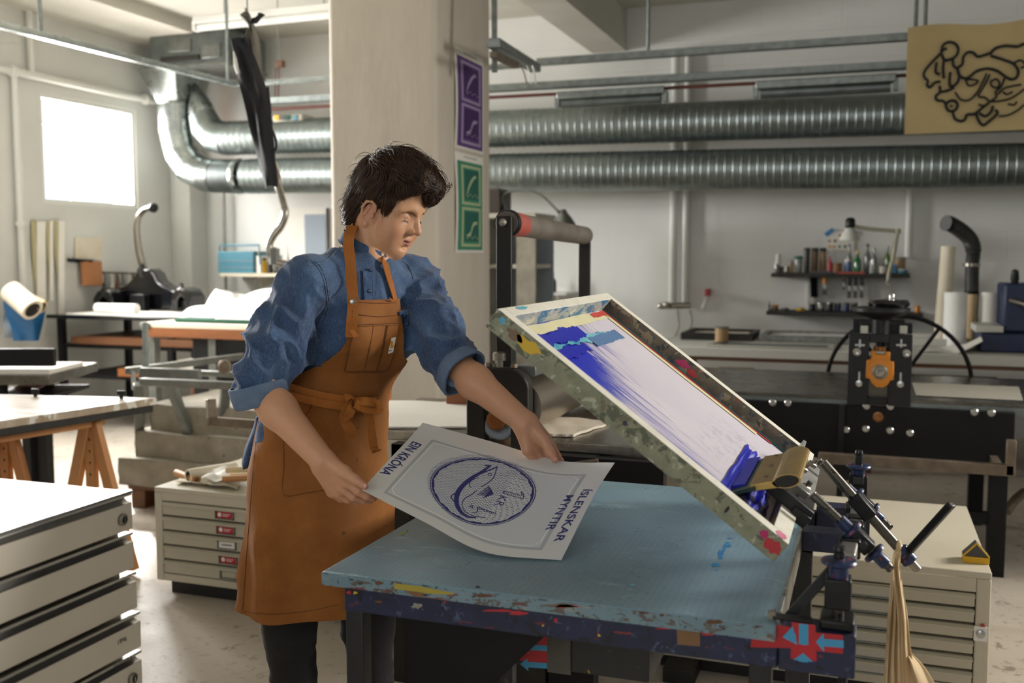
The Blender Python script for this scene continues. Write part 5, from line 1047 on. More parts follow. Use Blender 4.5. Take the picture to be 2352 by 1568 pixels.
worn('frame_inner_up', '#8a9598', '#b5b3a8', [('#2f6f96', 26, .52, (1, .4, 1)), ('#c9c4b4', 40, .58, (1, .3, 1)), ('#5a3f5a', 50, .65, (1, .4, 1)), ('#a85a3a', 70, .69, (1, .4, 1)), ('#3a8a98', 60, .64, (1, .4, 1))], .5, 24, bump=.3)
worn('hinge_black', '#141517', '#1d1e20', [('#33384a', 60, .66, (1, 1, 1)), ('#7a2f2c', 70, .74, (1, 1, 1)), ('#8a8880', 110, .74, (1, 1, 1))], .38, 40, .3)
worn('handwheel_blue', '#2b3c66', '#222f52', [('#a83a32', 55, .60, (1, 1, 1)), ('#8a92a0', 90, .67, (1, 1, 1)), ('#1a1c22', 50, .58, (1, 1, 1))], .35, 40, .2)
worn('rod_steel', '#56534d', '#6b6760', [('#2f2d2b', 50, .56, (1, 1, 1))], .34, 30, .85)
worn('worn_alu', '#aaa9a3', '#8e8d87', [('#5a5a58', 18, .62, (1, 1, 1)), ('#d2d2cc', 14, .62, (1, 1, 1))], .35, 12, .8)
pm('gold_anodised', '#b99a5e', '#c4a668', 10, .32, .85); pm('white_steel', '#cfd0ce', '#b9bab8', 20, .3, .7)
pm('ink_blue', '#1422bc', '#1019a2', 30, .38, bump=.4, bscale=60, stretch=(1, 6, 1)); pm('ink_dark', '#120f4a', '#0b0a2c', 9, .18, bump=.6, bscale=24, coat=.5); pm('blade_green', '#123a30', '#0c2420', 12, .4)
pm('red_tape', '#b3232c', '#a01f28', 8, .4); pm('arrow_blue', '#3f93bd', rough=.45); pm('duct_tape', '#4a463e', '#56524a', 20, .6); pm('yellow_tape', '#a8983a', '#9a8c34', 10, .6); pm('brown_tape', '#80603f', '#745536', 10, .4)
pm('paint_splash_yellow', '#c9a41c', rough=.5); pm('paint_splash_red', '#b02a34', rough=.45); pm('paint_splash_blue', '#1f7fae', '#1a5f9c', 30, .4); pm('paint_splash_pink', '#d87f9c', '#c23f6a', 40, .45); pm('paint_splash_magenta', '#b02060', rough=.45); pm('paint_splash_green', '#9aab2a', rough=.5); pm('paint_dark', '#2a2440', rough=.5); pm('paint_cyan', '#3a98b8', '#7fc0d0', 20, .45); pm('masking_cream', '#d8d2a8', '#cfc9a0', 12, .6); pm('masking_red', '#c8443c', '#b8382f', 12, .5)
def mesh_material():
    m = newmat('screen_mesh'); MATS['screen_mesh'] = m; N = NT(m); b = N.b
    s = N.new('ShaderNodeSeparateXYZ'); N.link(N.tc.outputs['UV'], s.inputs[0]); L_, Wd = s.outputs[0], s.outputs[1]     # 0..1 down the slope, 0..1 from near rail to far rail
    uv = N.new('ShaderNodeMapping'); uv.inputs['Scale'].default_value = (1.1, 26, 1); N.link(N.tc.outputs['UV'], uv.inputs[0]); streak = N.noise(uv.outputs[0], 3.0, 6, .65)
    uv2 = N.new('ShaderNodeMapping'); uv2.inputs['Scale'].default_value = (2, 70, 1); N.link(N.tc.outputs['UV'], uv2.inputs[0]); fine = N.noise(uv2.outputs[0], 4.0, 4, .7)
    base = N.ramp(N.noise(N.mapping(), 4, 3), ((.3, '#cbc5d2'), (.7, '#d6d1d9')))
    base = N.mix(N.math('MULTIPLY', N.ramp(fine, ((.55, 0.), (.8, 1.))), .35), base, '#a9a0c4')
    # stencil opening: faint grey drawing towards the squeegee
    det = N.noise(N.mapping(), 42, 6, .75); zone = N.math('MULTIPLY', N.ramp(L_, ((.62, 0.), (.7, 1.))), N.ramp(Wd, ((.3, 0.), (.4, 1.), (.75, 1.), (.85, 0.))))
    base = N.mix(N.math('MULTIPLY', N.math('MULTIPLY', N.ramp(det, ((.52, 0.), (.56, 1.))), zone), .35), base, '#9a94a4')
    # blue ink dragged along the near side, thinning out down the slope
    edge = N.math('MULTIPLY_ADD', streak, 1.0, -.5)
    reach = N.math('SUBTRACT', N.math('MULTIPLY_ADD', N.math('SUBTRACT', .56, Wd), .95, N.math('MULTIPLY', edge, 1.35)), N.math('MULTIPLY_ADD', L_, .62, -.12))
    blue = N.ramp(reach, ((.02, 0.), (.16, 1.)))
    mid = N.mix(N.ramp(reach, ((.1, 0.), (.3, 1.))), '#8f8bb8', '#1d35b0')
    base = N.mix(blue, base, mid)
    solid = N.math('MULTIPLY', N.math('LESS_THAN', N.math('MULTIPLY_ADD', edge, .9, N.math('MULTIPLY_ADD', Wd, .25, L_)), .33), N.math('LESS_THAN', N.math('MULTIPLY_ADD', N.noise(N.mapping(), 25, 3), .1, Wd), .42)); base = N.mix(solid, base, '#1624b4')
    N.link(base, b.inputs['Base Color']); b.inputs['Roughness'].default_value = .45
mesh_material()

# ---------------------------------------------------------------- blue vacuum table
ZT = .78; q = [PZ(722, 1315, ZT), PZ(1768, 1430, ZT), PZ(1868, 1140, ZT), PZ(1141, 1085, ZT)]
XA, XB, Y0, Y1 = (q[0].x+q[3].x)/2, (q[1].x+q[2].x)/2, (q[0].y+q[1].y)/2, (q[2].y+q[3].y)/2
t = thing('screen_table', ((XA+XB)/2, (Y0+Y1)/2, 0), 'blue perforated vacuum table with paint-stained navy rails, foreground', 'table')
MB().box(XA, Y0, ZT-.026, XB, Y1, ZT).build('tabletop', ['table_blue'], t, bevel=.003)
MB().box(XA+.001, Y0-.0012, ZT-.025, XB-.001, Y0+.004, ZT-.002).build('top_edge', 'table_edge', t); MB().box(XA-.0012, Y0+.001, ZT-.025, XA+.003, Y1, ZT-.002).build('top_edge', 'table_edge', t)
MB().box(XB-.001, Y0+.02, ZT-.05, XB+.004, Y1, ZT+.004).build('side_strip', 'worn_alu', t, bevel=.001)
xr0 = PY(793, 1370, Y0+.02).x; xre = PY(1966, 1480, Y0+.02).x
MB().box(xr0, Y0+.015, ZT-.075, XB+.003, Y0+.06, ZT-.0265).build('front_rail', 'navy_rail', t, bevel=.003); MB().box(XB+.004, Y0+.012, ZT-.075, xre, Y0+.075, ZT-.006).build('rail_end', 'navy_rail', t, bevel=.003)
MB().box(xr0, Y1-.06, ZT-.075, XB+.02, Y1-.015, ZT-.0265).build('rear_rail', 'navy_rail', t, bevel=.003); MB().box(XB+.021, Y1-.07, ZT-.075, xre+.02, Y1-.01, ZT-.006).build('rail_end', 'navy_rail', t, bevel=.003)
for x in (xr0, XB-.05): MB().box(x, Y0+.06, ZT-.075, x+.045, Y1-.06, ZT-.0265).build('side_rail', 'navy_rail', t)
for x in (xr0, PY(1722, 1500, Y0+.03).x):
    MB().box(x, Y0+.02, 0, x+.035, Y0+.055, ZT-.075).build('leg', 'black_leg', t, bevel=.002); MB().box(x, Y1-.055, 0, x+.035, Y1-.02, ZT-.075).build('leg', 'black_leg', t, bevel=.002)
xm = PY(1845, 1400, Y1-.25).x; MB().box(xm-.018, Y1-.3, 0, xm+.018, Y1-.26, ZT-.05).build('hinge_leg', 'black_leg', t, bevel=.002); 
MB().box(XB+.004, Y1-.31, ZT-.045, xm+.1, Y1-.25, ZT-.004).build('cross_arm', 'navy_rail', t, bevel=.002)
# black apron plate and vacuum box below
f = lambda x, y, Y: (PY(x, y, Y).x, PY(x, y, Y).z); yp = Y0+.066
MB().prism([f(931, 1640, yp), f(1060, 1640, yp), f(1260, 1452, yp), f(927, 1400, yp)], (0, yp, 0), (1, 0, 0), (0, 0, 1), .004).build('gusset_plate', 'black_paint', t)
bx0, bz1, bx1, bz0 = PY(1140, 1460, Y0+.2).x, ZT-.0275, PY(1492, 1500, Y0+.2).x, PY(1400, 1556, Y0+.2).z
MB().box(bx0, Y0+.2, bz0, bx1, Y0+.45, bz1).build('vacuum_box', 'vacuum_black', t, bevel=.003)
MB().lathe([(.03, 0), (.024, .002), (.022, -.004), (0, -.004)], (bx1, Y0+.28, (bz0+bz1)/2+.03), (1, 0, 0), 20).build('box_port', 'dark_gap', t)
yb = Y0+.2
MB().box(PY(1150, 1480, yb).x, yb-.003, bz0+.01, PY(1262, 1480, yb).x, yb-.0005, bz1-.02).build('red_warning_tape', 'red_tape', t); MB().box(PY(1259, 1480, yb).x, yb-.005, bz0-.004, PY(1312, 1480, yb).x, yb-.003, bz1).build('duct_tape_strip', 'duct_tape', t)
def arrow(a, b, w, hw, hl, y, parent, mat='arrow_blue'):
    (x0, z0), (x1, z1) = a, b; L = math.hypot(x1-x0, z1-z0); ux, uz = (x1-x0)/L, (z1-z0)/L; nx, nz = -uz, ux
    pts = [(0, -w), (L-hl, -w), (L-hl, -hw), (L, 0), (L-hl, hw), (L-hl, w), (0, w)]
    MB().add([(x0+ux*s+nx*n, y, z0+uz*s+nz*n) for s, n in pts], [(0, 1, 2, 3, 4, 5, 6)]).build('arrow_print', mat, parent)
for y in (1487, 1527): arrow(f(1258, y, yb), f(1196, y-4, yb), .0055, .0125, .016, yb-.0036, t)
MB().box(PY(1148, 1500, yb).x+.0, yb-.0038, PY(1180, 1517, yb).z, PY(1180, 1500, yb).x, yb-.0034, PY(1180, 1505, yb).z).build('arrow_print', 'arrow_blue', t)
# tape on the rail end
yr = Y0+.0115
def patch(px, mat, y, name='tape'):
    MB().add([(*[PY(x, yy, y).x], y, PY(x, yy, y).z) for x, yy in px][::-1], [tuple(range(len(px)))]).build(name, mat, t)
patch([(1724, 1486), (1726, 1462), (1768, 1464), (1768, 1432), (1818, 1440), (1822, 1488)], 'red_tape', yr-.0004, 'red_warning_tape')
patch([(1870, 1452), (1936, 1458), (1936, 1501), (1870, 1494)], 'red_tape', yr-.0004, 'red_warning_tape'); patch([(1818, 1428), (1873, 1435), (1876, 1518), (1816, 1512)], 'red_tape', yr-.0012, 'red_warning_tape')
arrow(f(1938, 1478, yr), f(1874, 1473, yr), .006, .015, .012, yr-.0016, t); arrow(f(1846, 1432, yr), f(1846, 1480, yr), .007, .007, .001, yr-.0018, t); arrow(f(1845, 1519, yr), f(1845, 1498, yr), .007, .015, .013, yr-.0018, t); arrow(f(1828, 1458, yr), f(1797, 1462, yr), .004, .015, .02, yr-.0018, t); patch([(1733, 1456), (1776, 1458), (1776, 1469), (1735, 1468)], 'arrow_blue', yr-.0018)
patch([(1554, 1440), (1608, 1447), (1608, 1484), (1556, 1480)], 'brown_tape', Y0+.0138)
ye = Y0-.0018
patch([(905, 1339), (960, 1345), (1043, 1362), (1043, 1365), (995, 1364), (906, 1352)], 'yellow_tape', ye); patch([(928, 1356), (972, 1361), (974, 1371), (950, 1369)], 'brown_tape', ye-.0004)
def splash(cx, cy, w, h, mat, place, seed, n=13, name='paint_splash'):
    rnd = random.Random(seed); pts = []
    for k in range(n):
        a = 2*pi*k/n; r = .55+.6*rnd.random(); pts.append(place(cx+cos(a)*w*r, cy+sin(a)*h*r))
    MB().add(pts, [tuple(range(n))]).build(name, mat, t)
top = lambda x, y: PZ(x, y, ZT+.0006)
for (x, y, w, h, m, s) in ((924, 1225, 7, 3.5, 'paint_splash_green', 3), (936, 1219, 3, 2, 'paint_splash_green', 4), (1097, 1347, 6, 2.6, 'paint_dark', 5), (1643, 1297, 10, 6, 'paint_splash_blue', 6), (1655, 1272, 8, 16, 'paint_splash_blue', 7), (1672, 1250, 7, 8, 'paint_splash_blue', 8), (1677, 1236, 8, 1.6, 'paint_splash_blue', 9), (1664, 1258, 4, 9, 'paint_splash_blue', 10), (1453, 1343, 8, 3, 'paint_cyan', 12), (1645, 1308, 3, 2, 'paint_splash_blue', 14)): splash(x, y, w, h, m, top, s)
fr = lambda x, y: V((PY(x, y, Y0+.0145).x, Y0+.0145, PY(x, y, Y0+.0145).z)); eg = lambda x, y: V((PY(x, y, ye).x, ye, PY(x, y, ye).z))
for (x, y, w, h, m, s) in ((801, 1360, 6, 5, 'paint_splash_red', 1), (816, 1361, 5, 4, 'paint_splash_yellow', 2), (1021, 1383, 4, 3, 'paint_splash_red', 3), (1150, 1402, 40, 4, 'paint_splash_red', 4), (1190, 1407, 26, 5, 'paint_splash_red', 5), (1276, 1425, 4, 7, 'paint_splash_red', 6), (1247, 1436, 4, 3, 'paint_splash_yellow', 7), (1376, 1459, 4, 4, 'paint_splash_yellow', 8), (958, 1391, 14, 8, 'worn_alu', 9), (1540, 1442, 40, 3, 'paint_splash_red', 10), (1625, 1455, 18, 5, 'paint_splash_red', 11), (870, 1382, 10, 4, 'darkwood', 12)): splash(x, y, w, h, m, fr, s)
for (x, y, w, h, m, s) in ((1285, 1390, 45, 6, 'roller_rubber', 1), (1300, 1392, 28, 5, 'red_rubber', 2), (1110, 1368, 30, 4, 'darkwood', 3), (870, 1338, 12, 4, 'darkwood', 5), (1640, 1428, 20, 6, 'darkwood', 6), (1520, 1412, 8, 5, 'darkwood', 7)): splash(x, y, w, h, m, eg, s)
# small grey foot bracket and floor objects under the table
p = PZ(1560, 1552, .02); 
tag(MB().box(p.x-.05, p.y-.02, 0, p.x+.05, p.y+.16, .05).build('floor_bracket', 'black_frame', bevel=.004), 'small dark metal block on the floor under the blue table', 'block')

# ---------------------------------------------------------------- tilted printing screen
YN, YFS = 1.655, 2.44
A = PY(1143, 708, YN); B = PY(1812, 1250, YN); LS = (B-A).length; es = (B-A).normalized(); ey = V((0, 1, 0)); en = V((-es.z, 0, es.x)); WS = YFS-YN; TH = .04; RW = .034
def SP(s, y, n): return A+es*s+ey*y+en*n
t = thing('printing_screen', SP(LS/2, WS/2, -TH), 'tilted screen printing frame with white mesh and blue ink, raised over the blue table', 'screen')
def sbox(s0, y0, n0, s1, y1, n1): return MB().obox(SP((s0+s1)/2, (y0+y1)/2, (n0+n1)/2), es*(s1-s0)/2, ey*(y1-y0)/2, en*(n1-n0)/2)
def rail_piece(name, s0, y0, s1, y1, inner, innermat, outer):
    """one side of the frame: faces get their own paint"""
    m = sbox(s0, y0, -TH, s1, y1, 0); o = m.build(name, ['frame_top', innermat, outer], t, bevel=.0015)
    for p in o.data.polygons:
        nrm = V(p.normal); d = {'+s': nrm.dot(es), '-s': -nrm.dot(es), '+y': nrm.y, '-y': -nrm.y}
        for k, v in d.items():
            if v > .9: p.material_index = 1 if k == inner else 2
    return o
RU = .024
rail_piece('near_rail', 0, 0, LS, RW, '+y', 'frame_inner_up', 'frame_side'); rail_piece('far_rail', 0, WS-RW, LS, WS, '-y', 'frame_inner_far', 'frame_side')
rail_piece('upper_rail', 0, RW, RU, WS-RW, '+s', 'frame_inner_up', 'frame_side'); rail_piece('lower_rail', LS-RW, RW, LS, WS-RW, '-s', 'frame_inner_far', 'frame_side')
me = MB(); nu, nv = 20, 24; me.grid(lambda u, v: SP(RU+(LS-RU-RW)*u, RW+(WS-2*RW)*v, -TH+.006), nu, nv); o = me.build('mesh_fabric', 'screen_mesh', t)
uvl = o.data.uv_layers.new(name='UVMap')
for lp in o.data.loops: i = lp.vertex_index; uvl.data[lp.index].uv = ((i//(nv+1))/nu, (i % (nv+1))/nv)
def sband(s0, y0, s1, y1, n, mat, name, wob=.003, seed=0, nseg=70):
    rnd = random.Random(seed); alongs = (s1-s0) > (y1-y0)
    def fn(u, v):
        w = wob*(sin(u*11+seed)+.6*sin(u*29+seed*2)+.35*sin(u*83+seed))*(v-.5)*2
        s, y = (s0+(s1-s0)*u, y0+(y1-y0)*v+w) if alongs else (s0+(s1-s0)*v+w, y0+(y1-y0)*u)
        return SP(s, y, n)
    return MB().grid(fn, nseg, 1).build(name, mat, t)
nm = -TH+.0075; s_in, y_in0, y_in1 = RU, RW, WS-RW
sband(s_in+.002, y_in0, s_in+.03, y_in1, nm, 'masking_cream', 'edge_tape', .001, 1); sband(s_in+.01, y_in1-.05, LS-RW-.1, y_in1-.026, nm, 'masking_cream', 'edge_tape', .001, 2)
sband(s_in+.004, y_in1-.026, LS-RW-.06, y_in1-.010, nm+.0005, 'masking_red', 'edge_tape', .002, 3); sband(s_in+.004, y_in1-.15, s_in+.02, y_in1-.03, nm+.0006, 'masking_red', 'edge_tape', .001, 4)
sband(s_in, y_in1-.012, LS-RW, y_in1, nm+.001, 'paint_cyan', 'edge_tape', .001, 5)
# blue ink heaped along the upper near corner
sband(s_in+.030, y_in0+.004, s_in+.066, y_in0+.38, nm+.0012, 'ink_blue', 'ink_smear', .004, 6); sband(s_in+.062, y_in0+.02, s_in+.078, y_in0+.55, nm+.001, 'paint_cyan', 'ink_smear', .005, 7); sband(s_in+.078, y_in0+.02, s_in+.105, y_in0+.30, nm+.0014, 'ink_blue', 'ink_smear', .003, 8)
sband(s_in+.07, y_in0+.36, s_in+.1, y_in0+.6, nm+.0016, 'glass_blue', 'edge_tape', .001, 9)
# splashes on the outside and the top
def ssplash(c, ua, ub, w, h, mat, seed, n=14):
    rnd = random.Random(seed); pts = [V(c)+V(ua)*(cos(2*pi*k/n)*w*(.55+.6*rnd.random()))+V(ub)*(sin(2*pi*k/n)*h*(.55+.6*rnd.random())) for k in range(n)]
    MB().add(pts, [tuple(range(n))]).build('paint_splash', mat, t)
yo = -.0008
ssplash(SP(.085, yo, -.018), es, en, .032, .014, 'paint_splash_yellow', 1); ssplash(SP(.055, yo, -.018), es, en, .02, .01, 'jar_brown', 9); ssplash(SP(.02, yo, -.012), es, en, .007, .008, 'paint_cyan', 2); ssplash(SP(LS-.016, yo, -.02), es, en, .018, .014, 'paint_splash_red', 3); ssplash(SP(LS-.04, yo, -.012), es, en, .01, .008, 'paint_splash_magenta', 4); ssplash(SP(.3, yo, -.016), es, en, .005, .005, 'paint_dark', 6); ssplash(SP(.52, yo, -.02), es, en, .004, .008, 'ink_black', 8)
ssplash(SP(LS-.018, .012, .0008), es, ey, .012, .02, 'paint_splash_pink', 5); ssplash(SP(.008, .11, .0008), es, ey, .006, .04, 'paint_cyan', 7)
ssplash(SP(.26, WS-RW-.0008, -.018), es, en, .02, .012, 'paint_splash_magenta', 11); ssplash(SP(.29, WS-RW-.0009, -.022), es, en, .018, .01, 'paint_splash_red', 12)
# ink pool by the squeegee
def pool(s0, s1, y0, y1, h, mat, seed, nlist=22):
    rnd = random.Random(seed); ph = [rnd.uniform(0, 6) for _ in range(4)]
    def fn(u, v):
        uu, vv = 2*u-1, 2*v-1; r = 1+.05*sin(5*atan2(vv, uu)+ph[0])+.04*sin(11*atan2(vv, uu)+ph[1]); e = max(0, 1-(uu*uu+vv*vv)**2)
        return SP((s0+s1)/2+(s1-s0)/2*uu*r, (y0+y1)/2+(y1-y0)/2*vv*r, nm+.002+h*e*(.6+.25*sin(u*13+ph[2])+.25*sin(v*17+ph[3])))
    return MB().grid(fn, nlist, nlist).build('ink_pool', mat, t, smooth=80)
pool(LS-.122, LS-.045, y_in0+.03, y_in0+.27, .008, 'ink_dark', 3); pool(LS-.10, LS-.05, y_in0+.09, y_in0+.28, .014, 'ink_blue', 5); pool(LS-.140, LS-.108, y_in0+.10, y_in0+.50, .005, 'ink_blue', 9)
# squeegee resting on the mesh
ts = thing('squeegee', SP(LS-.1, .3, 0), 'gold aluminium squeegee lying on the lower end of the tilted screen', 'squeegee')
sy0, sy1 = y_in0+.10, y_in0+.37; b0_ = LS-.117
def sprof(prof, name, mat, y0=sy0, y1=sy1, bev=0): return MB().prism([(b0_+a, nm+b) for a, b in prof], SP(0, (y0+y1)/2, 0), es, en, y1-y0).build(name, mat, ts, bevel=bev)
sprof([(-.001, .003), (.003, .001), (.030, .036), (.024, .041)], 'blade', 'blade_green', sy0-.006, sy1+.004)
sprof([(.016, .036), (.026, .028), (.058, .066), (.048, .075)], 'blade_holder', 'gold_anodised', bev=.001)
pr = []
for k in range(22): a_ = 2*pi*k/22; x_, y_ = .025*cos(a_), .0125*sin(a_); pr.append((.060+x_*.66-y_*.75, .083+x_*.75+y_*.66))
sprof(pr, 'grip', 'gold_anodised'); sprof([(.060+(x-.060)*.86, .083+(n-.083)*.86) for x, n in pr], 'grip_hollow', 'dark_gap', sy0-.0008, sy0+.01)
for yy in (sy0+.05, sy0+.15, sy0+.25): MB().lathe([(.004, 0), (.004, .002), (0, .003)], SP(b0_+.031, yy, nm+.055), -es*.75+en*.66, 10).build('rivet', 'steel', ts)
MB().obox(SP(b0_+.006, sy0+.16, nm+.014), (es*.65+en*.76)*.012, ey*.13, (es*-.76+en*.65)*.004).build('ink_smear', 'ink_blue', ts)
# clamp at the lower rail and the three arms of the hinge
t = thing('clamp_unit', SP(LS+.1, WS/2, -.1), 'black and navy hinge clamp with rods and handwheels beside the tilted screen', 'hinge clamp')
MB().obox(SP(LS-.012, .47, .006), es*.03, ey*.16, en*.004).build('clamp_plate', 'white_steel', t, bevel=.001); MB().obox(SP(LS-.045, .52, .022), es*.004, ey*.12, en*.016).build('clamp_plate', 'white_steel', t, bevel=.001)
MB().obox(SP(LS+.004, .25, .002), es*.018, ey*.07, en*.012).build('clamp_block', 'hinge_black', t, bevel=.002); MB().obox(SP(LS-.03, .2, .012), es*.05, ey*.012, en*.012).build('clamp_bar', 'hinge_black', t, bevel=.002); MB().obox(SP(LS-.018, .3, .014), es*.02, ey*.02, en*.012).build('clamp_bar', 'worn_alu', t, bevel=.002)
for yy, ss in ((.37, LS-.004), (.6, LS-.004), (.5, LS-.02)):
    MB().lathe([(.011, 0), (.011, .007), (.006, .009), (.006, .018), (0, .018)], SP(ss, yy, .01), en, 6).build('clamp_bolt', 'steel', t)
def thread(a, b, r, name='threaded_rod', mat='rod_steel', pitch=.006):
    a, b = V(a), V(b); L = (b-a).length; pr = [(0, 0)]; k = int(L/pitch)
    for i in range(k): pr += [(r, i*pitch), (r*.86, (i+.5)*pitch)]
    pr += [(r, L-.002), (r*.8, L), (0, L)]; return MB().lathe(pr, a, b-a, 14, False).build(name, mat, t, smooth=50)
def handwheel(c, ax, r, name='handwheel', n=24):
    return MB().lathe([(0, -.012), (r*.52, -.012), (r*.52, .008), (r*.6, .01), (r*.98, .012), (r, .015), (r*.98, .018), (r*.4, .021), (0, .021)], c, ax, n, False).build(name, 'handwheel_blue', t, smooth=40)
yl = dict(far=PY(1985, 1135, 2.2).y, mid=2.05, near=1.86)
rods = {'near': ((1866, 1135), (2048, 1308), 1.84, .0085), 'mid': ((1890, 1062), (2092, 1290), 2.03, .0095), 'far': ((1880, 1058), (2046, 1214), 2.22, .0085)}
R3 = {}
for k, (p, q_, Y, r) in rods.items():
    a, b = PY(*p, Y), PY(*q_, Y); R3[k] = (a, b, (b-a).normalized())
    if k == 'mid': MB().cyl(a, b, r, n=18).build('long_rod', 'rod_steel', t, smooth=40)
    else: thread(a, b, r)
def at(k, px, py): a, b, d = R3[k]; Y = a.y; p = PY(px, py, Y); return a+d*((p-a).dot(d))
def clamp_block(k, p, q_, w=.02): a, b = at(k, *p), at(k, *q_); MB().bar(a, b, w*2, w*1.8, up=en).build('rod_block', 'hinge_black', t, bevel=.003)
clamp_block('far', (1964, 1134), (2000, 1170), .015); clamp_block('mid', (1958, 1140), (2000, 1188), .015); clamp_block('near', (1947, 1216), (1998, 1262), .015)
handwheel(at('near', 1938, 1207), R3['near'][2], .023); handwheel(at('near', 2022, 1285), -R3['near'][2], .021); handwheel(at('far', 1955, 1126), R3['far'][2], .022); handwheel(at('far', 2016, 1184), -R3['far'][2], .021)
for k, p in (('near', (1990, 1240)), ('far', (1997, 1160))): c = at(k, *p); MB().cyl(c, c+V((0, -.04, .005)), .007, n=10).build('set_screw', 'hinge_black', t, smooth=40)
# cross shaft with square blocks on two threaded posts
pn, pf = PY(1928, 1290, 1.64), PY(1970, 1075, 2.38)
sh0, sh1 = PY(1944, 1288, 1.70), PY(1979, 1152, 2.36)
MB().bar(sh0, sh1, .028, .026).build('cross_shaft', 'worn_alu', t, bevel=.004); 
for c in (.18, .42, .55, .8):
    p = sh0.lerp(sh1, c); MB().bar(p-V((0, .018, 0)), p+V((0, .018, 0)), .036, .034).build('shaft_collar', 'hinge_black', t, bevel=.004)
for base, (tp_y, wh_y, b0, b1, px), Y, s in ((pn, (1262, 1293, 1328, 1393, 1927), 1.63, 1.0), (pf, (1040, 1073, 1092, 1140, 1972), 2.385, 1.0)):
    g = lambda y: PY(px, y, Y)
    x, = (g(wh_y).x,); thread(V((x, Y, g(b0).z)), V((x, Y, g(tp_y).z)), .0095, 'post_thread', 'hinge_black'); MB().lathe([(.0095, 0), (.008, .006), (0, .008)], V((x, Y, g(tp_y).z)), (0, 0, 1), 14).build('post_tip', 'hinge_black', t, smooth=60)
    zc = g(wh_y).z
    MB().lathe([(0, -.035), (.015, -.035), (.015, -.006), (.020, -.003), (.027, 0), (.028, .003), (.026, .006), (.015, .008), (0, .008)], (x, Y, zc), (0, 0, 1), 28, False).build('handwheel', 'handwheel_blue', t, smooth=40)
    MB().box(x-.020, Y-.020, g(b1).z, x+.020, Y+.020, g(b0).z+.003).build('post_block', 'hinge_black', t, bevel=.003)
    MB().cyl((x, Y, ZT-.005), (x, Y, g(b1).z+.002), .01, n=12).build('post_stem', 'rod_steel', t, smooth=40); MB().box(x-.026, Y-.03, ZT-.005, x+.026, Y+.03, ZT+.010).build('post_foot', 'hinge_black', t, bevel=.003)
    zz = g(b0).z-.006; MB().bar((x, Y, zz-.01), (x+.0, (sh0 if Y < 2 else sh1).y, zz-.0), .026, .022).build('post_bracket', 'hinge_black', t, bevel=.003)
x = PY(1936, 1530, 1.64).x; thread((x, 1.645, ZT-.12), (x, 1.645, ZT-.076), .008, 'adjusting_screw', 'hinge_black'); MB().lathe([(.012, 0), (.012, .016), (0, .017)], (x, 1.645, ZT-.136), (0, 0, 1), 6, True).build('adjusting_nut', 'rust_steel', t)
MB().bar(PY(1812, 1416, 1.64), PY(1912, 1306, 1.66), .016, .008, up=(0, 1, 0)).build('stay', 'hinge_black', t); MB().bar(PY(1776, 1414, 1.60), PY(1865, 1424, 1.60), .02, .005).build('stop_plate', 'hinge_black', t, bevel=.001); MB().bar(PY(1772, 1402, 1.6), PY(1776, 1418, 1.6), .012, .012).build('stop_pin', 'steel', t)
# end collar and black lever at the long rod
e1 = at('mid', 2078, 1276); d = R3['mid'][2]; MB().lathe([(.014, -.016), (.016, -.014), (.016, .014), (.014, .016)], e1, d, 20).build('end_collar', 'handwheel_blue', t, smooth=40); MB().bar(e1+d*.0, PY(2186, 1157, 1.98), .016, .014).build('lever', 'hinge_black', t, bevel=.003); MB().cyl(e1+d*.018, e1+d*.035, .008, n=12).build('rod_tip', 'steel', t, smooth=40)

# ---------------------------------------------------------------- calico bag hanging from the long rod
t = thing('calico_bag', PY(2075, 1568, 2.0), 'tan calico bag hanging by its pleated straps from the hinge rod', 'bag')
hp = at('mid', 2064, 1258)
YG = hp.y-.012
def strap(xs0, xs1, ph, name='strap'):
    L = smoothpath([PY(2055, 1262, YG), PY(2050, 1300, YG), PY(xs0[0], 1400, YG), PY(xs0[1], 1500, YG), PY(xs0[2], 1640, YG)], 6); R_ = smoothpath([PY(2070, 1262, YG), PY(2068, 1300, YG), PY(xs1[0], 1400, YG), PY(xs1[1], 1500, YG), PY(xs1[2], 1640, YG)], 6); n = len(L)-1
    def fn(u, v): i = min(int(u*n), n-1); f_ = u*n-i; p = L[i].lerp(L[i+1], f_).lerp(R_[i].lerp(R_[i+1], f_), v); p.y += .008*sin(v*11+ph+u*2)*min(1, u*3)-.006*ph; return p
    MB().grid(fn, 24, 10, .0018).build(name, 'calico', t, smooth=70)
strap((2040, 2034, 2022), (2058, 2056, 2058), .2); strap((2052, 2046, 2044), (2076, 2080, 2090), 1.4); strap((2060, 2062, 2066), (2082, 2092, 2112), 2.8)
L = smoothpath([PY(2082, 1496, YG), PY(2078, 1540, YG), PY(2076, 1640, YG)], 6); R_ = smoothpath([PY(2090, 1500, YG), PY(2128, 1540, YG), PY(2185, 1640, YG)], 6)
def bf(u, v): n = len(L)-1; i = min(int(u*n), n-1); f_ = u*n-i; p = L[i].lerp(L[i+1], f_).lerp(R_[i].lerp(R_[i+1], f_), v); p.y += .012*sin(v*9)-.02*sin(v*pi); return p
MB().grid(bf, 14, 10, .0018).build('bag_body', 'calico', t, smooth=70)
def bb(u, v): p = PY(2024+150*u, 1640+230*v, YG+.0); p.y += -.05*sin(u*pi)*sin(min(1, v*1.4)*pi*.7)+.008*sin(u*17+v*4); return p
MB().grid(bb, 22, 12, .002).build('bag_body', 'calico', t, smooth=70)
MB().tube(arc(hp, .012, 0, 300, 12, (0, 1, 0), (0, 0, 1)), .005, 6).build('strap_loop', 'calico', t, smooth=60)

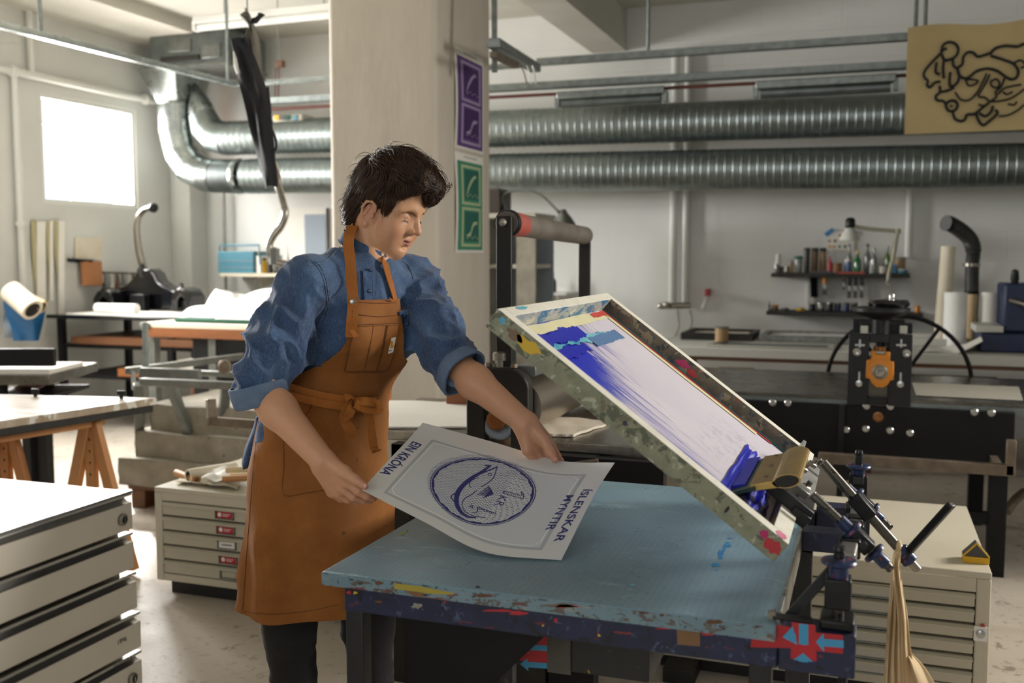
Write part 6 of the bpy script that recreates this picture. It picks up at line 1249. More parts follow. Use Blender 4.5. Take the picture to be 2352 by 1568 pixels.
# ================================================================ the print being lifted off
top_px = [((971, 970), 2.40), ((1130, 1014), 2.33), ((1282, 1057), 2.25), ((1412, 1062), 2.19)]
bot_px = [((830, 1124), 2.12), ((975, 1198), 2.02), ((1113, 1267), 1.925), ((1289, 1286), 1.90)]
TP = smoothpath([PD(*p, D) for p, D in top_px], 16); BP = smoothpath([PD(*p, D) for p, D in bot_px], 16)
def reparam(P):
    d = [0]
    for i in range(1, len(P)): d.append(d[-1]+(P[i]-P[i-1]).length)
    return [x/d[-1] for x in d], d[-1]
tT, LT = reparam(TP); tB, LB = reparam(BP)
def along(P, tt, u):
    u = min(max(u, 0), 1)
    for i in range(len(tt)-1):
        if u <= tt[i+1] or i == len(tt)-2: return P[i].lerp(P[i+1], (u-tt[i])/(tt[i+1]-tt[i]))
def PR(u, v, e=0.0):
    """u along the long side from the held end, v across from the near edge (0) to the far edge (1)"""
    p = along(BP, tB, u).lerp(along(TP, tT, u), v); q_ = V((0, 0, .012*sin(v*pi)*(u-.3)+.006*sin(u*5+v*4)*v*(1-v)*2)); 
    return p+q_+PRN*(e*.35)
PRN = V((0, 0, 1)); n_ = (along(BP, tB, .5)-along(BP, tB, .4)).cross(along(TP, tT, .45)-along(BP, tB, .45)).normalized(); PRN = n_ if n_.z > 0 else -n_
PW = (along(TP, tT, .5)-along(BP, tB, .5)).length; PL = (LT+LB)/2
pm('print_paper', '#dcdbd6', '#d6d6d1', 2, .6); pm('print_grey', '#b2b7b7', rough=.6); pm('print_panel', '#ced2d2', rough=.6); pm('print_line', '#f4f4f0', rough=.6); pm('print_blue', '#232a72', rough=.55); pm('print_wave', '#3f4880', rough=.6)
t = thing('art_print', PR(.5, .5), 'large white print of a blue coin with a fish, held over the blue table', 'print')
MB().grid(lambda u, v: PR(u, v), 48, 24, .0006).build('sheet', 'print_paper', t, smooth=80)
def panel(u0, v0, u1, v1, e, mat, name): return MB().grid(lambda a, b: PR(u0+(u1-u0)*a, v0+(v1-v0)*b, e), 36, 18).build(name, mat, t, smooth=80)
# map a pixel to sheet coordinates so that the printed matter can be laid out on the paper
from functools import lru_cache
def proj(p): d = p-CAM; z = d.dot(cf); return (PCX+FPX*d.dot(cr)/z, PCY-FPX*d.dot(cu)/z)
def sheet_uv(px, py):
    u, v = .5, .5
    for _ in range(30):
        x, y = proj(PR(u, v)); h = 1e-3; xu, yu = proj(PR(u+h, v)) if u < .99 else proj(PR(u-h, v)); s = h if u < .99 else -h; xv, yv = proj(PR(u, v+h)); a, b, c, d = (xu-x)/s, (xv-x)/h, (yu-y)/s, (yv-y)/h
        det = a*d-b*c; ex_, ey_ = px-x, py-y; u += (ex_*d-ey_*b)/det*.9; v += (a*ey_-c*ex_)/det*.9
    return u, v
c4 = [sheet_uv(877, 1129.6), sheet_uv(1001.9, 1006.6), sheet_uv(1342, 1095), sheet_uv(1243, 1261)]
u0, u1 = (c4[0][0]+c4[1][0])/2, (c4[2][0]+c4[3][0])/2; v0, v1 = (c4[0][1]+c4[3][1])/2, (c4[1][1]+c4[2][1])/2
panel(u0, v0, u1, v1, .0008, 'print_panel', 'grey_panel')
def band(pts, w, e, mat, name, close=True):
    """printed line through (u, v) points, w metres wide"""
    m = MB(); n = len(pts)
    for i in range(n if close else n-1):
        (a, b), (c, d) = pts[i], pts[(i+1) % n]; dx, dy = (c-a)*PL, (d-b)*PW; L_ = math.hypot(dx, dy); nx, ny = -dy/L_*w/2/PL, dx/L_*w/2/PW; ex_, ey_ = dx/L_*w/2/PL, dy/L_*w/2/PW; k = max(1, int(L_/.02)) 
        a, b, c, d = a-ex_*.6, b-ey_*.6, c+ex_*.6, d+ey_*.6
        m.grid(lambda s, q: PR(a+(c-a)*s+nx*(2*q-1), b+(d-b)*s+ny*(2*q-1), e), k, 1)
    return m.build(name, mat, t)
iu, iv = .012*1.6, .012*1.6*PL/PW; cu_, cv_ = .03, .03*PL/PW
def oct_(d): a, b, c, e = u0+d*iu, u1-d*iu, v0+d*iv, v1-d*iv; return [(a+cu_, c), (b-cu_, c), (b, c+cv_), (b, e-cv_), (b-cu_, e), (a+cu_, e), (a, e-cv_), (a, c+cv_)]
band([(u0+.004, v0+.006), (u1-.004, v0+.006), (u1-.004, v1-.006), (u0+.004, v1-.006)], .007, .0012, 'print_grey', 'panel_border'); band(oct_(1.0), .0022, .0016, 'print_line', 'panel_line')
# coin
cc = sheet_uv(1106, 1124); RR = .5*(math.hypot((sheet_uv(1228, 1133)[0]-sheet_uv(984, 1118)[0])*PL, (sheet_uv(1228, 1133)[1]-sheet_uv(984, 1118)[1])*PW))
def CO(a, r): return (cc[0]+cos(a)*r*RR/PL, cc[1]+sin(a)*r*RR/PW)
def circle_band(r0, r1, e, mat, name, n=96, f=lambda a: 1, hole=None):
    m = MB()
    for k in range(n):
        a, b = 2*pi*k/n, 2*pi*(k+1)/n
        if hole and hole(a): continue
        m.add([PR(*CO(a, r0*f(a)), e), PR(*CO(b, r0*f(b)), e), PR(*CO(b, r1), e), PR(*CO(a, r1), e)], [(0, 1, 2, 3)])
    return m.build(name, mat, t)
# wavy engraving across the coin (fills a disc shifted towards the held end)
m = MB(); cw = (cc[0]-.012, cc[1]+.02)
for k in range(-18, 19):
    y = k/18.0; half = sqrt(max(0, 1-y*y))*1.04*RR
    n = 90
    for i in range(n):
        xa, xb = -half+2*half*i/n, -half+2*half*(i+1)/n
        if xa > .45*half and y < .55 and (k*7+i) % 5 > 1: continue
        wv = lambda x: y*1.04*RR+.0021*sin(x*500); w = .0007
        m.add([PR(cw[0]+xa/PL, cw[1]+(wv(xa)-w)/PW, .0018), PR(cw[0]+xb/PL, cw[1]+(wv(xb)-w)/PW, .0018), PR(cw[0]+xb/PL, cw[1]+(wv(xb)+w)/PW, .0018), PR(cw[0]+xa/PL, cw[1]+(wv(xa)+w)/PW, .0018)], [(0, 1, 2, 3)])
m.build('wave_engraving', 'print_wave', t)
circle_band(.985, 1.0, .0022, 'print_blue', 'coin_rim'); circle_band(.925, .968, .0022, 'print_blue', 'coin_rim', f=lambda a: 1+.012*sin(a*17)+.008*sin(a*41)); # fish, drawn in coin coordinates from pixels
def stroke(px, w, name, mat='print_blue', e=.0026, close=False, widths=None):
    P = smoothpath([V((*sheet_uv(x, y), 0)) for x, y in px], 6); m = MB(); L_, R2 = [], []
    for i, p in enumerate(P):
        d = P[min(i+1, len(P)-1)]-P[max(i-1, 0)]; dx, dy = d.x*PL, d.y*PW; l = math.hypot(dx, dy) or 1; f_ = i/(len(P)-1); ww = w*(widths(f_) if widths else 1)/2
        L_.append(PR(p.x-dy/l*ww/PL, p.y+dx/l*ww/PW, e)); R2.append(PR(p.x+dy/l*ww/PL, p.y-dx/l*ww/PW, e))
    n = len(P); m.add(L_+R2, [(i, i+1, n+i+1, n+i) for i in range(n-1)]); return m.build(name, mat, t)
Kx = lambda x, y: (800+x/3.675, 950+y/3.675)
tap = lambda f_: .35+1.1*sin(pi*min(1, f_*.9+.08))
stroke([Kx(*p) for p in ((1200, 438), (1130, 490), (1040, 545), (965, 610), (920, 680), (915, 760), (950, 830), (1010, 870), (1080, 880))], .0085, 'fish_back', widths=tap)
stroke([Kx(*p) for p in ((1150, 440), (1200, 438), (1190, 450))], .004, 'fish_jaw'); stroke([Kx(*p) for p in ((1260, 448), (1210, 470), (1160, 490), (1110, 510))], .004, 'fish_jaw'); stroke([Kx(*p) for p in ((1255, 455), (1225, 540), (1170, 590), (1120, 620))], .0022, 'fish_belly'); stroke([Kx(*p) for p in ((1085, 650), (1030, 690), (980, 720), (960, 770), (990, 830), (1060, 865), (1160, 878))], .0022, 'fish_belly')
cxe, cye = Kx(1195, 515); stroke([(cxe+4*cos(a*.7), cye+3*sin(a*.7)) for a in range(10)], .0018, 'fish_eye')
stroke([Kx(*p) for p in ((1100, 540), (1040, 565), (1020, 600), (1035, 625))], .002, 'fish_gill'); stroke([Kx(*p) for p in ((905, 670), (868, 700), (890, 738), (915, 740))], .003, 'fish_fin')
for k in range(9): stroke([Kx(1180-12*k, 612+9*k), Kx(1205-10*k*.6, 645+6*k), Kx(1222-12*k*.9, 683+4*k)], .0028-.0001*k, 'fish_fin')
stroke([Kx(*p) for p in ((1095, 785), (1085, 830), (1045, 838))], .0022, 'fish_tail'); stroke([Kx(*p) for p in ((1100, 790), (1160, 815), (1245, 840))], .0022, 'fish_tail')
for k in range(9): stroke([Kx(1110+14*k, 797+5*k), Kx(1108+14*k, 812+5*k)], .0014, 'fish_tail')
for a, b in (((1022, 765), (1040, 800)), ((1038, 760), (1055, 808)), ((1010, 790), (1062, 778))): stroke([Kx(*a), Kx(*b)], .0014, 'fish_scale')
rnd = random.Random(4); m = MB()
for k in range(260):
    a, r = rnd.uniform(-1.0, 1.4), sqrt(rnd.uniform(.1, .8)); u_, v_ = CO(a, r); s = rnd.uniform(.0004, .0011); m.add([PR(u_-s/PL, v_, .0024), PR(u_, v_-s/PW, .0024), PR(u_+s/PL, v_, .0024), PR(u_, v_+s/PW, .0024)], [(0, 1, 2, 3)])
m.build('stipple', 'print_blue', t, kind='stuff')
# lettering: baseline from one pixel to another
def lettering(txt, start, end, height, name, mat='print_blue', offset=.0):
    """text with its baseline from pixel start to pixel end, cap height in metres on the sheet"""
    vs, fs = text_mesh(txt, 1.0, 1.02, offset); xs = [v[0] for v in vs]; w = max(xs)-min(xs); x0 = min(xs)
    ua, va = sheet_uv(*start); ub, vb = sheet_uv(*end); dx, dy = (ub-ua)*PL, (vb-va)*PW; L_ = math.hypot(dx, dy); ux, uy = dx/L_, dy/L_; nx, ny = -uy, ux; hs = height/.69
    return MB().add([PR(ua+(ux*(x-x0)/w*L_+nx*y*hs)/PL, va+(uy*(x-x0)/w*L_+ny*y*hs)/PW, .0026) for x, y, z in vs], fs).build(name, mat, t)
LT_ = lettering
LT_('EIN KRÓNA', Kx(546, 234), Kx(264, 500), .025, 'lettering', offset=.012)
LT_('ÍSLENSKAR', Kx(1985, 640), Kx(1732, 1080), .0165, 'lettering', offset=.012); LT_('MYNTIR', Kx(1842, 690), Kx(1660, 985), .0165, 'lettering', offset=.012)
LT_('KR', Kx(1276, 690), Kx(1232, 772), .020, 'lettering', offset=-.004)
stroke([Kx(*p) for p in ((1316, 652), (1330, 655), (1400, 675), (1466, 692))], .0016, 'numeral_one'); stroke([Kx(*p) for p in ((1306, 672), (1330, 680), (1400, 700), (1474, 722))], .0016, 'numeral_one'); stroke([Kx(*p) for p in ((1466, 692), (1462, 675), (1458, 662), (1470, 664), (1478, 690), (1474, 722))], .0018, 'numeral_one'); stroke([Kx(*p) for p in ((1316, 652), (1311, 662), (1306, 672))], .0024, 'numeral_one')
for k in range(10): stroke([Kx(1322+15*k, 656+4.2*k), Kx(1316+15*k, 676+4.6*k)], .0009, 'numeral_hatch')
# ================================================================ the person: smooth solids turned into one surface
class Prim:
    def __init__(s, fn, c, r): s.fn, s.c, s.r = fn, np.array(c, float), r
def A3(p): return np.array((p[0], p[1], p[2]), float)
def cone(a, b, ra, rb=None):
    a, b = A3(a), A3(b); rb = ra if rb is None else rb; ba = b-a; L2 = max(ba@ba, 1e-9)
    def fn(P): h = np.clip((P-a)@ba/L2, 0, 1); return np.linalg.norm(P-a-h[:, None]*ba, axis=1)-(ra+(rb-ra)*h)
    return Prim(fn, (a+b)/2, sqrt(L2)/2+max(ra, rb))
def ell(c, R, rad):
    c = A3(c); R = np.array([A3(x) for x in R]); rad = np.array(rad, float)
    def fn(P): q = (P-c)@R.T; k0 = np.linalg.norm(q/rad, axis=1); k1 = np.linalg.norm(q/rad**2, axis=1)+1e-9; return k0*(k0-1)/k1
    return Prim(fn, c, rad.max())
class Solid:
    def __init__(s): s.ops = []; s.disp = None; s.disp_amp = 0
    def u(s, p, k=.01): s.ops.append((0, p, k)); return s
    def cut(s, p, k=.006): s.ops.append((1, p, k)); return s
    def ev(s, P, ops=None):
        d = np.full(len(P), .3)
        for t, p, k in (s.ops if ops is None else ops):
            q = p.fn(P)
            if t == 0: h = np.clip(.5+.5*(q-d)/k, 0, 1); d = q*(1-h)+d*h-k*h*(1-h)
            else: q = -q; h = np.clip(.5-.5*(q-d)/k, 0, 1); d = q*(1-h)+d*h+k*h*(1-h)
        if s.disp is not None: d = d-s.disp(P)
        return d
    def near(s, c, r): return [(t, p, k) for t, p, k in s.ops if np.linalg.norm(p.c-c) < p.r+r+.05+k]
    def mesh(s, xs, ys, zs, B=20):
        xs, ys, zs = [np.asarray(a, float) for a in (xs, ys, zs)]; n = (len(xs), len(ys), len(zs)); VS, KS, FS = [], [], []
        for bi in range(1, n[0]-1, B):
            for bj in range(1, n[1]-1, B):
                for bk in range(1, n[2]-1, B):
                    e = [min(b+B, m-1) for b, m in zip((bi, bj, bk), n)]; X, Y, Z = xs[bi-1:e[0]+1], ys[bj-1:e[1]+1], zs[bk-1:e[2]+1]
                    c = np.array([(X[0]+X[-1])/2, (Y[0]+Y[-1])/2, (Z[0]+Z[-1])/2]); r = sqrt((X[-1]-X[0])**2+(Y[-1]-Y[0])**2+(Z[-1]-Z[0])**2)/2
                    ops = s.near(c, r)
                    if not ops: continue
                    if abs(s.ev(c[None], ops)[0]) > r*1.5+.03: continue
                    G = np.stack(np.meshgrid(X, Y, Z, indexing='ij'), -1).reshape(-1, 3); F = s.ev(G, ops).reshape(len(X), len(Y), len(Z)); I = F < 0
                    if I.all() or not I.any(): continue
                    cs = [I[a:I.shape[0]-1+a, b:I.shape[1]-1+b, d:I.shape[2]-1+d] for a in (0, 1) for b in (0, 1) for d in (0, 1)]; sm = sum(q.astype(np.int8) for q in cs)
                    ci, cj, ck = np.nonzero((sm > 0) & (sm < 8))
                    acc = np.zeros((len(ci), 3)); cnt = np.zeros(len(ci)); cor = [(a, b, d) for a in (0, 1) for b in (0, 1) for d in (0, 1)]
                    for p in range(8):
                        for q in range(p+1, 8):
                            if sum(abs(x-y) for x, y in zip(cor[p], cor[q])) != 1: continue
                            a, b = cor[p], cor[q]; fa = F[ci+a[0], cj+a[1], ck+a[2]]; fb = F[ci+b[0], cj+b[1], ck+b[2]]; m = (fa < 0) != (fb < 0)
                            t = np.where(m, fa/np.where(m, fa-fb, 1), 0)
                            pa = np.stack((X[ci+a[0]], Y[cj+a[1]], Z[ck+a[2]]), 1); pb = np.stack((X[ci+b[0]], Y[cj+b[1]], Z[ck+b[2]]), 1); acc += np.where(m[:, None], pa+(pb-pa)*t[:, None], 0); cnt += m
                    VS.append(acc/cnt[:, None]); o = (bi-1, bj-1, bk-1); key = ((ci+o[0])*n[1]+(cj+o[1]))*n[2]+(ck+o[2]); KS.append(key)
                    def kk(i, j, k): return ((i+o[0])*n[1]+(j+o[1]))*n[2]+(k+o[2])
                    for ax in range(3):
                        sl0 = [slice(1, -1)]*3; sl1 = [slice(1, -1)]*3; sl1[ax] = slice(2, None)
                        a, b = I[tuple(sl0)], I[tuple(sl1)]; i, j, k = np.nonzero(a != b); ins = a[i, j, k]; i, j, k = i+1, j+1, k+1
                        if ax == 0: Q = [kk(i, j-1, k-1), kk(i, j, k-1), kk(i, j, k), kk(i, j-1, k)]
                        elif ax == 1: Q = [kk(i-1, j, k-1), kk(i-1, j, k), kk(i, j, k), kk(i, j, k-1)]
                        else: Q = [kk(i-1, j-1, k), kk(i, j-1, k), kk(i, j, k), kk(i-1, j, k)]
                        Q = np.stack(Q, 1); Q[~ins] = Q[~ins][:, ::-1]; FS.append(Q)
        V_, K_, F_ = np.concatenate(VS), np.concatenate(KS), np.concatenate(FS)
        uk, ix = np.unique(K_, return_index=True); V_ = V_[ix]; F_ = np.searchsorted(uk, F_)
        return V_, F_
def smooth_mesh(Vv, Ff, it=1, lam=.5):
    for _ in range(it):
        acc = np.zeros_like(Vv); cnt = np.zeros(len(Vv))
        for a, b in ((0, 1), (1, 2), (2, 3), (3, 0)):
            for p, q in ((a, b), (b, a)): np.add.at(acc, Ff[:, p], Vv[Ff[:, q]]); np.add.at(cnt, Ff[:, p], 1)
        Vv = Vv+(acc/np.maximum(cnt, 1)[:, None]-Vv)*lam
    return Vv
def np_build(name, Vv, Ff, mat, parent, colors=None):
    og = ORG[parent.name]; me = bpy.data.meshes.new(name); n, m = len(Vv), len(Ff)
    me.vertices.add(n); me.vertices.foreach_set('co', (Vv-np.array(og)).astype(np.float32).ravel()); me.loops.add(m*Ff.shape[1]); me.loops.foreach_set('vertex_index', Ff.astype(np.int32).ravel())
    me.polygons.add(m); me.polygons.foreach_set('loop_start', (np.arange(m)*Ff.shape[1]).astype(np.int32)); me.update(calc_edges=True); me.validate(); me.shade_smooth()
    if colors is not None: at_ = me.color_attributes.new('Col', 'FLOAT_COLOR', 'POINT'); at_.data.foreach_set('color', np.concatenate((colors, np.ones((n, 1))), 1).astype(np.float32).ravel())
    me.materials.append(M(mat)); o = bpy.data.objects.new(name, me); COL.objects.link(o); o.parent = parent; ORG[o.name] = og; return o
def vnoise(P, seed=0):
    Pi = np.floor(P).astype(np.int64); f = P-Pi; f = f*f*(3-2*f); out = 0
    for a in (0, 1):
        for b in (0, 1):
            for c in (0, 1):
                h = ((Pi[:, 0]+a)*73856093) ^ ((Pi[:, 1]+b)*19349663) ^ ((Pi[:, 2]+c)*83492791) ^ (seed*2654435); h = (h ^ (h >> 13))*1274126177; h = (h ^ (h >> 16)) & 0xffff
                w = (f[:, 0] if a else 1-f[:, 0])*(f[:, 1] if b else 1-f[:, 1])*(f[:, 2] if c else 1-f[:, 2]); out = out+w*(h/65535.0)
    return out*2-1
def ax(lo, hi, st): return np.arange(lo, hi+st, st)

# ---------------------------------------------------------------- materials of the person
def skin_material():
    m = newmat('skin'); MATS['skin'] = m; N = NT(m); a = N.new('ShaderNodeVertexColor'); a.layer_name = 'Col'
    n = N.noise(N.mapping(), 90, 4); c = N.mix(N.math('MULTIPLY', N.ramp(n, ((.4, 0.), (.75, 1.))), .12), a.outputs[0], '#a8644c'); N.link(c, N.b.inputs['Base Color'])
    N.b.inputs['Roughness'].default_value = .5; N.b.inputs['Subsurface Weight'].default_value = .12; N.b.inputs['Subsurface Radius'].default_value = (.01, .004, .002); N.b.inputs['Subsurface Scale'].default_value = .5
    N.bump(N.noise(N.mapping(), 260, 3), .08, .001)
skin_material()
def denim_material():
    m = newmat('denim'); MATS['denim'] = m; N = NT(m)
    c = N.ramp(N.noise(N.mapping(), 9, 3, .5, .5), ((.28, '#253a5a'), (.5, '#2f496d'), (.74, '#466488')))
    w = N.noise(N.mapping((1, 1, .25)), 420, 2, .6); c = N.mix(N.math('MULTIPLY', N.ramp(w, ((.45, 0.), (.7, 1.))), .15), c, '#9db0c8'); N.link(c, N.b.inputs['Base Color'])
    N.b.inputs['Roughness'].default_value = .85; N.b.inputs['Sheen Weight'].default_value = .12; N.bump(N.noise(N.mapping(), 330, 2), .08, .001)
denim_material()
pm('denim_inside', '#64778f', '#566985', 40, .85, bump=.2, bscale=300); pm('denim_seam', '#22344f', '#8496ad', 260, .85); pm('denim_band', '#2d4567', '#3f5b80', 60, .85, bump=.2, bscale=240)
def canvas_material():
    m = newmat('canvas_brown'); MATS['canvas_brown'] = m; N = NT(m)
    c = N.ramp(N.noise(N.mapping(), 9, 5, .6), ((.3, '#7e4a17'), (.55, '#8c561e'), (.75, '#9a632a')))
    d = N.ramp(N.noise(N.mapping(loc=(2, 0, 1)), 30, 3), ((.72, 0.), (.76, 1.))); c = N.mix(N.math('MULTIPLY', d, .7), c, '#3a2a1c'); N.link(c, N.b.inputs['Base Color'])
    N.b.inputs['Roughness'].default_value = .85; h = N.math('ADD', N.math('MULTIPLY', N.noise(N.mapping(), 24, 4), 1.6), N.math('MULTIPLY', N.noise(N.mapping(), 300, 2), .25)); N.bump(h, .35, .004)
canvas_material()
pm('canvas_strap', '#9a5a1c', '#a56424', 30, .85, bump=.2, bscale=260); pm('canvas_stitch', '#5e3510', rough=.8); pm('canvas_edge', '#c59a62', rough=.8)
pm('trouser_black', '#0e0e10', '#141417', 12, .85, bump=.2, bscale=120); pm('shoe_black', '#121213', rough=.5); pm('button_metal', '#a7a297', rough=.3, metal=1); pm('button_blue', '#31476c', rough=.3, coat=.5); pm('patch_white', '#e5e2da', rough=.7); pm('patch_orange', '#d98e1e', rough=.7)
pm('hair_dark', '#1a100b', '#26170f', 40, .6, spec=.25); pm('hair_strand', '#2c1c13', '#4a3222', 30, .42, spec=.45); pm('brow_hair', '#4a3326', rough=.6); pm('lash', '#1c130f', rough=.5); pm('nail', '#d3a393', rough=.3); pm('ear_ring', '#b9b4a8', rough=.2, metal=1)

hf = V((cf.x, cf.y, 0)).normalized(); UP = V((0, 0, 1))
fh = (cr*.90-hf*.44).normalized(); pt = radians(24)
HF = fh*cos(pt)-UP*sin(pt); HU = fh*sin(pt)+UP*cos(pt); HL = HU.cross(HF)
HO = PD(885, 481, 2.45)
def H(x, y, z): return HO+HF*x+HL*y+HU*z
HR = (HF, HL, HU)
CN = (cr*.72-hf*.69).normalized(); CS = UP.cross(CN).normalized()         # chest normal, towards her left
# ---------------------------------------------------------------- body
body = Solid()
sp_up = (PD(828, 640, 2.455)-PD(742, 1000, 2.49)).normalized(); sp_f = (CN-sp_up*CN.dot(sp_up)).normalized(); sp_l = sp_up.cross(sp_f)
SR = (sp_l, sp_f, sp_up)
body.u(ell(PD(742, 1015, 2.49), SR, (.155, .105, .14)), .02).u(ell(PD(762, 890, 2.475), SR, (.122, .088, .17)), .04).u(ell(PD(803, 745, 2.46), SR, (.138, .088, .165)), .05)
for s in (-1, 1): body.u(ell(PD(803, 745, 2.46)+sp_l*.065*s+sp_f*.075-sp_up*.01, SR, (.055, .05, .055)), .03)
nb = PD(832, 612, 2.45); SHR, SHL = PD(708, 660, 2.335), PD(945, 648, 2.565); ELR, ELL = PD(597, 893, 2.24), PD(1043, 838, 2.385); WRR, WRL = PD(742, 1058, 2.145), PD(1207, 972, 2.27)
body.u(cone(nb+UP*-.01, SHR, .055, .05), .04).u(cone(nb+UP*-.01, SHL, .055, .05), .04)
body.u(cone(SHR, ELR, .043, .036), .03).u(cone(ELR, ELR.lerp(WRR, .3), .036, .040), .02).u(cone(ELR.lerp(WRR, .3), WRR, .040, .0265), .02)
body.u(cone(SHL, ELL, .043, .037), .03).u(cone(ELL, ELL.lerp(WRL, .3), .038, .040), .02).u(cone(ELL.lerp(WRL, .3), WRL, .039, .0265), .02)
KNR, KNL = PD(664, 1440, 2.40), PD(846, 1440, 2.47); ANR, ANL = V((KNR.x-.01, KNR.y+.06, .09)), V((KNL.x-.02, KNL.y+.07, .09)); HPR, HPL = PD(705, 1070, 2.44), PD(790, 1070, 2.55)
for h_, k_, a_ in ((HPR, KNR, ANR), (HPL, KNL, ANL)):
    body.u(cone(h_, k_, .078, .052), .03).u(cone(k_, k_.lerp(a_, .3), .05, .05), .02).u(cone(k_.lerp(a_, .3), a_, .05, .035), .02); tf = a_+CN*.1; tf.z = .035; hl = a_-CN*.03; hl.z = .04; body.u(cone(a_, hl, .035, .03), .02).u(cone(hl, tf, .03, .03), .02)
# neck and head
body.u(cone(H(-.022, 0, -.045), nb, .054, .058), .03)
for s in (-1, 1): body.u(cone(H(-.005, .062*s, -.03), nb+CN*.055+CS*.01*s, .012, .012), .03)
head = []
hd = body
hd.u(ell(H(.002, 0, .048), HR, (.089, .073, .081)), .03); hd.u(ell(H(.036, 0, -.006), HR, (.053, .058, .080)), .03); hd.u(cone(H(-.002, .047, -.035), H(.060, .016, -.072), .022, .018), .022); hd.u(cone(H(-.002, -.047, -.035), H(.060, -.016, -.072), .022, .018), .022)
hd.u(cone(H(.057, .012, -.073), H(.066, 0, -.077), .018, .018), .018); hd.u(cone(H(.057, -.012, -.073), H(.066, 0, -.077), .018, .018), .018); hd.u(cone(H(.0, 0, -.04), H(.05, 0, -.07), .03, .022), .03)
for s in (-1, 1):
    hd.u(ell(H(.059, .037*s, -.022), HR, (.027, .026, .024)), .022); hd.u(ell(H(.053, .034*s, -.048), HR, (.024, .025, .026)), .025); hd.u(cone(H(.080, .014*s, .030), H(.064, .047*s, .027), .010, .011), .016)
    hd.cut(ell(H(.091, .028*s, .017), HR, (.014, .017, .010)), .012); hd.u(ell(H(.0720, .0285*s, .013), HR, (.0118, .0148, .0108)), .004); hd.u(cone(H(.0815, .017*s, .0050), H(.0765, .0405*s, .0060), .0024, .0022), .003)
hd.u(cone(H(.083, 0, .028), H(.1035, 0, -.008), .0068, .0082), .010); hd.u(ell(H(.1065, 0, -.0140), HR, (.0100, .0105, .0090)), .006)
for s in (-1, 1): hd.u(cone(H(.076, .009*s, .016), H(.086, .0125*s, -.014), .009, .0115), .010)
for s in (-1, 1): hd.u(ell(H(.0965, .0125*s, -.0165), HR, (.0105, .0062, .0080)), .004); hd.cut(ell(H(.1020, .0060*s, -.0275), HR, (.0055, .0032, .004)), .003)
hd.u(ell(H(.068, 0, -.046), HR, (.020, .028, .020)), .014)
for s in (-1, 1):
    hd.u(cone(H(.0905, .0045*s, -.0425), H(.0735, .0275*s, -.0450), .0050, .0024), .004); hd.u(cone(H(.0885, .0*s, -.0535), H(.0740, .0235*s, -.0480), .0064, .0026), .005)
    hd.cut(cone(H(.0965, 0, -.0480), H(.0765, .0280*s, -.0442), .0017, .0009), .003)
hd.cut(ell(H(.0910, 0, -.0635), HR, (.008, .016, .0035)), .008)
# ears
for s in (-1, 1):
    E_ = lambda x, z, o=0: H(.010+x*1.12, (.0735+o)*s, -.010+z)
    hd.u(ell(E_(0, 0, -.003), (HF*.94+HL*(-.34*s), HL*.94+HF*.34*s, HU), (.0190, .0055, .028)), .004)
    pts = [E_(.012, .012, .004), E_(.010, .024, .006), E_(-.001, .030, .007), E_(-.013, .025, .009), E_(-.0175, .010, .010), E_(-.015, -.008, .008), E_(-.008, -.021, .005)]
    for a, b in zip(pts[:-1], pts[1:]): hd.u(cone(a, b, .0036, .0036), .002)
    hd.u(ell(E_(-.002, -.027, .003), HR, (.008, .0045, .008)), .004); hd.cut(ell(E_(.001, .0, .008), HR, (.0085, .006, .0135)), .003); hd.u(cone(E_(-.004, .016, .004), E_(-.010, -.006, .005), .003, .003), .003); hd.u(cone(E_(.010, -.004, .005), E_(.009, .004, .005), .004, .003), .003)
# hands
def finger(pts, rs, k=.004):
    for (a, b), (ra, rb) in zip(zip(pts[:-1], pts[1:]), zip(rs[:-1], rs[1:])): body.u(cone(a, b, ra, rb), k)
FING = {}
# right hand: back of the hand to the viewer, thumb on the sheet, fingers below it
mcp = [PD(800, 1107, 2.135), PD(789, 1121, 2.15), PD(776, 1130, 2.165), PD(763, 1130, 2.18)]; wr = [PD(752, 1060, 2.145), PD(748, 1066, 2.15), PD(743, 1072, 2.155), PD(738, 1076, 2.16)]
for m_, w_ in zip(mcp, wr): body.u(cone(w_, m_, .0185, .0125), .014)
FR = [[mcp[0], PD(824, 1127, 2.125), PD(843, 1139, 2.13), PD(858, 1145, 2.14)], [mcp[1], PD(812, 1140, 2.15), PD(834, 1147, 2.165), PD(850, 1150, 2.18)], [mcp[2], PD(798, 1145, 2.175), PD(820, 1150, 2.20), PD(836, 1150, 2.215)], [mcp[3], PD(783, 1143, 2.20), PD(801, 1146, 2.22), PD(813, 1146, 2.235)]]
for f_ in FR: finger(f_, [.0115, .0098, .0085, .0072])
TR = [PD(764, 1066, 2.135), PD(792, 1084, 2.118), PD(815, 1101, 2.108), PD(838, 1116, 2.100)]; finger(TR, [.0165, .0125, .0098, .0078], .008)
body.u(cone(PD(792, 1086, 2.125), PD(799, 1103, 2.13), .011, .011), .012)
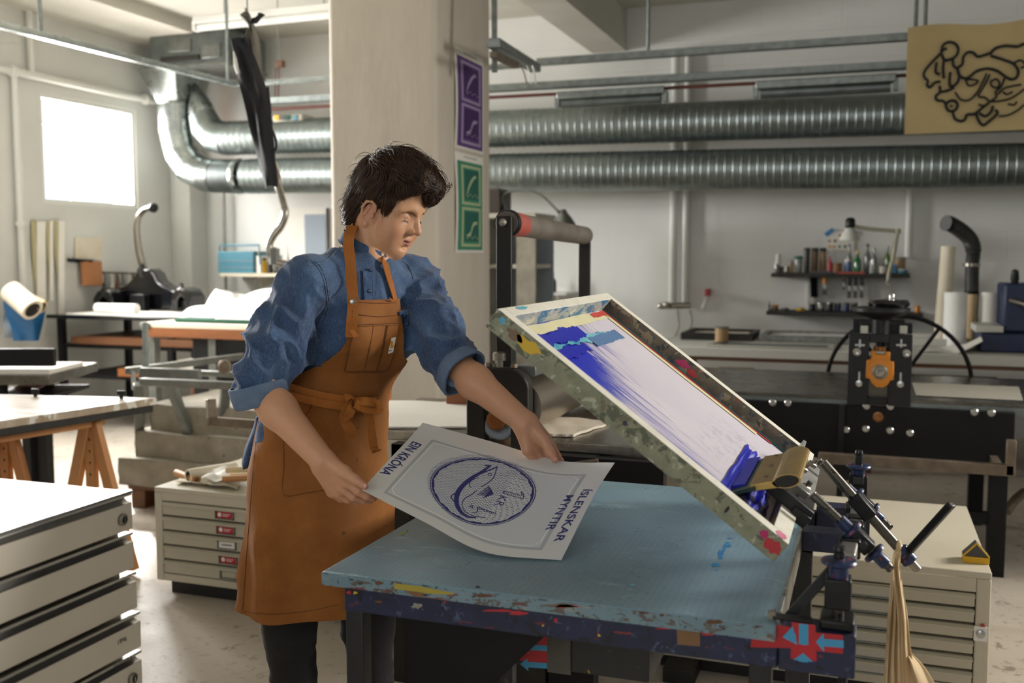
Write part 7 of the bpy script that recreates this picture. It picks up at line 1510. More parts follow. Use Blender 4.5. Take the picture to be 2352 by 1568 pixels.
# left hand: palm side seen, thumb on top of the sheet edge, fingers curled beneath
ml = [PD(1254, 1006, 2.285), PD(1241, 1020, 2.275), PD(1226, 1030, 2.265), PD(1211, 1034, 2.255)]; wl = [PD(1216, 967, 2.275), PD(1210, 973, 2.272), PD(1204, 979, 2.268), PD(1200, 984, 2.265)]
for m_, w_ in zip(ml, wl): body.u(cone(w_, m_, .0175, .0125), .014)
FL = [[ml[0], PD(1268, 1026, 2.285), PD(1280, 1046, 2.275), PD(1288, 1058, 2.262)], [ml[1], PD(1258, 1046, 2.285), PD(1270, 1066, 2.27), PD(1276, 1078, 2.255)], [ml[2], PD(1244, 1056, 2.275), PD(1256, 1074, 2.26), PD(1262, 1085, 2.245)], [ml[3], PD(1228, 1056, 2.265), PD(1240, 1072, 2.255), PD(1246, 1080, 2.245)]]
for f_ in FL: finger(f_, [.0112, .0095, .0085, .007])
TL = [PD(1226, 984, 2.262), PD(1252, 1015, 2.248), PD(1264, 1037, 2.236), PD(1275, 1055, 2.222)]; finger(TL, [.0165, .0125, .0105, .008], .008)
zs_ = np.concatenate((ax(-.02, .74, .0075), ax(.7475, 1.2, .0026), ax(1.2026, 1.68, .0019)))
lo = [min(p.c[i]-p.r for _, p, _ in body.ops)-.02 for i in range(2)]; hi = [max(p.c[i]+p.r for _, p, _ in body.ops)+.02 for i in range(2)]
BV, BF = body.mesh(ax(lo[0], hi[0], .0023), ax(lo[1], hi[1], .0023), zs_)
per = thing('person', (KNR.x+.05, KNR.y+.05, 0), 'person in a denim shirt and brown canvas apron bending to lift a print', 'person')
# skin tints
R_ = np.array([A3(HF), A3(HL), A3(HU)]); q = (BV-A3(HO))@R_.T; col = np.tile(np.array(lin('#c99873')[:3]), (len(BV), 1))
def tint(w, c): global col; w = np.clip(w, 0, 1)[:, None]; col = col*(1-w)+np.array(lin(c)[:3])*w
gs = lambda c, r: np.exp(-(((q-np.array(c))/np.array(r))**2).sum(1))
for s in (-1, 1): tint(.55*gs((.06, .045*s, -.03), (.03, .022, .022)), '#bf7a63'); tint(.5*gs((.010, .078*s, -.008), (.03, .012, .035)), '#c0806a'); tint(.45*gs((.085, .031*s, .012), (.012, .02, .011)), '#a87460')
for s in (-1, 1):
    bp = [np.array(p) for p in ((.0930, .010*s, .0215), (.0850, .022*s, .0258), (.0825, .036*s, .0268), (.0780, .050*s, .0220))]
    for (a, b), r in zip(zip(bp[:-1], bp[1:]), (.0026, .0030, .0022)):
        h = np.clip((q-a)@(b-a)/((b-a)@(b-a)), 0, 1); d = np.linalg.norm((q-a-h[:, None]*(b-a))*np.array((.35, 1, 1)), axis=1); tint(.6*np.clip(1.5-d/r, 0, 1), '#563e2c')
    tint(.35*gs((.083, .0285*s, .0195), (.012, .016, .0035)), '#7a4a3a')
tint(.4*gs((.11, 0, -.015), (.012, .014, .012)), '#c07f6a')
for s in (-1, 1):
    for a, b, r in (((.0905, .003*s, -.0425), (.0740, .027*s, -.0448), .0053), ((.0895, 0, -.0535), (.0745, .0235*s, -.0478), .0066)):
        a, b = np.array(a), np.array(b); w3 = np.array((.35, 1, 1)); ba = (b-a)*w3; h = np.clip(((q-a)*w3)@ba/(ba@ba), 0, 1); d = np.linalg.norm((q-a)*w3-h[:, None]*ba, axis=1)+.02*(q[:, 0] < .055); tint(.75-np.clip((d-r*(.75-.4*h))/.0018, 0, .75), '#b0645a')
    a, b = np.array((.0950, 0, -.0480)), np.array((.0745, .0300*s, -.0448)); ba = (b-a)*w3; h = np.clip(((q-a)*w3)@ba/(ba@ba), 0, 1); d = np.linalg.norm((q-a)*w3-h[:, None]*ba, axis=1)+.02*(q[:, 0] < .055); tint(1-np.clip((d-.0013)/.0012, 0, 1), '#5e2824')
    tint(gs((.1020, .0060*s, -.0265), (.004, .0028, .0028)), '#6a3a30')
hz = np.clip((1.15-BV[:, 2])/.1, 0, 1); tint(.25*hz, '#c08a74')
for tip in (FR+FL+[TR, TL]): tint(.45*np.exp(-(np.linalg.norm(BV-A3(tip[-1]), axis=1)/.016)**2), '#bd7a68')
np_build('body', smooth_mesh(BV, BF, 1, .4), BF, 'skin', per, col)
def strip_on(pts, w, name, mat, h=.0012, n=6, parent=per):
    """thin soft strip along points in space (brow, lash, nail edge)"""
    P = smoothpath(pts, n); k = len(P); rr = [w*(.25+.75*sin(pi*min(1, .12+.88*i/(k-1)))) for i in range(k)]
    return MB().tube(P, rr, 6).build(name, mat, parent, smooth=80)
for s in (-1, 1):
    strip_on([H(.0940, .010*s, .0215), H(.0850, .021*s, .0255), H(.0832, .036*s, .0265), H(.0790, .049*s, .0225)], .0006, 'eyebrow', 'brow_hair')
    strip_on([H(.0815, .0150*s, .0075), H(.0848, .0215*s, .0050), H(.0848, .0305*s, .0042), H(.0797, .0395*s, .0055), H(.0750, .0440*s, .0065)], .0009, 'eyelashes', 'lash')
    m = MB()
    for k in range(12): y = .0195+.0021*k; a = H(.0852-.38*max(0, y-.0275), y*s, .0046); m.tube([a, a+HF*.0025-HU*.0025, a+HF*.0042-HU*.0038+HL*s*.0005*(k-3)], [.0004, .0003, .0001], 4)
    m.build('eyelashes', 'lash', per)
for tip, nd in ((TR, -cf+UP*.6), (TL, -cf+UP*.5), (FL[0], -cf*.2+cr)):
    d = (tip[-1]-tip[-2]).normalized(); nn = (nd-d*nd.dot(d)).normalized(); sd = d.cross(nn); c = tip[-1]-d*.0005
    MB().grid(lambda u, v: c+d*(u-.45)*.0105+sd*(v-.5)*.0095+nn*(.0072-.0035*(2*v-1)**2+.0003*u-.002*max(0, u-.6)), 6, 6, .0006).build('nail', 'nail', per, smooth=80)
for k, (x, z) in enumerate(((-.018, .016), (-.0165, .006))): c = H(.010+x*1.1, -.0845, z-.008); MB().tube(arc(c, .0042, 0, 360, 14, HF, HL)[:-1], .0008, 5, close=True).build('ear_ring', 'ear_ring', per, smooth=80)

# ---------------------------------------------------------------- hair
hair = Solid(); hair.u(ell(H(-.002, 0, .056), HR, (.093, .081, .088)), .02); hair.u(ell(H(.030, -.004, .108), HR, (.062, .056, .044)), .03); hair.u(ell(H(.072, .010, .098), HR, (.030, .045, .028)), .022); hair.u(ell(H(-.062, 0, .02), HR, (.034, .058, .06)), .02); hair.u(cone(H(-.068, .0, -.015), H(-.060, 0, -.058), .040, .028), .02)
hair.u(ell(H(-.048, -.034, -.030), HR, (.034, .034, .044)), .02); hair.cut(ell(H(.100, 0, .008), HR, (.080, .088, .080)), .012); hair.u(ell(H(.090, .024, .086), HR, (.018, .030, .030)), .014)
for s in (-1, 1): hair.cut(ell(H(.010, .09*s, -.014), HR, (.028, .03, .036)), .008); hair.u(cone(H(.040, .064*s, .036), H(.041, .063*s, .008), .014, .004), .012)
def hdisp(P): q = (P-A3(HO))@R_.T; q = q+.012*np.stack([vnoise(q*28, 31+k) for k in range(3)], 1); return .008*(.4-np.abs(vnoise(q*np.array((34, 62, 34))+3, 5))*1.6)+.005*(.4-np.abs(vnoise(q*np.array((60, 120, 60)), 9))*1.5)
hair.disp = hdisp
lo3, hi3 = A3(HO)-.19, A3(HO)+.21
HV, HFc = hair.mesh(ax(lo3[0], hi3[0], .003), ax(lo3[1], hi3[1], .003), ax(lo3[2], hi3[2], .003)); hair_o = np_build('hair', HV, HFc, 'hair_dark', per)
rng = np.random.default_rng(3)
def grad(S, P, e=.002): return np.stack([(S.ev(P+d)-S.ev(P-d))/(2*e) for d in np.eye(3)*e], 1)
def lock_mesh(n, seed, rad, length, lift):
    rg = np.random.default_rng(seed); root = HV[rg.integers(0, len(HV), n)]+rg.normal(0, .001, (n, 3)); qh = (root-A3(HO))@R_.T
    base = Solid(); base.ops = hair.ops; seg = 7; P = root.copy(); pts = [P.copy()]
    x, y, z = qh.T; top = np.clip((z-.05)/.06, 0, 1); fr_ = np.clip((x-.02)/.08, 0, 1)
    L_ = length*(.6+.7*top)*(.8+.4*rg.random(n)); ph = rg.random((n, 3))*6
    Fw, Lf, Uw = A3(HF), A3(HL), A3(HU)
    for s in range(seg):
        qh = (P-A3(HO))@R_.T; g = grad(base, P); g /= np.linalg.norm(g, axis=1)[:, None]+1e-9; x, y, z = qh.T
        tw = np.clip((z-.065)/.05, 0, 1)
        d = (1.0*tw)[:, None]*Fw+(-(1.0-.85*tw))[:, None]*Uw+(-.35*(1-tw)*np.where(x < .03, 1, -.3))[:, None]*Fw+(.35*tw*np.tanh(y*30))[:, None]*Lf
        wv = np.stack([vnoise(qh*22+k*7.7+ph[:, :1]*.06, k+11) for k in range(3)], 1); d = d+wv*(.5+1.1*tw)[:, None]+(.7*tw*np.sin(4.5*s/seg*2+9*vnoise(qh*12, 3)))[:, None]*np.cross(g, Fw)
        d -= g*((d*g).sum(1))[:, None]; d /= np.linalg.norm(d, axis=1)[:, None]+1e-9
        e = base.ev(P); d = d+g*(np.clip((lift*(.3+np.linspace(.2, 1, n)*.9)-e)/.012, -1, 1))[:, None]; d /= np.linalg.norm(d, axis=1)[:, None]
        P = P+d*(L_/seg)[:, None]; pts.append(P.copy())
    pts = np.stack(pts, 1); k = seg+1; w = rad*(.6+.8*rg.random(n)); T = np.gradient(pts, axis=1); T /= np.linalg.norm(T, axis=2)[..., None]+1e-9
    a = np.cross(T, A3(-cf)); a /= np.linalg.norm(a, axis=2)[..., None]+1e-9; b = np.cross(T, a); tp_ = np.sin(np.linspace(.55, pi*.985, k))[None, :, None]*w[:, None, None]
    ring = np.stack([pts+(a*cos(t)+b*sin(t)*.55)*tp_ for t in (0, 2.094, 4.189)], 2); Vv = ring.reshape(-1, 3); i0 = (np.arange(n)*k*3)[:, None, None]; s_ = (np.arange(seg)*3)[None, :, None]; c = np.arange(3)[None, None, :]; c2 = (c+1) % 3
    return Vv, np.stack([i0+s_+c, i0+s_+c2, i0+s_+3+c2, i0+s_+3+c], -1).reshape(-1, 4)
v1, f1 = lock_mesh(2600, 1, .0024, .048, .005); v2, f2 = lock_mesh(7000, 2, .0007, .052, .008); v3, f3 = lock_mesh(420, 5, .0007, .05, .02); o = np_build('hair_strands', np.concatenate((v1, v2, v3)), np.concatenate((f1, f2+len(v1), f3+len(v1)+len(v2))), 'hair_strand', per); o['kind'] = 'stuff'
# ---------------------------------------------------------------- shirt
shirt = Solid()
shirt.u(ell(PD(738, 1015, 2.49), SR, (.172, .125, .15)), .02).u(ell(PD(760, 895, 2.475), SR, (.142, .108, .18)), .05).u(ell(PD(803, 748, 2.462), SR, (.165, .116, .185)), .05)
for s in (-1, 1): shirt.u(ell(PD(803, 745, 2.46)+sp_l*.065*s+sp_f*.075-sp_up*.01, SR, (.06, .056, .06)), .04)
shirt.u(cone(nb-UP*.012, SHR+UP*.012, .064, .062), .04).u(cone(nb-UP*.012, SHL+UP*.008, .064, .058), .04)
M1, M2 = PD(634, 798, 2.285), PD(996, 752, 2.465)
shirt.u(cone(SHR, M1, .060, .061), .025).u(cone(M1, PD(596, 872, 2.245), .061, .055), .03).u(cone(SHL, M2, .066, .062), .03).u(cone(M2, PD(1040, 832, 2.39), .062, .054), .025)
shirt.u(ell(PD(652, 770, 2.30)-CN*.01, (cr, hf, UP), (.068, .06, .08)), .03)
dR, dL = (WRR-ELR).normalized(), (WRL-ELL).normalized(); dC = V((.22*cr.x, .22*cr.y, -1)).normalized()
def limb(P, a, b): a, b = A3(a), A3(b); t = (b-a)/np.linalg.norm(b-a); q = P-a; s = q@t; r = q-s[:, None]*t; return s, np.linalg.norm(r, axis=1), np.arctan2(r@np.cross(t, A3(UP)), r@A3(UP)-s*0)
def shirt_folds(P):
    out = np.zeros(len(P))
    for a, b, seed in ((SHR, PD(592, 880, 2.245), 1), (SHL, PD(1045, 835, 2.385), 4)):
        s, r, an = limb(P, a, b); w = np.clip(1-(r-.09)/.05, 0, 1)*np.clip((s+.06)/.08, 0, 1); an = an+2*sin(1)*0
        n = vnoise(np.stack((s*24+1.1*np.sin(an*1.0+seed)+.9*vnoise(P*9, seed+3), np.cos(an)*1.1+5, np.sin(an)*1.1), 1), seed); n2 = vnoise(np.stack((s*44+1.5*np.sin(an), np.cos(an)*2.2, np.sin(an)*2.2), 1), seed+7)
        out = out+w*(.019*(.62-np.abs(n)**.75*1.35)+.004*(.3-np.abs(n2)))
    tor = (P-A3(PD(800, 780, 2.46)))@np.array([A3(sp_l), A3(sp_f), A3(sp_up)]).T
    n = vnoise(np.stack((tor[:, 0]*17+tor[:, 2]*5, tor[:, 1]*8, tor[:, 2]*7-tor[:, 0]*6), 1), 21); return np.maximum(out, -.009)+np.clip(.010*(.4-np.abs(n)**.8*1.3), -.005, .003)
shirt.disp = shirt_folds
shirt.cut(cone(nb+UP*.02+(HO-nb)*.18, nb+(HO-nb)*.9, .057, .062), .008)
def half_cut(c, d, r=.16): return Prim(lambda P: -((P-A3(c))@A3(d))*-1*-1 if False else np.maximum(-((P-A3(c))@A3(d)), np.linalg.norm(P-A3(c), axis=1)-r), c, r)
CR_, CL_ = PD(594, 896, 2.24), PD(1052, 846, 2.378)
shirt.cut(half_cut(CR_+dC*.005, dC, .14), .004); shirt.cut(half_cut(CL_, dL, .12), .004)
SV, SF = shirt.mesh(*[ax(min(p.c[i]-p.r for _, p, _ in shirt.ops if p.r < .25)-.02, max(p.c[i]+p.r for _, p, _ in shirt.ops if p.r < .25)+.02, .0038) for i in range(3)])
np_build('shirt', smooth_mesh(SV, SF, 1, .5), SF, 'denim', per)
sh0 = lambda P: shirt.ev(np.array([A3(P)]))[0]
def proj_in(S, p, d, off, dist=.35, it=60):
    """walk from outside along d until the distance to solid S equals off"""
    p = A3(p); d = A3(d)/np.linalg.norm(A3(d)); t = 0
    for _ in range(it):
        e = S.ev((p+d*t)[None])[0]-off
        if e < .0004: break
        t += max(e*.7, .0005)
        if t > dist: return None
    return V(p+d*t)
def hitpx(S, x, y, off=0.0, D0=1.9): d = ray(x, y); return proj_in(S, CAM+d*D0, d, off, 1.0, 120)
# rolled cuffs
def cuff(c, d, r0, r1, h, name, wob, parent=per, sq=1.0):
    d = V(d).normalized(); a = d.cross(UP).normalized(); b = d.cross(a)
    def fn(u, v, rr): t = 2*pi*u; k = rr*(1+wob*sin(2*t+1)+wob*.6*sin(5*t+3)); return c+d*(h*(v-.5)+.006*sin(3*t)*wob*8)+(a*cos(t)+b*sin(t)*sq)*k
    m = MB(); prof = [(0, r0*.93), (.0, r0*1.0), (.06, r0*1.03), (.5, (r0+r1)/2*1.04), (.94, r1*1.03), (1.0, r1), (1.0, r1*.93), (.5, r1*.88)]
    n = 48; vs = [fn(k/n, v, rr) for v, rr in prof for k in range(n)]; fs = [(i*n+k, i*n+(k+1) % n, (i+1)*n+(k+1) % n, (i+1)*n+k) for i in range(len(prof)-1) for k in range(n)]
    return m.add(vs, fs).build(name, 'denim_inside', parent, smooth=60)
cuff(CR_+dC*.008, dC, .0635, .0595, .048, 'rolled_cuff', .02); cuff(CL_+dL*.006, dL, .058, .064, .036, 'rolled_cuff', .04)
q0 = PD(1000, 880, 2.36); MB().grid(lambda u, v: q0+(PD(1052, 884, 2.34)-q0)*u+(PD(1012, 868, 2.35)-q0)*v+UP*(.006*sin(u*6)+.004*sin(v*5)), 10, 6, .003).build('cuff_flap', 'denim_inside', per, smooth=60)
# collar, placket, buttons, seams
cdv = (HO-nb); cdv = (cdv-V(HF)*.02).normalized(); ca = (CN-cdv*CN.dot(cdv)).normalized(); cb = cdv.cross(ca); cc_ = nb+cdv*.012
def col(u, v): t = radians(5)+(2*pi-radians(9))*u; r = .0715-.006*v; return cc_+(ca*cos(t)*1.02+cb*sin(t))*r+cdv*(.020+.030*v-.020*cos(t))
MB().grid(col, 48, 4, .003).build('collar', 'denim_band', per, smooth=70)
for v in (.08,): MB().tube([col(u/40, v)+(col(u/40, v)-cc_).normalized()*.0012 for u in range(41)], .0008, 5).build('collar_seam', 'denim_seam', per)
def on_shirt(pxs, off=.0012, S=None): return [p for p in (hitpx(S or shirt, x, y, off) for x, y in pxs) if p is not None]
def densify(px, n=6): return [(p.x, p.y) for p in smoothpath([V((x, y, 0)) for x, y in px], n)]
def seam(px, name='seam', mat='denim_seam', r=.0011, off=.0006, S=None):
    P = on_shirt(densify(px), off, S)
    if len(P) > 1: return MB().tube(P, r, 5).build(name, mat, per)
def px_patch(px_grid_fn, nu, nv, off, name, mat, S=None, thick=.0015):
    g = [[hitpx(S or shirt, *px_grid_fn(i/nu, j/nv), off) for j in range(nv+1)] for i in range(nu+1)]
    last = next((p for r in g for p in r if p is not None), None)
    for r in g:
        for j in range(nv+1):
            if r[j] is None: r[j] = last
            last = r[j]
    m = MB().grid(lambda u, v: g[int(round(u*nu))][int(round(v*nv))], nu, nv, thick)
    return m.build(name, mat, per, smooth=70)
quad = lambda a, b, c, d: (lambda u, v: (a[0]*(1-u)*(1-v)+b[0]*u*(1-v)+c[0]*u*v+d[0]*(1-u)*v, a[1]*(1-u)*(1-v)+b[1]*u*(1-v)+c[1]*u*v+d[1]*(1-u)*v))
px_patch(quad((833, 620), (860, 628), (863, 690), (836, 692)), 6, 12, .002, 'placket', 'denim_band')
for a, b in (((838, 622), (840, 690)), ((856, 626), (858, 690))): seam([a, b], r=.0008, off=.0035)
for x, y in ((853, 619), (849, 668)):
    p = hitpx(shirt, x, y, .004); MB().lathe([(.0, .003), (.0035, .0035), (.0048, .0025), (.0052, 0), (.0052, -.002)], p, -cf+cr*.3, 16, False).build('shirt_button', 'button_blue', per, smooth=50); MB().lathe([(0, .004), (.0018, .004), (.002, .003)], p, -cf+cr*.3, 10, False).build('button_eye', 'button_metal', per, smooth=50)
seam([(704, 598), (722, 604), (736, 622), (746, 650), (752, 690), (748, 710), (735, 740), (722, 770)]); seam([(707, 596), (727, 602), (741, 620), (751, 650), (757, 690)], r=.0008)
seam([(706, 610), (730, 606), (755, 594), (778, 570), (786, 558)]); seam([(949, 655), (955, 678), (962, 700)], r=.0009); seam([(925, 600), (940, 612), (950, 640)], r=.0009)
px_patch(quad((917, 716), (934, 714), (936, 745), (922, 762)), 5, 8, .0022, 'shirt_pocket', 'denim_band'); seam([(917, 716), (934, 714), (936, 745), (922, 762)], r=.0008, off=.004)
seam([(728, 770), (724, 800), (716, 832)], r=.0009)
# ---------------------------------------------------------------- apron
sk = Solid()
cen = [(690, 825, 640), ]
def skc(y): return {900: PD(756, 900, 2.475), 1000: PD(734, 1000, 2.485), 1200: PD(732, 1200, 2.47), 1440: PD(722, 1445, 2.46)}[y]
HRZ = (CS, CN, UP)
sk.u(cone(skc(900), skc(1000), .10, .12), .02)
for k in range(13):
    t_ = k/12; y = 930+t_*520; a = np.interp(y, [930, 1000, 1200, 1450], [.140, .164, .176, .176]); b = np.interp(y, [930, 1000, 1200, 1450], [.118, .138, .152, .150]); cx = np.interp(y, [900, 1000, 1200, 1450], [754, 736, 733, 722]); D = np.interp(y, [900, 1000, 1200, 1450], [2.475, 2.485, 2.47, 2.46])
    sk.u(ell(PD(cx, y, D), HRZ, (a, b, .085)), .03)
sk.u(ell(PD(803, 748, 2.462), SR, (.165, .116, .185)), .05).u(ell(PD(760, 895, 2.475), SR, (.142, .108, .18)), .05)
for s in (-1, 1): sk.u(ell(PD(803, 745, 2.46)+sp_l*.065*s+sp_f*.075-sp_up*.01, SR, (.06, .056, .06)), .04)
def sk_folds(P):
    t_ = (P-A3(skc(1200))); an = np.arctan2(t_@A3(CS), t_@A3(CN)); z = P[:, 2]; w = np.clip((1.06-z)/.5, 0, 1)
    return .010*w*np.sin(an*6+2.2*vnoise(P*5, 2)+z*4)+.009*(.3-np.abs(vnoise(np.stack((t_@A3(CS)*13+z*6, t_@A3(CN)*13, z*9), 1), 8))*1.3)*np.clip((1.3-z)/.2, .4, 1)
sk.disp = sk_folds
def axc(y): return PD(np.interp(y, [640, 745, 900, 1000, 1200, 1450], [824, 803, 757, 736, 733, 722]), y, np.interp(y, [640, 745, 900, 1000, 1200, 1450], [2.455, 2.462, 2.475, 2.485, 2.47, 2.46]))
def ang_dir(f_): return CN*cos(f_)-CS*sin(f_)                       # positive angle: towards her right side
def wrap(y, f_, off, S=sk): d = ang_dir(f_); c = axc(y); return proj_in(S, c+d*.42, -d, off, .42) or c+d*.15
def ang_of(x, y, S=sk):
    p = hitpx(S, x, y, .003)
    if p is None: return None
    d = p-axc(y); return atan2(-d.dot(CS), d.dot(CN))
rows = [690, 700, 715, 740, 765, 785, 805, 825, 840, 852, 864, 876, 888, 900, 920, 945, 975, 1010, 1050, 1100, 1150, 1200, 1250, 1300, 1340, 1375, 1400, 1414, 1420]
lx = [690, 715, 740, 765, 785, 805, 825, 840, 852, 864, 876]; lv = [808, 806, 802, 797, 790, 775, 752, 728, 702, 676, 652]; rx = [690, 715, 740, 780, 820, 850]; rv = [911, 914, 917, 920, 912, 902]
LA, RA = [], []
for y in rows:
    if y <= 876: a = ang_of(np.interp(y, lx, lv), y); LA.append(a if a is not None else (LA[-1] if LA else .3))
    else: LA.append(min(radians(112), LA[-1]+radians(16)))
    if y <= 830: b = ang_of(np.interp(y, rx, rv), y); RA.append(b if b is not None else (RA[-1] if RA else -.8))
    else: RA.append(max(radians(-105), RA[-1]-radians(9)))
NV = 44
G = [[wrap(585+(y-585)*.945, l+(r-l)*j/NV, .0085) for j in range(NV+1)] for y, l, r in zip(rows, LA, RA)]
def ap(u, v):
    i = u*(len(rows)-1); k = min(int(i), len(rows)-2); f_ = i-k; j = v*NV; m_ = min(int(j), NV-1); g_ = j-m_; return G[k][m_].lerp(G[k+1][m_], f_).lerp(G[k][m_+1].lerp(G[k+1][m_+1], f_), g_)
MB().grid(ap, (len(rows)-1)*3, NV, -.003).build('apron', 'canvas_brown', per, smooth=70)
apS = Solid(); apS.ops = sk.ops; apS.disp = lambda P: sk_folds(P)+.0115
def ap_seam(px, r=.0008, mat='canvas_stitch', off=.0006): return seam(px, 'stitch_line', mat, r, off, apS)
pk = [(806, 738), (913, 736), (912, 805), (893, 848), (885, 855), (800, 855), (790, 848), (797, 780)]
def pocket(u, v):
    l = np.interp(v, [0, .4, 1], [818, 806, 793]); r = np.interp(v, [0, .6, 1], [914, 909, 884]); y = 745+v*108-3*sin(pi*u); return (l+(r-l)*u, y)
px_patch(pocket, 14, 12, .0018, 'chest_pocket', 'canvas_brown', apS, .002)
ap_seam([(818, 748), (806, 790), (793, 840), (796, 853), (840, 855), (884, 852), (900, 825), (909, 790)], .0009, off=.004); ap_seam([(818, 746), (866, 744), (912, 742)], .0009, off=.004); ap_seam([(818, 750), (866, 748), (912, 746)], .0007, off=.004)
for x0, x1 in ((858, 836), (888, 864), (891, 867)): ap_seam([(x0, 748), ((x0+x1)/2+2, 800), (x1, 852)], .0008, off=.004)
ap_seam([(824, 722), (866, 727), (908, 724)], .0008); ap_seam([(810, 693), (860, 696), (910, 695)], .0008)
ap_seam([(650, 985), (652, 1060), (652, 1134), (700, 1132), (760, 1122)], .0007); ap_seam([(720, 920), (708, 945), (688, 968)], .0009); ap_seam([(556, 1404), (620, 1410), (700, 1404), (780, 1388)], .0007); ap_seam([(594, 965), (584, 1050), (568, 1250), (557, 1400)], .0007)
# label patch with an orange mark
px_patch(quad((899, 776), (909, 774), (903, 808), (891, 812)), 4, 6, .0045, 'label_patch', 'patch_white', apS, .001)
mk = MB(); pts = [hitpx(apS, *p, .0064) for p in ((899, 781), (903, 785), (902, 790), (905, 796), (900, 800), (896, 798), (897, 792), (896, 787))]
if all(pts): mk.add(pts, [tuple(range(len(pts)))]).build('label_mark', 'patch_orange', per)
ln = [hitpx(apS, 893+k*1.2, 806-k*.25, .0064) for k in range(7)]
if all(ln): MB().tube(ln, .0006, 4).build('label_line', 'ink_black', per)
# neck straps
def band3(pts, w, nrm_fn, name, mat='canvas_strap', th=.003, n=8):
    P = smoothpath(pts, n); k = len(P)-1
    def fn(u, v): i = min(int(u*k), k-1); f_ = u*k-i; p = P[i].lerp(P[i+1], f_); d = (P[i+1]-P[i]).normalized(); nn = nrm_fn(p); sd = d.cross(nn).normalized(); return p+sd*(v-.5)*w
    return MB().grid(fn, k, 3, th).build(name, mat, per, smooth=60)
outn = lambda p: ((p-axc(745)).normalized()+(-cf)*.8).normalized()
def cap_pts(px, off, S=shirt): return [hitpx(S, x, y, off) for x, y in px]
sp_ = [p for p in cap_pts([(806, 770), (808, 740), (811, 700), (808, 660), (805, 620)], .008, apS) if p] ; sp2 = [p for p in cap_pts([(806, 640), (803, 600), (801, 575)], .007) if p]
back = [PD(800, 545, 2.405), PD(801, 527, 2.43), nb+cdv*.055-ca*.058+cb*-.03, nb+cdv*.05-ca*.07, nb+cdv*.045-ca*.05+cb*.045]
stL = [p for p in cap_pts([(882, 600), (890, 628), (899, 660), (907, 690)], .006) if p]
main = [p for p in cap_pts([(806, 775), (808, 740), (811, 700)], .009, apS) if p]+[p for p in cap_pts([(808, 655), (806, 620), (803, 585)], .009) if p]+[PD(800, 560, 2.352), PD(803, 538, 2.372), PD(811, 520, 2.40)]
band3(main, .025, outn, 'neck_strap'); band3([main[-1], back[2]+UP*.004, back[3], back[4], PD(872, 585, 2.47)]+stL, .016, lambda p: ((p-nb)-cdv*(p-nb).dot(cdv)).normalized(), 'neck_strap')
p = hitpx(apS, 811, 693, .012); MB().lathe([(0, .003), (.005, .0028), (.0075, .0015), (.0078, 0), (.0075, -.004)], p, (p-axc(693)).normalized()-cf*.6, 18, False).build('strap_button', 'button_metal', per, smooth=50)
ap_seam([(810, 712), (810, 730)], .0016, off=.011); 
px_patch(quad((801, 758), (812, 756), (824, 772), (812, 776)), 3, 4, .012, 'strap_end', 'canvas_strap', apS, .003)
q1 = hitpx(apS, 908, 690, .004); q2 = hitpx(apS, 893, 682, .012)
if q1 and q2: MB().add([q1, q2, hitpx(apS, 900, 692, .005) or q1], [(0, 1, 2)]).build('bib_corner', 'canvas_strap', per)
# waist tie with a bow
tie_px = [(642, 882), (668, 892), (700, 901), (740, 911), (775, 917), (800, 922), (830, 925), (862, 921)]
tp_ = [p for p in cap_pts(densify(tie_px, 3), .008, apS) if p]; tp_ = [wrap(890, radians(95), .006), wrap(886, radians(75), .008)]+tp_[2:]+[wrap(915, radians(-75), .009), wrap(905, radians(-100), .008)]
tn = lambda p: ((p-axc(905))-UP*(p-axc(905)).dot(UP)).normalized()
band3(tp_, .024, tn, 'waist_tie', n=3, th=.005); band3([p+UP*-.014+tn(p)*.004 for p in tp_[3:-2]], .018, tn, 'waist_tie', n=3, th=.004)
kn = hitpx(apS, 808, 923, .012); MB().tube(smoothpath([kn+UP*.012-cr*.012, kn+UP*.006-cf*.012, kn-UP*.008-cf*.012+cr*.006, kn-UP*.014+cr*.012], 5), [.011]*16, 10).build('tie_knot', 'canvas_strap', per, smooth=70)
fwd = -cf
band3([kn-cf*.008, PD(800, 930, 2.28), PD(793, 945, 2.275), PD(792, 955, 2.28), PD(802, 951, 2.265), PD(806, 936, 2.27), kn-cf*.006], .020, lambda p: (fwd*.9+cr*.5).normalized(), 'tie_loop')
band3([kn-cf*.006, PD(793, 958, 2.30), PD(797, 975, 2.298), PD(806, 990, 2.295), PD(803, 1004, 2.30)], .024, lambda p: (fwd+cr*.4).normalized(), 'tie_end')
band3([kn-cf*.006, PD(835, 922, 2.285), PD(862, 928, 2.30), PD(866, 942, 2.30), PD(840, 938, 2.285), PD(815, 928, 2.285)], .022, lambda p: (UP*.5+fwd*.8).normalized(), 'tie_loop')
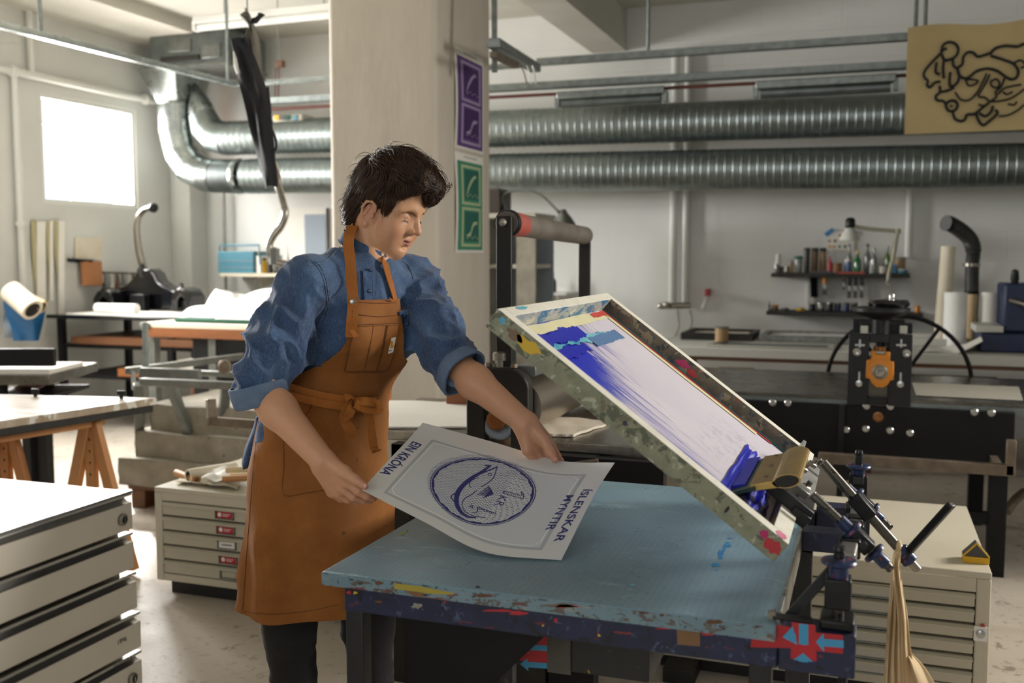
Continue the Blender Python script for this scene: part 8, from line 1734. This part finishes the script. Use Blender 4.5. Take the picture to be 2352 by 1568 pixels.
band3([kn-cf*.004, PD(838, 938, 2.30), PD(848, 955, 2.305), PD(852, 985, 2.305), PD(856, 1015, 2.30), PD(860, 1032, 2.295), PD(867, 1030, 2.285)], .020, lambda p: (fwd*.8+cr*.6).normalized(), 'tie_end')
# ---------------------------------------------------------------- trousers and shoes
tr = Solid()
for h_, k_, a_ in ((HPR, KNR, ANR), (HPL, KNL, ANL)): tr.u(cone(h_, k_, .092, .064), .03).u(cone(k_, a_, .060, .050), .02)
tr.u(ell(PD(742, 1030, 2.49), SR, (.16, .112, .12)), .03)
tr.disp = lambda P: .005*(.3-np.abs(vnoise(P*np.array((14, 14, 22)), 3)))+.003*vnoise(P*30, 6)
for a_ in (ANR, ANL): tr.cut(half_cut(a_, (0, 0, -1), .12), .004)
TV, TF = tr.mesh(*[ax(min(p.c[i]-p.r for _, p, _ in tr.ops)-.02, max(p.c[i]+p.r for _, p, _ in tr.ops)+.02, .006) for i in range(3)]); np_build('trousers', TV, TF, 'trouser_black', per)
sh_ = Solid()
for a_ in (ANR, ANL):
    t_ = a_+CN*.13; t_.z = .045; h_ = a_-CN*.045; h_.z = .048; sh_.u(cone(h_, t_, .044, .040), .02).u(cone(a_+UP*.01, h_+CN*.03, .048, .044), .02)
sh_.cut(Prim(lambda P: P[:, 2]-.002, (0, 0, 0), 50), .002)
TV, TF = sh_.mesh(*[ax(min(p.c[i]-p.r for _, p, _ in sh_.ops[:-1])-.02, max(p.c[i]+p.r for _, p, _ in sh_.ops[:-1])+.02, .005) for i in range(3)]); np_build('shoes', TV, TF, 'shoe_black', per)
# shirt tail at her back
tl = [(588, 955), (578, 985), (566, 1020), (557, 1060), (556, 1074)]; tr_ = [(606, 955), (604, 985), (598, 1020), (592, 1050), (572, 1074)]
L2, R2 = [PD(x, y, 2.50) for x, y in densify(tl, 4)], [PD(x, y, 2.50) for x, y in densify(tr_, 4)]
MB().grid(lambda u, v: L2[int(u*(len(L2)-1))].lerp(R2[int(u*(len(R2)-1))], v)+hf*(-.03*sin(v*pi)+.01*sin(u*7)), len(L2)-1, 6, .004).build('shirt_tail', 'denim', per, smooth=70)
